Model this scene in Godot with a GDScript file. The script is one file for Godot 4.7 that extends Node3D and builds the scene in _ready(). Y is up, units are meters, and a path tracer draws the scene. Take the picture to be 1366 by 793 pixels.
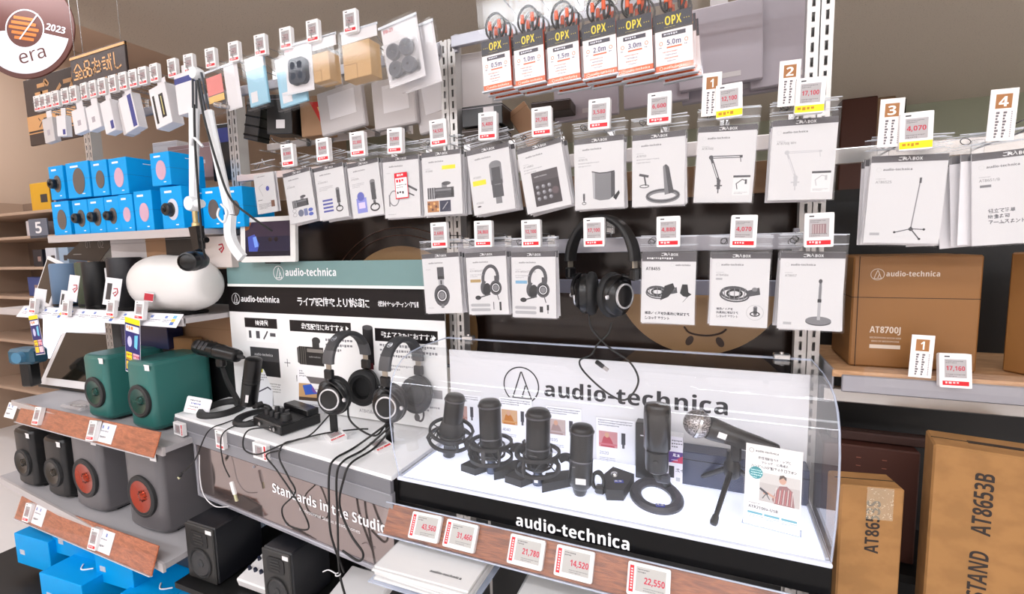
extends Node3D
# A microphone display in an electronics shop. Metres, y up, floor at y = 0; the shelving uprights stand at z = 0 and the camera 1.2 m in front of them.

func _ready() -> void:
	rng.seed = 7
	# camera
	var cam := Camera3D.new()
	cam.name = "camera"
	add_child(cam)
	cam.transform = Transform3D(Basis(Vector3(0.9202989, -0.0225252, -0.39056696), Vector3(-0.01939091, 0.99448754, -0.10304626), Vector3(0.39073511, 0.10240681, 0.914789)), Vector3(0, 1.5, 1.2))
	cam.fov = 63.98331
	cam.near = 0.02
	cam.far = 60.0
	# environment
	var we := WorldEnvironment.new()
	we.name = "environment"
	var env := Environment.new()
	env.background_mode = Environment.BG_COLOR
	env.background_color = Color(0.6, 0.6, 0.6)
	env.tonemap_mode = Environment.TONE_MAPPER_LINEAR
	env.tonemap_exposure = 1.07
	env.sdfgi_enabled = true
	env.ssao_enabled = true
	env.ssil_enabled = true
	we.environment = env
	add_child(we)
	# fluorescent ceiling panels: a glowing diffuser and an area light of its size each
	var cols := ["leftmost", "second from the left", "middle one", "second from the right", "rightmost"]
	for row in [[1.9, 1.05, "nearer row over the aisle"], [3.5, 3.5, "farther row behind the camera"]]:
		for i in 5:
			ceiling_light(Vector3(-2.9 + 1.6 * i, 2.96, row[0]), row[1], "%s of the %s" % [cols[i], row[2]])
	for i in 3:
		ceiling_light(Vector3(-3.0 + 3.0 * i, 2.96, -0.15), 0.9, ["left", "middle", "right"][i] + " one right above the shelving")
	for i in 2:
		ceiling_light(Vector3(4.6, 2.96, -2.4 - 1.8 * i), 1.75, ["nearer", "farther"][i] + " one far right behind the shelving")
	for i in 3:
		ceiling_light(Vector3(-5.1, 3.56, -0.5 + 1.5 * i), 2.2, ["farthest", "middle", "nearest"][i] + " one under the raised left ceiling")
	build_room()
	build_shelving()
	build_cabinet()
	build_counter()
	build_left_shelves()
	build_right_bay()
	build_cards()
	build_upper_goods()
	build_desk_mics()
	build_cabinet_mics()
	build_headphones()
	build_speakers()
	build_left_goods()
	build_price_tags()
	build_boom_arm()
	build_far_shop()
# ---------------------------------------------------------------- scene helpers
var taken := {}
var mats := {}
var rng := RandomNumberGenerator.new()

func numbered(called: String) -> String:
	var n: int = taken.get(called, 0)
	taken[called] = n + 1
	return called if n == 0 else "%s_%03d" % [called, n]

func thing(called: String, label: String, category: String, at := Vector3.ZERO, group := "", turn := Basis()) -> Node3D:
	var o := Node3D.new()
	o.name = numbered(called)
	add_child(o)
	o.transform = Transform3D(turn, at)
	return tag(o, label, category, group)

func tag(o, label: String, category: String, group := ""):
	o.set_meta("label", label)
	o.set_meta("category", category)
	if group != "":
		o.set_meta("group", group)
	return o

func obj(called: String, mesh: Mesh, m: Material, parent: Node = null, at := Vector3.ZERO, turn := Basis()) -> MeshInstance3D:
	var o := MeshInstance3D.new()
	o.mesh = mesh
	o.material_override = m
	o.transform = Transform3D(turn, at)
	if parent == null:
		o.name = numbered(called)
		add_child(o)
	else:
		o.name = called
		parent.add_child(o, true)
	return o

func struct(called: String, mesh: Mesh, m: Material, at := Vector3.ZERO, turn := Basis()) -> MeshInstance3D:
	var o := obj(called, mesh, m, null, at, turn)
	o.set_meta("kind", "structure")
	return o

func copy(o: Node3D, at: Vector3, turn := Basis(), label := "", group := "") -> Node3D:
	var c: Node3D = o.duplicate()
	c.name = numbered(String(o.name).rstrip("0123456789").rstrip("_"))
	add_child(c)
	c.transform = Transform3D(turn, at)
	if label != "":
		c.set_meta("label", label)
	if group != "":
		c.set_meta("group", group)
	return c

func rot(x := 0.0, y := 0.0, z := 0.0) -> Basis:
	return Basis.from_euler(Vector3(deg_to_rad(x), deg_to_rad(y), deg_to_rad(z)))

# basis whose y axis points along d
func along(d: Vector3, side := Vector3(0, 0, 1)) -> Basis:
	var y := d.normalized()
	var x := y.cross(side)
	if x.length() < 0.01:
		x = y.cross(Vector3(1, 0, 0))
	x = x.normalized()
	return Basis(x, y, x.cross(y))

func mat(called: String, c: Color, rough := 0.6, metal := 0.0, spec := 0.5) -> StandardMaterial3D:
	if mats.has(called):
		return mats[called]
	var m := StandardMaterial3D.new()
	m.resource_name = called
	m.albedo_color = c
	m.roughness = rough
	m.metallic = metal
	m.metallic_specular = spec
	mats[called] = m
	return m

func clear_mat(called: String, c: Color, alpha := 0.06, rough := 0.05, spec := 0.5) -> StandardMaterial3D:
	var m := mat(called, Color(c.r, c.g, c.b, alpha), rough, 0.0, spec)
	m.transparency = BaseMaterial3D.TRANSPARENCY_ALPHA
	m.cull_mode = BaseMaterial3D.CULL_DISABLED
	return m

func noise_tex(freq: float, ramp: Gradient, size := 256, oct := 4, seed_ := 1, kind := FastNoiseLite.TYPE_SIMPLEX_SMOOTH) -> NoiseTexture2D:
	var n := FastNoiseLite.new()
	n.noise_type = kind
	n.frequency = freq
	n.fractal_octaves = oct
	n.seed = seed_
	var t := NoiseTexture2D.new()
	t.width = size
	t.height = size
	t.seamless = true
	t.noise = n
	if ramp:
		t.color_ramp = ramp
	return t

func ramp(stops: Array) -> Gradient:
	var g := Gradient.new()
	var off := PackedFloat32Array()
	var col := PackedColorArray()
	for s in stops:
		off.append(s[0])
		col.append(s[1])
	g.offsets = off
	g.colors = col
	return g

# ---------------------------------------------------------------- mesh builder
class MB:
	var v := PackedVector3Array()
	var n := PackedVector3Array()
	var u := PackedVector2Array()
	var ix := PackedInt32Array()
	var t := Transform3D()

	func at(p: Vector3, b := Basis()) -> MB:
		t = Transform3D(b, p)
		return self

	func vert(p: Vector3, nn: Vector3, uv := Vector2.ZERO) -> int:
		v.append(t * p)
		n.append((t.basis * nn).normalized())
		u.append(uv)
		return v.size() - 1

	func tri(a: int, b: int, c: int) -> void:
		var g := (v[c] - v[a]).cross(v[b] - v[a])
		if g.dot(n[a] + n[b] + n[c]) < 0:
			ix.append_array(PackedInt32Array([a, c, b]))
		else:
			ix.append_array(PackedInt32Array([a, b, c]))

	func flat(p: Array, nn := Vector3.ZERO, uvs := []) -> MB:
		var f := nn
		if f == Vector3.ZERO:
			f = (p[2] - p[0]).cross(p[1] - p[0]).normalized()
		var first := v.size()
		for i in p.size():
			vert(p[i], f, uvs[i] if uvs.size() else Vector2.ZERO)
		for i in range(1, p.size() - 1):
			tri(first, first + i, first + i + 1)
		return self

	# a print or a pane: centred in the xy plane and facing +z
	func quad(w: float, h: float, uv := Rect2(0, 0, 1, 1), z := 0.0) -> MB:
		var a := uv.position
		var b := uv.end
		return flat([Vector3(-w / 2, h / 2, z), Vector3(w / 2, h / 2, z), Vector3(w / 2, -h / 2, z), Vector3(-w / 2, -h / 2, z)], Vector3(0, 0, 1), [a, Vector2(b.x, a.y), b, Vector2(a.x, b.y)])

	func box(size: Vector3, c := Vector3.ZERO, bevel := 0.0) -> MB:
		var h := size / 2
		var e := minf(bevel, minf(h.x, minf(h.y, h.z)) * 0.95)
		var ax := [Vector3(1, 0, 0), Vector3(0, 1, 0), Vector3(0, 0, 1)]
		for k in 3:
			var a: Vector3 = ax[k]
			var b: Vector3 = ax[(k + 1) % 3]
			var d: Vector3 = ax[(k + 2) % 3]
			var ha: float = h[k]
			var hb: float = h[(k + 1) % 3] - e
			var hd: float = h[(k + 2) % 3] - e
			for s in [-1.0, 1.0]:
				flat([c + a * ha * s - b * hb - d * hd, c + a * ha * s + b * hb - d * hd, c + a * ha * s + b * hb + d * hd, c + a * ha * s - b * hb + d * hd], a * s, [Vector2(0, 0), Vector2(1, 0), Vector2(1, 1), Vector2(0, 1)])
			if e > 0:
				# the edges along axis a
				var la: float = h[k] - e
				for s in [-1.0, 1.0]:
					for q in [-1.0, 1.0]:
						var p1: Vector3 = c + b * (h[(k + 1) % 3]) * s + d * hd * q
						var p2: Vector3 = c + b * hb * s + d * (h[(k + 2) % 3]) * q
						flat([p1 - a * la, p1 + a * la, p2 + a * la, p2 - a * la], (b * s + d * q).normalized())
		if e > 0:
			for sx in [-1.0, 1.0]:
				for sy in [-1.0, 1.0]:
					for sz in [-1.0, 1.0]:
						var s := Vector3(sx, sy, sz)
						flat([c + s * Vector3(h.x, h.y - e, h.z - e), c + s * Vector3(h.x - e, h.y, h.z - e), c + s * Vector3(h.x - e, h.y - e, h.z)], s.normalized())
		return self

	# profile of (radius, y); smooth where it bends by less than about 40 degrees
	func lathe(p: Array, segs := 24, sx := 1.0, sz := 1.0) -> MB:
		var nn := []
		for i in p.size() - 1:
			var d: Vector2 = p[i + 1] - p[i]
			nn.append(Vector2(d.y, -d.x).normalized())
		for i in p.size() - 1:
			if (p[i + 1] - p[i]).length() < 1e-7:
				continue
			var na: Vector2 = nn[i]
			var nb: Vector2 = nn[i]
			if i > 0 and nn[i - 1].dot(nn[i]) > 0.76:
				na = (nn[i - 1] + nn[i]).normalized()
			if i < p.size() - 2 and nn[i + 1].dot(nn[i]) > 0.76:
				nb = (nn[i + 1] + nn[i]).normalized()
			var first := v.size()
			for k in segs + 1:
				var a := TAU * k / segs
				var ca := cos(a) * sx
				var sa := sin(a) * sz
				vert(Vector3(p[i].x * ca, p[i].y, p[i].x * sa), Vector3(na.x * cos(a), na.y, na.x * sin(a)), Vector2(float(k) / segs, float(i) / p.size()))
				vert(Vector3(p[i + 1].x * ca, p[i + 1].y, p[i + 1].x * sa), Vector3(nb.x * cos(a), nb.y, nb.x * sin(a)), Vector2(float(k) / segs, float(i + 1) / p.size()))
			for k in segs:
				var q := first + k * 2
				if p[i].x > 1e-6:
					tri(q, q + 1, q + 2)
				if p[i + 1].x > 1e-6:
					tri(q + 2, q + 1, q + 3)
		return self

	# cross-section swept along a path; r may taper to r2; section: list of Vector2, or empty for round
	func tube(path: Array, r: float, segs := 8, r2 := -1.0, section := [], closed := false, hint := Vector3.ZERO) -> MB:
		if r2 < 0:
			r2 = r
		var pts := section
		var round_ := pts.size() == 0
		if round_:
			for k in segs:
				pts = pts + [Vector2(cos(TAU * k / segs), sin(TAU * k / segs))]
		var m := path.size()
		var tang := []
		for i in m:
			var a: Vector3 = path[(i - 1 + m) % m] if closed else path[maxi(i - 1, 0)]
			var b: Vector3 = path[(i + 1) % m] if closed else path[mini(i + 1, m - 1)]
			tang.append((b - a).normalized())
		var side := hint
		if side == Vector3.ZERO:
			side = Vector3(0, 1, 0) if absf(tang[0].y) < 0.9 else Vector3(1, 0, 0)
		var rings := []
		for i in m + (1 if closed else 0):
			var tg: Vector3 = tang[i % m]
			side = (side - tg * side.dot(tg))
			side = side.normalized() if side.length() > 1e-5 else tg.cross(Vector3(0.3, 0.5, 0.8)).normalized()
			var o := side.cross(tg)
			rings.append([path[i % m], side.normalized(), o])
		if closed and hint == Vector3.ZERO:
			rings[m] = rings[0]
		var cnt := pts.size()
		for k in cnt:
			var p0: Vector2 = pts[k]
			var p1: Vector2 = pts[(k + 1) % cnt]
			var e := Vector2(p1.y - p0.y, p0.x - p1.x).normalized()
			if e.dot(p0 + p1) < 0:
				e = -e
			var n0 := p0.normalized() if round_ else e
			var n1 := p1.normalized() if round_ else e
			var first := v.size()
			for i in rings.size():
				var rr := lerpf(r, r2, float(i) / maxi(1, rings.size() - 1))
				var g: Array = rings[i]
				vert(g[0] + (g[1] * p0.x + g[2] * p0.y) * rr, g[1] * n0.x + g[2] * n0.y, Vector2(float(k) / cnt, i))
				vert(g[0] + (g[1] * p1.x + g[2] * p1.y) * rr, g[1] * n1.x + g[2] * n1.y, Vector2(float(k + 1) / cnt, i))
			for i in rings.size() - 1:
				var q := first + i * 2
				tri(q, q + 1, q + 2)
				tri(q + 2, q + 1, q + 3)
		if not closed:
			for end in [0, rings.size() - 1]:
				var g: Array = rings[end]
				var nn: Vector3 = tang[end] * (-1.0 if end == 0 else 1.0)
				var rr := r if end == 0 else r2
				var poly := []
				for q in pts:
					poly.append(g[0] + (g[1] * q.x + g[2] * q.y) * rr)
				flat(poly, nn)
		return self

	# outline in the xy plane given depth along z (front at z = 0, back at -depth)
	func prism(poly: PackedVector2Array, depth: float, front := true, back := true, smooth := false) -> MB:
		var id := Geometry2D.triangulate_polygon(poly)
		for side in 2:
			if (side == 0 and not front) or (side == 1 and not back):
				continue
			var first := v.size()
			for q in poly:
				vert(Vector3(q.x, q.y, -depth * side), Vector3(0, 0, 1 - 2 * side), q)
			for k in range(0, id.size(), 3):
				tri(first + id[k], first + id[k + 1], first + id[k + 2])
		if depth > 0:
			var cw := 1.0 if Geometry2D.is_polygon_clockwise(poly) else -1.0
			var m := poly.size()
			for k in m:
				var a := poly[k]
				var b := poly[(k + 1) % m]
				var d := b - a
				var e := Vector2(-d.y, d.x).normalized() * cw
				var ea := e
				var eb := e
				if smooth:
					var p := a - poly[(k + m - 1) % m]
					var q := poly[(k + 2) % m] - b
					ea = (Vector2(-p.y, p.x).normalized() * cw + e).normalized()
					eb = (Vector2(-q.y, q.x).normalized() * cw + e).normalized()
				var f := v.size()
				vert(Vector3(a.x, a.y, 0), Vector3(ea.x, ea.y, 0))
				vert(Vector3(b.x, b.y, 0), Vector3(eb.x, eb.y, 0))
				vert(Vector3(b.x, b.y, -depth), Vector3(eb.x, eb.y, 0))
				vert(Vector3(a.x, a.y, -depth), Vector3(ea.x, ea.y, 0))
				tri(f, f + 1, f + 2)
				tri(f, f + 2, f + 3)
		return self

	func done() -> ArrayMesh:
		var a := []
		a.resize(Mesh.ARRAY_MAX)
		a[Mesh.ARRAY_VERTEX] = v
		a[Mesh.ARRAY_NORMAL] = n
		a[Mesh.ARRAY_TEX_UV] = u
		a[Mesh.ARRAY_INDEX] = ix
		var m := ArrayMesh.new()
		m.add_surface_from_arrays(Mesh.PRIMITIVE_TRIANGLES, a)
		return m

func mb() -> MB:
	return MB.new()

func bx(size: Vector3, bevel := 0.0, c := Vector3.ZERO) -> ArrayMesh:
	return mb().box(size, c, bevel).done()

func pane(w: float, h: float, uv := Rect2(0, 0, 1, 1)) -> ArrayMesh:
	return mb().quad(w, h, uv).done()

func round_rect(w: float, h: float, r: float, k := 5) -> PackedVector2Array:
	var o := PackedVector2Array()
	for c in 4:
		var cx: float = (w / 2 - r) * (1 if c in [0, 3] else -1)
		var cy: float = (h / 2 - r) * (1 if c in [0, 1] else -1)
		for i in k + 1:
			var a := PI / 2 * (c + float(i) / k)
			o.append(Vector2(cx + r * cos(a), cy + r * sin(a)))
	return o

# a smooth path through the points
func curve(p: Array, k := 6) -> Array:
	var o := []
	for i in p.size() - 1:
		var a: Vector3 = p[maxi(i - 1, 0)]
		var b: Vector3 = p[i]
		var c: Vector3 = p[i + 1]
		var d: Vector3 = p[mini(i + 2, p.size() - 1)]
		for j in k:
			o.append(b.cubic_interpolate(c, a, d, float(j) / k))
	o.append(p[-1])
	return o

func circle_path(r: float, k := 32, sx := 1.0, sz := 1.0) -> Array:
	var o := []
	for i in k:
		o.append(Vector3(r * cos(TAU * i / k) * sx, 0, r * sin(TAU * i / k) * sz))
	return o

# ---------------------------------------------------------------- lettering
var fonts := {}
func font(bold: bool) -> SystemFont:
	if not fonts.has(bold):
		var f := SystemFont.new()
		f.font_names = PackedStringArray(["Droid Sans"])
		f.font_weight = 700 if bold else 400
		fonts[bold] = f
	return fonts[bold]

var text_cache := {}
func text_mesh(s: String, bold := true) -> TextMesh:
	var key := s + str(bold)
	if not text_cache.has(key):
		var t := TextMesh.new()
		t.font = font(bold)
		t.text = s
		t.font_size = 48
		t.pixel_size = 1.0 / (48 * 0.714)
		t.depth = 0.0
		t.curve_step = 4.0
		text_cache[key] = t
	return text_cache[key]

# triangles of a line of text with capitals 1 high, from x = 0 on the base line
func text_tris(s: String, bold := true) -> Array:
	var key := s + str(bold) + "#"
	if not text_cache.has(key):
		var a := text_mesh(s, bold).get_mesh_arrays()
		var p: PackedVector3Array = a[Mesh.ARRAY_VERTEX]
		var id: PackedInt32Array = a[Mesh.ARRAY_INDEX] if a[Mesh.ARRAY_INDEX] != null else PackedInt32Array(range(p.size()))
		var nn: PackedVector3Array = a[Mesh.ARRAY_NORMAL]
		var o := PackedVector2Array()
		var lo := 1e9
		var hi := -1e9
		for i in p:
			lo = minf(lo, i.x)
			hi = maxf(hi, i.x)
		for i in id:
			if nn[i].z > 0.5:
				o.append(Vector2(p[i].x - lo, p[i].y))
		text_cache[key] = [o, hi - lo]
	return text_cache[key]

# a flat printed line as geometry: capitals h high, w wide in all (0 = natural), left at x = 0, base line near y = 0
func lettering(s: String, h: float, w := 0.0, bold := true, centre := false) -> ArrayMesh:
	var t: Array = text_tris(s, bold)
	var kx: float = w / t[1] if w > 0 else h
	var m := mb()
	var low := 1e9
	for q in t[0]:
		low = minf(low, q.y)
	if not ("," in s or "j" in s or "p" in s or "g" in s or "y" in s):
		pass
	else:
		low = 0.0 if low > -0.05 else low + 0.22
	var dx: float = -t[1] * kx / 2 if centre else 0.0
	for i in range(0, t[0].size(), 3):
		var tri := []
		for j in 3:
			var q: Vector2 = t[0][i + j]
			tri.append(Vector3(q.x * kx + dx, (q.y - low) * h, 0))
		m.flat(tri, Vector3(0, 0, 1))
	return m.done()

# strokes of the few Japanese characters that can be read, on a grid of ten by ten
var glyphs := {
	"ラ": "2171 14847759", "イ": "714415 5359", "ブ": "0272665439 7182 8192", "配": "0141 0343490903 1115 3135 0646 519194 9454 545899",
	"信": "3014 2329 6061 4292 5484 5686 5888895958", "を": "1282 4124165455 5559 8345484989", "よ": "5058 58181929 5868 5383 5889", "り": "212637 71757849",
	"快": "2029 0214 3243 428285 3595 60653949 6599", "適": "0112 04141708 179999 6061 4191 4347 438387 5585 5257 5777", "に": "1119 4282 46487989",
	"機": "2029 0343 2507 4242 5057 4494 7075 6899 5939 8191", "材": "2029 0343 2507 2545 7079 5393 7257", "セ": "044483 83 3138898 3889", "ッ": "1426 4346 847639",
	"テ": "2171 0494 544739", "ィ": "734515 5559", "ン": "1133 196583", "グ": "301416 216149 7182 8192", "別": "0141444004 0444 2429 4449 7077 909989",
	"全": "500414 5095 2575 2777 5559 0999", "品": "2070742420 05454909 05 0509 5595995955", "お": "0252 30371817154574868848 7284", "試": "1131 0343 1535 1737 39 4393 7099 5474 6468 4878 9091",
	"し": "2027396988", "で": "01914548 486989 6475 8494", "き": "1282 1484 306667 2628598 2859 5989", "ま": "1181 1484 5058391826588 5889", "す": "0292 50564636455539 5559",
	"デ": "2161 0484 444629 7081 8091", "オ": "0292 6069 621 6218", "プ": "0272665439 8090919281", "ス": "11717108 5489", "ピ": "202838898 2474 8090919281", "・": "44555444",
	"見": "2070762620 2272 2474 3608 565898", "本": "0292 5059 523708 528 5298 3777", "ご": "2171 18288939 182 7081 8091", "購": "00303606 00 0232 0434 1709 2739 4292 5060 4494 5599 4696", "入": "305099 5309",
	"ハ": "312809 6199", "ド": "2029 2465 6172 8191", "ヘ": "053398", "ル": "313708 616894", "型": "0131 0343 1116 3138 5055 808676 1888 5709 0999", "マ": "118155 3466",
	"ク": "301416 216139", "ロ": "1181891911", "フ": "11817639", "ォ": "1393 6169 6319", "ホ": "0292 5059 2708 7799", "め": "3158 723819165578 4979", "み": "21613818166799 8259", "た": "0252 3119 4484 486989", "こ": "2171 1628798", "つ": "0362848639", "て": "0191455789",
	"動": "2050 0353 2029 0747 5293 6059 939888", "画": "0191 1313 3272777232 5077 1399 1989", "効": "0252 1006 4056 1648 5709 5393 938989", "果": "2070742420 2272 5059 0696 5609 5699", "歌": "0040 0545 0205 3234 39 6062 6192 5282 7277 7459 7599", "接": "1019 0333 0536 6061 4292 5363 4494 6057 5699 8558 3696", "続": "2023 0346 2529 5091 4292 5383 4595 6568 8589", "例": "2029 0305 3070 3244 5277 36 5477 7276 9099", "最": "2070742420 2272 0595 1519 1747 5585 5599 8559", "楽": "3060643430 3262 5052 0696 5559 4619 6699", "制": "2027 0343 0646 1131 6066 9099", "作": "2014 0919 3050 5092 5059 5484 5787", "吸": "0131360601 4181 5138 6149 7493 5599", "収": "1016 2029 0747 5191 9149 5499", "振": "1019 0333 0536 4191 4149 5383 5585 6569 7599", "組": "2023 0346 2529 5080898 5050 5383 5686 4999", "立": "5052 1292 3447 7567 0999", "簡": "2011 1141 6051 5181 1919 1585 3564 3868", "単": "2021 5051 8071 2282862622 2484 0797 5259", "折": "1019 0333 0536 5053 5349 5393 7379", "曲": "1282898 1212 19 4049 6069 1989 1585", "可": "0191 8188 7868 2454572724", "的": "2011 1242481812 1545 6052 5393 9389 8979 6576", "ア": "118165 545349", "ム": "414808 0888 6599", "ー": "0595", "ョ": "227279 2575 2979", "ト": "3039 3476", "ウ": "5052 122414 1282 8249", "ノ": "7108", "ズ": "11617108 4477 7182 8192", "シ": "1131 0424 097985", "る": "217113656889 6858", "さ": "1282 5167 2628598 9", "レ": "202984", "音": "5051 2282 3144 7164 0494 2777792927"}

func strokes(ch: String) -> Array:
	var o := []
	for part in String(glyphs.get(ch, "2272 5029 1787")).split(" "):
		var line := PackedVector2Array()
		for i in range(0, part.length() - 1, 2):
			line.append(Vector2(part[i].to_int() + 0.5, part[i + 1].to_int() + 0.5) / 10.0)
		if line.size() > 1:
			o.append(line)
	return o

# a line of Japanese as flat strokes, h high, from x = 0
func kana(s: String, h: float, weight := 0.1, step := 1.02, centre := false) -> ArrayMesh:
	var m := mb()
	var x := -h * step * s.length() / 2 if centre else 0.0
	for ch in s:
		for l in strokes(ch):
			for i in l.size() - 1:
				var a := Vector2(l[i].x, 1 - l[i].y)
				var b := Vector2(l[i + 1].x, 1 - l[i + 1].y)
				var d := (b - a).normalized() * weight * 0.5
				if d == Vector2.ZERO:
					d = Vector2(weight * 0.5, 0)
				var e := Vector2(-d.y, d.x)
				var q := []
				for c in [a - d + e, b + d + e, b + d - e, a - d - e]:
					q.append(Vector3(x + c.x * h, c.y * h, 0))
				m.flat(q, Vector3(0, 0, 1))
		x += h * step
	return m.done()

# ---------------------------------------------------------------- printing
class Sheet:
	var im: Image
	var k: float       # pixels per unit
	var host
	func _init(w: float, h: float, px: float, ground: Color, host_) -> void:
		k = px * 2
		host = host_
		im = Image.create_empty(int(round(w * px)) * 2, int(round(h * px)) * 2, false, Image.FORMAT_RGBA8)
		im.fill(ground)

	func rect(x: float, y: float, w: float, h: float, c: Color) -> void:
		im.fill_rect(Rect2i(Vector2i(roundi(x * k), roundi(y * k)), Vector2i(maxi(1, roundi(w * k)), maxi(1, roundi(h * k)))), c)

	func poly(p: Array, c: Color) -> void:
		var top := 1e9
		var low := -1e9
		for q in p:
			top = minf(top, q.y * k)
			low = maxf(low, q.y * k)
		var m := p.size()
		for y in range(maxi(0, ceili(top - 0.5)), mini(im.get_height(), floori(low + 0.5) + 1)):
			var yy := y + 0.5
			var xs := []
			for i in m:
				var a: Vector2 = p[i] * k
				var b: Vector2 = p[(i + 1) % m] * k
				if (a.y <= yy) != (b.y <= yy):
					xs.append(a.x + (yy - a.y) / (b.y - a.y) * (b.x - a.x))
			xs.sort()
			for i in range(0, xs.size() - 1, 2):
				var x0 := roundi(xs[i])
				var x1 := roundi(xs[i + 1])
				if x1 > x0:
					im.fill_rect(Rect2i(x0, y, x1 - x0, 1), c)

	func line(pts: Array, w: float, c: Color) -> void:
		for i in pts.size() - 1:
			var a: Vector2 = pts[i]
			var b: Vector2 = pts[i + 1]
			var d := (b - a).normalized() * w / 2
			if d == Vector2.ZERO:
				d = Vector2(w / 2, 0)
			var e := Vector2(-d.y, d.x)
			poly([a - d * 0.6 + e, b + d * 0.6 + e, b + d * 0.6 - e, a - d * 0.6 - e], c)

	func oval(x: float, y: float, rx: float, ry: float, c: Color, turn := 0.0) -> void:
		poly(ring_pts(x, y, rx, ry, turn), c)

	func ring_pts(x: float, y: float, rx: float, ry: float, turn := 0.0) -> Array:
		var p := []
		for i in 28:
			p.append(Vector2(x, y) + Vector2(rx * cos(TAU * i / 28), ry * sin(TAU * i / 28)).rotated(turn))
		return p

	func ring(x: float, y: float, rx: float, ry: float, w: float, c: Color, turn := 0.0) -> void:
		var p := ring_pts(x, y, rx, ry, turn)
		p.append(p[0])
		line(p, w, c)

	# s with capitals h high, base line at y; anchor 0 left, 0.5 middle, 1 right; w forces the width
	func text(s: String, x: float, y: float, h: float, c: Color, anchor := 0.0, bold := true, w := 0.0) -> void:
		var t: Array = host.text_tris(s, bold)
		var kx: float = w / t[1] if w > 0 else h
		var x0: float = x - t[1] * kx * anchor
		var low := 0.0
		for q in t[0]:
			low = minf(low, q.y)
		var base := 1e9
		for q in t[0]:
			base = minf(base, q.y)
		for i in range(0, t[0].size(), 3):
			var tri := []
			for j in 3:
				var q: Vector2 = t[0][i + j]
				tri.append(Vector2(x0 + q.x * kx, y - (q.y - base) * h))
			poly(tri, c)

	func jp(s: String, x: float, y: float, h: float, c: Color, weight := 0.12, step := 1.02) -> void:
		for ch in s:
			for l in host.strokes(ch):
				var pts := []
				for q in l:
					pts.append(Vector2(x + q.x * h, y + q.y * h))
				line(pts, weight * h, c)
			x += h * step

	# small print that the photograph does not let one read: broken dashes
	func small_print(x: float, y: float, w: float, lines: int, h: float, c: Color, gap := 1.8) -> void:
		for i in lines:
			var xx := x
			var e: float = x + w * (1.0 if i < lines - 1 else 0.6)
			while xx < e:
				var d: float = h * host.rng.randf_range(0.5, 1.1)
				rect(xx, y + i * h * gap, d, h * host.rng.randf_range(0.55, 1.0), c)
				xx += d + h * 0.35

	func tex() -> ImageTexture:
		im.resize(im.get_width() / 2, im.get_height() / 2, Image.INTERPOLATE_TRILINEAR if false else Image.INTERPOLATE_BILINEAR)
		return ImageTexture.create_from_image(im)

func sheet(w: float, h: float, px: float, ground := Color.WHITE) -> Sheet:
	return Sheet.new(w, h, px, ground, self)

func print_mat(called: String, t: Texture2D, rough := 0.5, spec := 0.4) -> StandardMaterial3D:
	var m := mat(called, Color.WHITE, rough, 0.0, spec)
	m.albedo_texture = t
	return m
# ---------------------------------------------------------------- the shop itself
func ceiling_light(p: Vector3, energy: float, place: String) -> void:
	var size := Vector2(1.25, 0.3)
	var t := thing("ceiling_light", "fluorescent ceiling panel, " + place, "ceiling light", p, "fluorescent panels on the ceiling")
	obj("housing", mb().box(Vector3(size.x + 0.06, 0.05, size.y + 0.06), Vector3(0, 0.02, 0), 0.01).done(), mat("lamp_housing", Color(0.85, 0.85, 0.84), 0.5), t)
	var g := mat("lamp_glow", Color(0.95, 0.95, 0.95), 0.6)
	g.emission_enabled = true
	g.emission = Color(1, 0.98, 0.95)
	g.emission_energy_multiplier = 2.0
	obj("diffuser", mb().box(Vector3(size.x, 0.01, size.y), Vector3(0, -0.008, 0), 0.002).done(), g, t)
	var l := AreaLight3D.new()
	l.name = "light"
	t.add_child(l, true)
	l.position = Vector3(0, -0.03, 0)
	l.rotation_degrees = Vector3(-90, 0, 0)
	l.area_size = size
	l.light_color = Color(0.955, 0.97, 1.0)
	l.light_energy = energy
	l.area_range = 14.0
	l.area_attenuation = 2.0
	l.shadow_enabled = true

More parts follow.
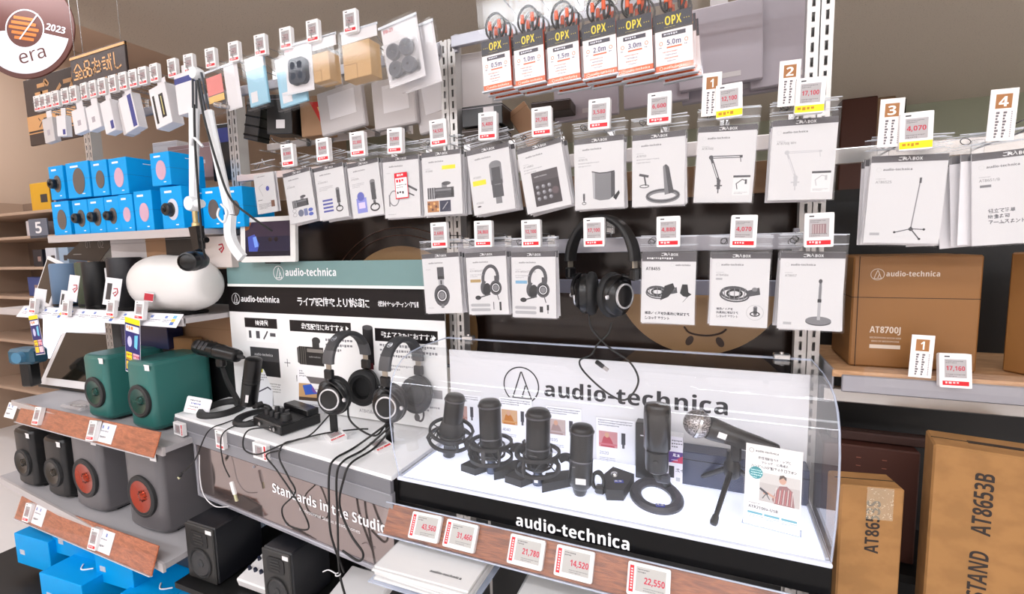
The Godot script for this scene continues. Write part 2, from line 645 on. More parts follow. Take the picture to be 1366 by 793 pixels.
func build_room() -> void:
	var fl := mat("vinyl_floor", Color(0.85, 0.835, 0.83), 0.3)
	struct("floor", bx(Vector3(11.8, 0.1, 10.4)), fl, Vector3(-0.3, -0.05, -1))
	# mineral ceiling board with pin holes
	var ce := mat("ceiling_board", Color.WHITE, 0.95)
	ce.albedo_texture = noise_tex(0.16, ramp([[0.0, Color(0.5, 0.46, 0.42)], [0.13, Color(0.58, 0.54, 0.5)], [0.17, Color(0.84, 0.79, 0.73)], [1.0, Color(0.86, 0.81, 0.75)]]), 512, 2, 5)
	ce.uv1_triplanar = true
	ce.uv1_world_triplanar = true
	ce.uv1_scale = Vector3(1.1, 1.1, 1.1)
	struct("ceiling", bx(Vector3(9.37, 0.12, 10.2)), ce, Vector3(0.865, 3.06, -1.0))
	var wl := mat("wall_paint", Color(0.9, 0.86, 0.83), 0.85)
	struct("ceiling_2", bx(Vector3(2.35, 0.1, 10.2)), mat("ceiling_paint", Color(0.86, 0.76, 0.68), 0.9), Vector3(-4.98, 3.65, -1.0))
	struct("trim_1", bx(Vector3(0.06, 0.56, 10.2), 0.004), mat("trim_paint", Color(0.7, 0.65, 0.58), 0.8), Vector3(-3.79, 3.32, -1.0))
	struct("wall_left", bx(Vector3(0.1, 3.7, 10.2)), mat("wall_tan", Color(0.84, 0.73, 0.64), 0.85), Vector3(-6.1, 1.85, -1.0))
	struct("wall_back", bx(Vector3(11.7, 3.7, 0.1)), mat("far_wall_paint", Color(0.66, 0.68, 0.6), 0.9), Vector3(-0.3, 1.85, -5.7))
	struct("wall_right", bx(Vector3(0.1, 3.0, 10.2)), wl, Vector3(5.5, 1.5, -1.0))
	struct("wall_front", bx(Vector3(11.7, 3.7, 0.1)), wl, Vector3(-0.3, 1.85, 4.15))

# a slotted upright of two punched strips; front face at z = 0
func upright(x: float, top: float, label: String) -> void:
	var t := thing("shelf_upright", label, "shelf upright", Vector3(x, 0, 0), "slotted steel uprights")
	var steel := mat("upright_steel", Color(0.74, 0.73, 0.72), 0.35, 0.55)
	var y0 := 0.2
	for s in [-1.0, 1.0]:
		var m := mb()
		var cx: float = 0.0125 * s
		for q in [-1.0, 1.0]:
			m.box(Vector3(0.0085, top - y0, 0.003), Vector3(cx + 0.0072 * q, (top + y0) / 2, -0.0015))
			m.box(Vector3(0.002, top - y0, 0.03), Vector3(cx + 0.0105 * q, (top + y0) / 2, -0.0165))
		var y := y0
		while y < top - 0.01:
			m.box(Vector3(0.0062, 0.011, 0.0028), Vector3(cx, y + 0.0055, -0.0015))
			y += 0.03
		obj("slotted_strip", m.done(), steel, t)
	obj("back_channel", mb().box(Vector3(0.044, top - y0, 0.012), Vector3(0, (top + y0) / 2, -0.034)).done(), steel, t)
	obj("foot_plate", mb().box(Vector3(0.06, 0.2, 0.05), Vector3(0, 0.1, -0.02), 0.004).done(), steel, t)

func rail(label: String, a: Vector3, w: float, h: float, m: Material, d := 0.014) -> void:
	var t := thing("hook_rail", label, "rail", a, "rails that carry the hooks")
	obj("bar", bx(Vector3(w, h, d), 0.0015), m, t)
	for s in [-1.0, 1.0]:
		obj("bracket", mb().box(Vector3(0.012, h * 1.5, 0.012), Vector3(s * (w / 2 - 0.008), 0, -0.012), 0.001).done(), m, t)

func build_shelving() -> void:
	upright(-2.435, 2.065, "slotted steel upright at the far end of the blue camera box shelf")
	upright(-1.56, 2.065, "slotted steel upright behind the white boom arm")
	upright(-0.69, 2.075, "slotted steel upright left of the cable packs, above the headphone cards")
	upright(0.19, 2.4, "slotted steel upright right of the cards numbered one and two")
	upright(1.07, 2.0, "slotted steel upright at the far right of the carton shelf")
	var white := mat("rail_white", Color(0.86, 0.83, 0.82), 0.35, 0.2)
	var steel := mat("rail_steel", Color(0.62, 0.62, 0.65), 0.28, 0.6)
	rail("white hook rail behind the upper row of white cards", Vector3(-0.25, 1.715, 0.008), 0.84, 0.032, white)
	rail("pale pinkish rail behind the boom arm and the left white cards", Vector3(-1.125, 1.762, 0.008), 0.83, 0.022, mat("rail_pink", Color(0.84, 0.77, 0.75), 0.4, 0.2))
	rail("grey rail behind the headphone cards and the hanging headphones", Vector3(-0.25, 1.502, 0.008), 0.84, 0.036, steel)
	rail("lower grey rail crossing behind the hanging headphones", Vector3(-0.25, 1.396, -0.02), 0.84, 0.036, mat("rail_dull", Color(0.5, 0.5, 0.55), 0.3, 0.5))
	rail("white rail with empty hooks above the left white cards", Vector3(-1.2, 1.885, -0.1), 0.62, 0.022, white)
	rail("steel rail high above the left white cards", Vector3(-1.125, 2.05, 0.008), 0.83, 0.03, steel)
	rail("steel rail high on the left above the blue camera boxes", Vector3(-1.998, 2.05, 0.008), 0.83, 0.03, steel)
	rail("steel rail holding the orange and black cable packs", Vector3(-0.25, 2.06, 0.008), 0.84, 0.03, steel)
	rail("glossy silver rail behind the stand cards right of the upright", Vector3(0.63, 1.672, 0.008), 0.84, 0.032, mat("rail_chrome", Color(0.72, 0.71, 0.7), 0.2, 0.75))
	# the printed back panel with its pale discs
	var pan := mat("lacquer_brown", Color(0.135, 0.085, 0.06), 0.16, 0.0, 0.5)
	var t := thing("back_panel", "dark brown lacquered panel with pale discs behind the headphone cards", "display panel", Vector3(-0.685, 1.38, -0.1))
	obj("board", mb().box(Vector3(1.75, 0.494, 0.012), Vector3(0, -0.01, 0), 0.001).done(), pan, t)
	obj("top_strip", mb().box(Vector3(1.75, 0.075, 0.014), Vector3(0, 0.275, 0), 0.001).done(), mat("panel_tan", Color(0.5, 0.37, 0.24), 0.4), t)
	var tan_ := mat("disc_tan", Color(0.6, 0.47, 0.32), 0.3)
	var disc := func(cx: float, cy: float, r: float, top: float) -> PackedVector2Array:
		var o := PackedVector2Array()
		for i in 64:
			o.append(Vector2(cx + r * cos(TAU * i / 64), clampf(cy + r * sin(TAU * i / 64), -0.245, top)))
		return o
	obj("pale_disc", mb().at(Vector3(0, 0, 0.009)).prism(disc.call(-0.26, -0.14, 0.275, 0.2), 0.003).done(), tan_, t)
	obj("pale_disc", mb().at(Vector3(0, 0, 0.009)).prism(disc.call(0.645, 0.045, 0.208, -0.004), 0.003).done(), tan_, t)
	var brown := mat("print_brown", Color(0.2, 0.12, 0.08), 0.35)
	obj("arc_line", mb().tube(curve([Vector3(0.615, -0.092, 0.0095), Vector3(0.63, -0.108, 0.0095), Vector3(0.668, -0.113, 0.0095), Vector3(0.7, -0.106, 0.0095), Vector3(0.715, -0.094, 0.0095)]), 0.0025, 6).done(), brown, t)
	for s in [-1.0, 1.0]:
		obj("oval_mark", mb().at(Vector3(0.665 + 0.036 * s, -0.128, 0.009), Basis(Vector3(0, 0, 1), 0.5 * s) * rot(90, 0, 0)).lathe([Vector2(0, 0.001), Vector2(0.0085, 0.001), Vector2(0.0085, 0)], 20, 1.0, 1.6).done(), brown, t)
	for r in [0.31, 0.335]:
		var arc := []
		for i in 40:
			var a := 0.35 + 2.45 * i / 39.0
			var q := Vector3(-0.26 + r * cos(a), -0.14 + r * sin(a), 0.0075)
			if q.y < 0.205:
				arc.append(q)
		obj("ring_line", mb().tube(arc, 0.0016, 5).done(), mat("print_red_brown", Color(0.3, 0.17, 0.11), 0.35), t)
	# black backs of the bays
	var black := mat("bay_black", Color(0.03, 0.03, 0.032), 0.55)
	for q in [[-1.998, "black back board of the bay behind the green speakers", 1.44], [0.63, "black back board of the bay behind the large cartons", 1.62], [-1.125, "black back board under the counter behind the small monitors", 0.9], [-0.25, "black back board under the glass cabinet", 0.9]]:
		var h: float = q[2]
		var b := thing("bay_back", q[1], "back board", Vector3(q[0], h / 2 + 0.05, -0.17))
		obj("board", bx(Vector3(0.86, h - 0.1, 0.01)), black, b)
# ---------------------------------------------------------------- glass display case
# the round emblem: a ring round an open triangle; r is the outer radius
func emblem(r: float, w: float) -> ArrayMesh:
	var m := mb()
	var seg := func(a: Vector2, b: Vector2):
		var d: Vector2 = (b - a).normalized() * w * 0.5
		var e := Vector2(-d.y, d.x)
		var q := []
		for c in [a - d * 0.4 + e, b + d * 0.4 + e, b + d * 0.4 - e, a - d * 0.4 - e]:
			q.append(Vector3(c.x, c.y, 0))
		m.flat(q, Vector3(0, 0, 1))
	for i in 40:
		seg.call(Vector2(r - w / 2, 0).rotated(TAU * i / 40), Vector2(r - w / 2, 0).rotated(TAU * (i + 1) / 40))
	for l in [[0.0, 0.72, -0.46, -0.62], [0.04, 0.72, 0.56, -0.68], [-0.5, -0.68, 0.5, -0.68], [0.05, -0.6, 0.24, 0.0]]:
		seg.call(Vector2(l[0], l[1]) * r, Vector2(l[2], l[3]) * r)
	return m.done()

func wood_mat(called: String, a: Color, b: Color, scale: Vector3, rough := 0.35) -> StandardMaterial3D:
	var m := mat(called, Color.WHITE, rough)
	if m.albedo_texture == null:
		m.albedo_texture = noise_tex(0.012, ramp([[0.2, a], [0.45, a.lerp(b, 0.5)], [0.55, b], [0.7, a.lerp(b, 0.3)], [0.85, b]]), 512, 5, 3)
		m.uv1_triplanar = true
		m.uv1_world_triplanar = true
		m.uv1_scale = scale
	return m

func case_outline(dz := 0.0) -> PackedVector2Array:
	# (z, y) of the end panels
	var o := PackedVector2Array()
	for p in [[0.045, 0.957], [0.295, 0.957], [0.312, 1.03], [0.319, 1.1], [0.317, 1.15], [0.308, 1.19], [0.29, 1.218], [0.262, 1.237], [0.225, 1.247], [0.17, 1.252], [0.045, 1.251]]:
		o.append(Vector2(p[0] + dz, p[1]))
	return o

func build_cabinet() -> void:
	var x0 := -0.696
	var x1 := 0.193
	var w := x1 - x0
	var cx := (x0 + x1) / 2
	var t := thing("display_case", "curved clear acrylic display case with a glowing white tray of microphones", "display case", Vector3(cx, 0.0, 0.0))
	var black := mat("gloss_black", Color(0.022, 0.021, 0.023), 0.25, 0.0, 0.3)
	var white := mat("board_white", Color(0.87, 0.87, 0.885), 0.45)
	obj("plinth", mb().box(Vector3(w, 0.056, 0.3), Vector3(0, 0.923, 0.152), 0.002).done(), black, t)
	var glow := mat("tray_glow", Color(0.92, 0.93, 0.96), 0.35)
	glow.emission_enabled = true
	glow.emission = Color(0.86, 0.89, 1.0)
	glow.emission_energy_multiplier = 0.62
	obj("light_tray", mb().box(Vector3(w - 0.004, 0.006, 0.252), Vector3(0, 0.9525, 0.168), 0.001).done(), glow, t)
	var l := AreaLight3D.new()
	l.name = "tray_light"
	t.add_child(l, true)
	l.position = Vector3(0, 0.9575, 0.17)
	l.rotation_degrees = Vector3(90, 0, 0)
	l.area_size = Vector2(w - 0.03, 0.23)
	l.light_color = Color(0.86, 0.9, 1.0)
	l.light_energy = 0.05
	l.area_range = 8.0
	l.area_attenuation = 2.0
	l.shadow_enabled = true
	for s in [-1.0, 1.0]:
		obj("side_bar", mb().box(Vector3(0.006, 0.007, 0.25), Vector3(s * (w / 2 - 0.006), 0.958, 0.168), 0.001).done(), mat("bar_pale", Color(0.72, 0.73, 0.76), 0.25, 0.4), t)
	obj("front_lip", mb().box(Vector3(w, 0.008, 0.012), Vector3(0, 0.953, 0.298), 0.002).done(), mat("frosted_lip", Color(0.85, 0.87, 0.93), 0.35), t)
	# printed back board
	var bb := obj("back_board", mb().box(Vector3(w, 0.262, 0.006), Vector3(0, 1.084, 0.036), 0.001).done(), white, t)
	var ink := mat("ink_dark", Color(0.14, 0.14, 0.16), 0.55)
	obj("emblem", emblem(0.052, 0.0035), ink, bb, Vector3(-0.475 - cx, 1.13, 0.0396))
	obj("lettering", lettering("audio-technica", 0.039, 0.443), ink, bb, Vector3(-0.409 - cx, 1.107, 0.0396))
	var letters := mat("ink_white", Color(0.93, 0.93, 0.94), 0.5)
	obj("lettering", lettering("audio-technica", 0.026, 0.242), letters, t, Vector3(-0.386 - cx, 0.9, 0.3026))
	# acrylic
	var acr := clear_mat("acrylic", Color(0.93, 0.95, 1.0), 0.012, 0.03, 0.42)
	var edge := mat("acrylic_edge", Color(0.8, 0.84, 0.92, 0.45), 0.12)
	edge.transparency = BaseMaterial3D.TRANSPARENCY_ALPHA
	var out := case_outline()
	for s in [-1.0, 1.0]:
		var flip := Basis(Vector3(0, 0, 1), Vector3(0, 1, 0), Vector3(-1, 0, 0))
		var e := obj("end_panel", mb().at(Vector3(s * (w / 2 - 0.001), 0, 0), flip).prism(out, 0.0, true, false).done(), acr, t)
		var rim := []
		for q in out:
			rim.append(Vector3(s * (w / 2 - 0.001), q.y, q.x))
		obj("edge", mb().tube(rim.slice(1), 0.0019, 4).done(), edge, e)
	# the bent front sheet
	var m := mb()
	var prof := []
	for i in range(1, out.size()):
		prof.append(out[i])
	for i in prof.size() - 1:
		var a: Vector2 = prof[i]
		var b: Vector2 = prof[i + 1]
		var na := (prof[mini(i + 1, prof.size() - 1)] - prof[maxi(i - 1, 0)]) as Vector2
		var nb := (prof[mini(i + 2, prof.size() - 1)] - prof[i]) as Vector2
		var n0 := Vector3(0, -na.x, na.y).normalized()
		var n1 := Vector3(0, -nb.x, nb.y).normalized()
		var f := m.v.size()
		m.vert(Vector3(-w / 2, a.y, a.x), n0)
		m.vert(Vector3(w / 2, a.y, a.x), n0)
		m.vert(Vector3(w / 2, b.y, b.x), n1)
		m.vert(Vector3(-w / 2, b.y, b.x), n1)
		m.tri(f, f + 1, f + 2)
		m.tri(f, f + 2, f + 3)
	obj("curved_front", m.done(), acr, t)
	obj("top_back_edge", mb().box(Vector3(w, 0.004, 0.008), Vector3(0, 1.2505, 0.046)).done(), edge, t)
	var steel := mat("clip_steel", Color(0.8, 0.8, 0.8), 0.2, 0.85)
	for q in [-0.62, 0.135]:
		var c := obj("hinge_clip", mb().box(Vector3(0.032, 0.011, 0.022), Vector3(q - cx, 1.2575, 0.06), 0.002).done(), steel, t)
		obj("screw", mb().at(Vector3(q - cx, 1.263, 0.06)).lathe([Vector2(0, 0.004), Vector2(0.004, 0.004), Vector2(0.0045, 0)], 10).done(), steel, c)
	# paper information cards on the back board
	var cards := [[-0.648, 1.025, "round cap mic photo", Color(0.55, 0.3, 0.25)], [-0.493, 1.03, "orange concert photo", Color(0.75, 0.45, 0.12)], [-0.357, 1.02, "portrait photo", Color(0.62, 0.52, 0.5)], [-0.222, 1.005, "photo of a seated figure in red", Color(0.7, 0.25, 0.3)]]
	var where := ["behind the leaning first microphone", "behind the second microphone", "behind the third microphone", "right of the fourth microphone"]
	for i in 4:
		var s := sheet(100, 130, 2.0, Color(0.93, 0.93, 0.95))
		s.rect(0, 0, 100, 1, Color(0.75, 0.75, 0.78))
		s.rect(0, 0, 1, 130, Color(0.8, 0.8, 0.83))
		s.small_print(6, 6, 86, 3, 3.4, Color(0.5, 0.5, 0.54))
		var c: Color = cards[i][3]
		s.rect(8, 36, 48, 42, c.lerp(Color(0.85, 0.8, 0.78), 0.55))
		s.poly([Vector2(12, 78), Vector2(20, 52), Vector2(30, 44), Vector2(40, 56), Vector2(50, 78)], c)
		s.oval(29, 46, 6, 7, Color(0.8, 0.62, 0.52))
		s.rect(8, 68, 48, 5, c.lightened(0.25))
		s.rect(66, 36, 10, 30, Color(0.22, 0.22, 0.25))
		s.rect(68, 66, 6, 10, Color(0.3, 0.3, 0.33))
		s.text(["4050", "4040", "2035", "2020"][i], 10, 98, 8, Color(0.45, 0.45, 0.5), 0, false)
		s.small_print(10, 106, 40, 3, 2.6, Color(0.62, 0.62, 0.66))
		var k := thing("info_card", "white information card with an %s, %s" % [cards[i][2], where[i]] if i == 1 else "white card with a %s, %s" % [cards[i][2], where[i]], "info card", Vector3(cards[i][0], cards[i][1], 0.0405), "information cards on the case back board")
		obj("paper", bx(Vector3(0.098, 0.128, 0.0012)), white, k)
		obj("print", pane(0.098, 0.128), print_mat("info_print_%d" % i, s.tex()), k, Vector3(0, 0, 0.0008))
	# dark boxes standing at the back of the tray
	var navy := mat("box_navy", Color(0.17, 0.2, 0.3), 0.22)
	var b := thing("product_box", "glossy dark blue box behind the handheld microphone", "box", Vector3(0.012, 0.956, 0.075))
	obj("body", mb().box(Vector3(0.145, 0.078, 0.05), Vector3(0, 0.039, 0), 0.0015).done(), navy, b)
	obj("lid_seam", mb().box(Vector3(0.146, 0.0012, 0.051), Vector3(0, 0.06, 0)).done(), black, b)
	b = thing("product_box", "glossy dark box in the right end of the case behind the sign", "box", Vector3(0.145, 0.956, 0.085))
	obj("body", mb().box(Vector3(0.085, 0.076, 0.05), Vector3(0, 0.038, 0), 0.0015).done(), navy, b)
	obj("lid_seam", mb().box(Vector3(0.086, 0.0012, 0.051), Vector3(0, 0.058, 0)).done(), black, b)
	b = thing("product_box", "tall black box behind the ring base microphone", "box", Vector3(-0.137, 0.956, 0.092))
	obj("body", mb().box(Vector3(0.05, 0.135, 0.03), Vector3(0, 0.0675, 0), 0.0015).done(), mat("box_black", Color(0.05, 0.05, 0.06), 0.3), b)
	obj("label_strip", mb().box(Vector3(0.028, 0.002, 0.0005), Vector3(0, 0.105, 0.0153)).done(), letters, b)
	var s := sheet(50, 110, 2.6, Color(0.9, 0.89, 0.93))
	s.small_print(26, 8, 20, 3, 4, Color(0.4, 0.4, 0.45))
	s.rect(0, 36, 50, 26, Color(0.3, 0.16, 0.5))
	s.poly([Vector2(24, 62), Vector2(50, 44), Vector2(50, 62)], Color(0.75, 0.2, 0.35))
	s.jp("見本", 28, 40, 8, Color.WHITE)
	s.small_print(26, 54, 20, 1, 3, Color(0.8, 0.75, 0.9))
	s.rect(20, 70, 12, 28, Color(0.15, 0.15, 0.18))
	s.jp("ホイ", 35, 74, 9, Color(0.2, 0.2, 0.25))
	s.rect(36, 96, 9, 9, Color(0.7, 0.7, 0.72))
	b = thing("product_box", "white and purple box peeking out right of the ring base microphone", "box", Vector3(-0.083, 0.956, 0.086))
	obj("body", mb().box(Vector3(0.05, 0.11, 0.03), Vector3(0, 0.055, 0), 0.001).done(), white, b)
	obj("print", pane(0.05, 0.11), print_mat("purple_box_print", s.tex(), 0.3), b, Vector3(0, 0.055, 0.0153))
	# acrylic sign with a card in front of the handheld microphone
	s = sheet(96, 158, 2.6, Color(0.9, 0.895, 0.89))
	s.ring(10, 12, 4, 4, 0.8, Color(0.45, 0.45, 0.45))
	s.text("audio-technica", 17, 14, 4, Color(0.25, 0.25, 0.27))
	s.jp("動画画配信ラク・ップに", 22, 22, 5, Color(0.25, 0.25, 0.28))
	s.jp("テレック・に最適な", 28, 30, 5, Color(0.25, 0.25, 0.28))
	s.jp("ハンドヘルド型マイクロフォン", 10, 39, 5.6, Color(0.12, 0.12, 0.14), 0.12, 1.0)
	s.rect(26, 52, 68, 56, Color(0.72, 0.7, 0.69))
	s.rect(26, 52, 68, 20, Color(0.78, 0.765, 0.755))
	s.poly([Vector2(48, 100), Vector2(54, 84), Vector2(60, 72), Vector2(72, 70), Vector2(82, 78), Vector2(86, 108), Vector2(52, 108)], Color(0.55, 0.4, 0.4))
	for i in 9:
		s.line([Vector2(55 + i * 3.4, 76 + (i % 3) * 2), Vector2(52 + i * 3.6, 106)], 1.0, Color(0.75, 0.35, 0.36) if i % 2 else Color(0.86, 0.82, 0.8))
	s.oval(65, 60, 6, 8, Color(0.76, 0.6, 0.52))
	s.poly([Vector2(59, 60), Vector2(60, 52), Vector2(66, 50), Vector2(71, 54), Vector2(71, 60), Vector2(66, 55)], Color(0.3, 0.24, 0.2))
	s.line([Vector2(52, 96), Vector2(40, 90), Vector2(34, 92)], 4, Color(0.74, 0.58, 0.5))
	s.line([Vector2(28, 84), Vector2(40, 92)], 4, Color(0.2, 0.2, 0.22))
	s.line([Vector2(38, 92), Vector2(32, 102)], 1.4, Color(0.25, 0.25, 0.27))
	s.line([Vector2(38, 92), Vector2(44, 102)], 1.4, Color(0.25, 0.25, 0.27))
	s.oval(19, 55, 12, 12, Color(0.12, 0.52, 0.55))
	s.small_print(10, 49, 18, 4, 2.6, Color(0.8, 0.92, 0.93))
	s.small_print(8, 114, 34, 1, 2, Color(0.5, 0.5, 0.5))
	s.text("ATR2100x-USB", 8, 125, 5.4, Color(0.25, 0.25, 0.27))
	for i in 3:
		s.rect(7 + i * 29, 132, 26, 4, Color(0.35, 0.62, 0.68))
		s.small_print(8 + i * 29, 138, 24, 2, 2, Color(0.5, 0.6, 0.64))
	s.small_print(58, 152, 30, 1, 1.8, Color(0.6, 0.6, 0.6))
	var sg := thing("acrylic_sign", "clear acrylic stand with a printed card at the right of the tray", "sign", Vector3(0.107, 0.957, 0.232), "", rot(-6, -9, 0))
	obj("printed_card", mb().box(Vector3(0.094, 0.155, 0.0008), Vector3(0, 0.081, 0)).done(), white, sg)
	obj("print", pane(0.094, 0.155), print_mat("sign_print", s.tex(), 0.3), sg, Vector3(0, 0.081, 0.0006))
	obj("holder", mb().quad(0.1, 0.162).done(), acr, sg, Vector3(0, 0.082, 0.0022))
	obj("foot", mb().box(Vector3(0.1, 0.002, 0.04), Vector3(0, 0.001, -0.02)).done(), edge, sg)
	# wooden price rail under the fascia
	var wood := wood_mat("rail_wood", Color(0.36, 0.17, 0.08), Color(0.62, 0.36, 0.2), Vector3(1.2, 14, 14))
	var tilt := Basis(Vector3(1, 0, 0), -atan2(0.036, 0.062))
	var r := thing("price_rail", "wood grain price rail under the glass case holding the large price tags", "price rail", Vector3(cx - 0.006, 0.862, 0.328), "", tilt)
	obj("wood_strip", bx(Vector3(w + 0.02, 0.066, 0.004), 0.001), wood, r)
	obj("clear_cover", mb().quad(w + 0.03, 0.07).done(), acr, r, Vector3(0, 0, 0.0125))
	obj("lower_lip", mb().box(Vector3(w + 0.03, 0.003, 0.016), Vector3(0, -0.035, 0.006)).done(), edge, r)
	obj("upper_lip", mb().box(Vector3(w + 0.03, 0.003, 0.014), Vector3(0, 0.035, 0.005)).done(), edge, r)
	# free catalogues in clear trays below
	var paper := mat("booklet_white", Color(0.86, 0.855, 0.85), 0.4)
	for st in 2:
		var p := Vector3(-0.56, 0.785, 0.355) if st == 0 else Vector3(-0.25, 0.755, 0.345)
		var side := "left" if st == 0 else "right"
		var h := thing("booklet_tray", "clear tray under the wood rail, %s of the two" % side, "tray", p)
		obj("floor_sheet", mb().box(Vector3(0.25, 0.003, 0.16), Vector3(0, -0.004, 0)).done(), edge, h)
		obj("front_sheet", mb().quad(0.25, 0.06).done(), acr, h, Vector3(0, 0.024, 0.08))
		for i in 5:
			var k := thing("booklet", "white catalogue on top of the pile in the %s clear tray" % side if i == 4 else "%s white catalogue of the %s clear tray" % [["bottom", "second lowest", "middle", "second highest"][mini(i, 3)], side], "booklet", p + Vector3(rng.randf_range(-0.004, 0.004), 0.0008 + i * 0.0068, rng.randf_range(-0.003, 0.003)), "catalogues in the clear trays", rot(0, rng.randf_range(-1.5, 1.5), 0))
			obj("pages", mb().box(Vector3(0.228, 0.0055, 0.146), Vector3(0, 0.0028, 0), 0.0006).done(), paper, k)
			obj("spine", mb().box(Vector3(0.002, 0.006, 0.147), Vector3(-0.114, 0.003, 0)).done(), mat("spine_grey", Color(0.7, 0.7, 0.7), 0.5), k)
			if i == 4:
				obj("lettering", lettering("audio-technica", 0.007, 0.075), ink, k, Vector3(0.01, 0.0064, 0.05), rot(-90, 0, 0))
# ---------------------------------------------------------------- white demo counter with the poster
func build_counter() -> void:
	var white := mat("counter_white", Color(0.93, 0.93, 0.935), 0.3)
	var grey := mat("counter_grey", Color(0.42, 0.42, 0.44), 0.4)
	var trim_ := mat("counter_trim", Color(0.6, 0.6, 0.63), 0.3, 0.3)
	var top := PackedVector2Array([Vector2(-1.68, 0.209), Vector2(-0.7, 0.319), Vector2(-0.7, -0.06), Vector2(-1.68, -0.06)])
	var t := thing("demo_counter", "white topped demo counter with a grey front edge and desk microphones", "counter")
	var lay := Basis(Vector3(1, 0, 0), Vector3(0, 0, 1), Vector3(0, 1, 0))
	obj("worktop", mb().at(Vector3(0, 0.964, 0), lay).prism(top, 0.012).done(), white, t)
	var yaw := Basis(Vector3(0, 1, 0), -atan2(0.11, 0.98))
	obj("fascia", mb().at(Vector3(-1.19, 0.937, 0.262), yaw).box(Vector3(0.986, 0.034, 0.012), Vector3.ZERO, 0.001).done(), grey, t)
	obj("lower_fascia", mb().at(Vector3(-1.19, 0.9, 0.258), yaw).box(Vector3(0.986, 0.042, 0.012), Vector3.ZERO, 0.001).done(), mat("counter_grey_pale", Color(0.5, 0.5, 0.52), 0.4), t)
	obj("trim_line", mb().at(Vector3(-1.19, 0.92, 0.267), yaw).box(Vector3(0.986, 0.003, 0.006)).done(), trim_, t)
	obj("frame_box", mb().box(Vector3(0.95, 0.06, 0.2), Vector3(-1.17, 0.918, 0.05)).done(), grey, t)
	# smoked mirror sign below it
	var mir := mat("smoked_mirror", Color(0.62, 0.57, 0.56), 0.06, 0.85)
	var p := thing("mirror_sign", "smoked mirror sign board with white lettering under the demo counter", "sign board", Vector3(-1.155, 0.782, 0.248), "", yaw)
	obj("mirror", bx(Vector3(0.88, 0.17, 0.006), 0.0015), mir, p)
	obj("lower_frame", mb().box(Vector3(0.9, 0.012, 0.014), Vector3(0, -0.09, 0.002), 0.002).done(), trim_, p)
	obj("side_frame", mb().box(Vector3(0.01, 0.19, 0.014), Vector3(-0.445, 0, 0.002), 0.002).done(), trim_, p)
	var ink := mat("ink_white", Color(0.93, 0.93, 0.94), 0.5)
	obj("lettering", lettering("Standards in the Studio", 0.028, 0.455, true), ink, p, Vector3(-0.035, 0.015, 0.0042))
	obj("lettering", lettering("Professional Studio Headphones", 0.0095, 0.24, false), ink, p, Vector3(0.085, -0.012, 0.0042))
	for s in [[-0.12, 0.075], [0.02, -0.07]]:
		obj("fixing_pin", mb().at(Vector3(s[0], s[1], 0.003), rot(90, 0, 0)).lathe([Vector2(0, 0.004), Vector2(0.0035, 0.0035), Vector2(0.004, 0)], 12).done(), trim_, p)
	# a stand-up header strip and the poster
	var teal := mat("header_teal", Color(0.44, 0.56, 0.56), 0.2)
	var h := thing("header_sign", "teal header strip with a white company name above the poster", "sign", Vector3(-1.14, 1.433, 0.045))
	obj("strip", bx(Vector3(0.89, 0.08, 0.006), 0.001), teal, h)
	obj("white_edge", mb().box(Vector3(0.89, 0.009, 0.007), Vector3(0, -0.0405, 0.0005)).done(), mat("edge_white", Color(0.9, 0.91, 0.9), 0.4), h)
	obj("emblem", emblem(0.024, 0.0022), ink, h, Vector3(-0.193, 0.002, 0.0036))
	obj("lettering", lettering("audio-technica", 0.0235, 0.215), ink, h, Vector3(-0.162, -0.008, 0.0036))
	var s := sheet(900, 420, 1.15, Color(0.93, 0.93, 0.93))
	s.rect(0, 0, 900, 92, Color(0.07, 0.05, 0.055))
	var k := Color(0.08, 0.07, 0.075)
	# (the three headline strips are printed; the black photographs below them too)
	s.rect(75, 112, 158, 34, k)
	s.jp("接続例", 128, 119, 20, Color.WHITE)
	s.ring(85, 60, 1, 1, 1, k)
	s.rect(80, 150, 150, 46, Color(0.97, 0.97, 0.97))
	for q in [[92, 158, 12, 26], [128, 158, 18, 26], [196, 162, 26, 12]]:
		s.rect(q[0], q[1], q[2], q[3], Color(0.3, 0.3, 0.32))
	s.line([Vector2(165, 184), Vector2(176, 170), Vector2(184, 158)], 6, Color(0.25, 0.25, 0.27))
	s.poly([Vector2(92, 216), Vector2(232, 216), Vector2(232, 318), Vector2(92, 318)], Color(0.09, 0.09, 0.1))
	s.rect(92, 216, 140, 48, Color(0.24, 0.24, 0.25))
	s.text("audio-technica", 112, 246, 9, Color(0.8, 0.8, 0.8))
	s.line([Vector2(256, 262), Vector2(282, 262)], 2.4, Color(0.3, 0.3, 0.32))
	s.line([Vector2(269, 249), Vector2(269, 275)], 2.4, Color(0.3, 0.3, 0.32))
	s.rect(292, 112, 262, 38, k)
	s.jp("動画配信におすすめ", 344, 121, 20, Color.WHITE)
	s.poly([Vector2(534, 123), Vector2(546, 131), Vector2(534, 139)], Color.WHITE)
	s.poly([Vector2(318, 206), Vector2(330, 200), Vector2(330, 262), Vector2(318, 256)], Color(0.35, 0.34, 0.33))
	s.rect(328, 200, 106, 62, Color(0.15, 0.145, 0.14))
	for i in 3:
		s.rect(334 + i * 9, 200, 3, 62, Color(0.42, 0.4, 0.38))
	s.rect(362, 206, 70, 12, Color(0.5, 0.48, 0.46))
	s.rect(388, 176, 30, 26, Color(0.2, 0.2, 0.2))
	s.oval(405, 178, 18, 12, Color(0.22, 0.22, 0.22))
	s.text("audio-technica", 370, 236, 5, Color(0.7, 0.7, 0.7))
	s.small_print(446, 168, 110, 3, 9, Color(0.45, 0.45, 0.47))
	s.rect(306, 302, 210, 22, Color(0.42, 0.4, 0.4))
	s.small_print(310, 342, 160, 3, 6, Color(0.6, 0.6, 0.62))
	s.rect(600, 124, 40, 118, Color(0.12, 0.12, 0.13))
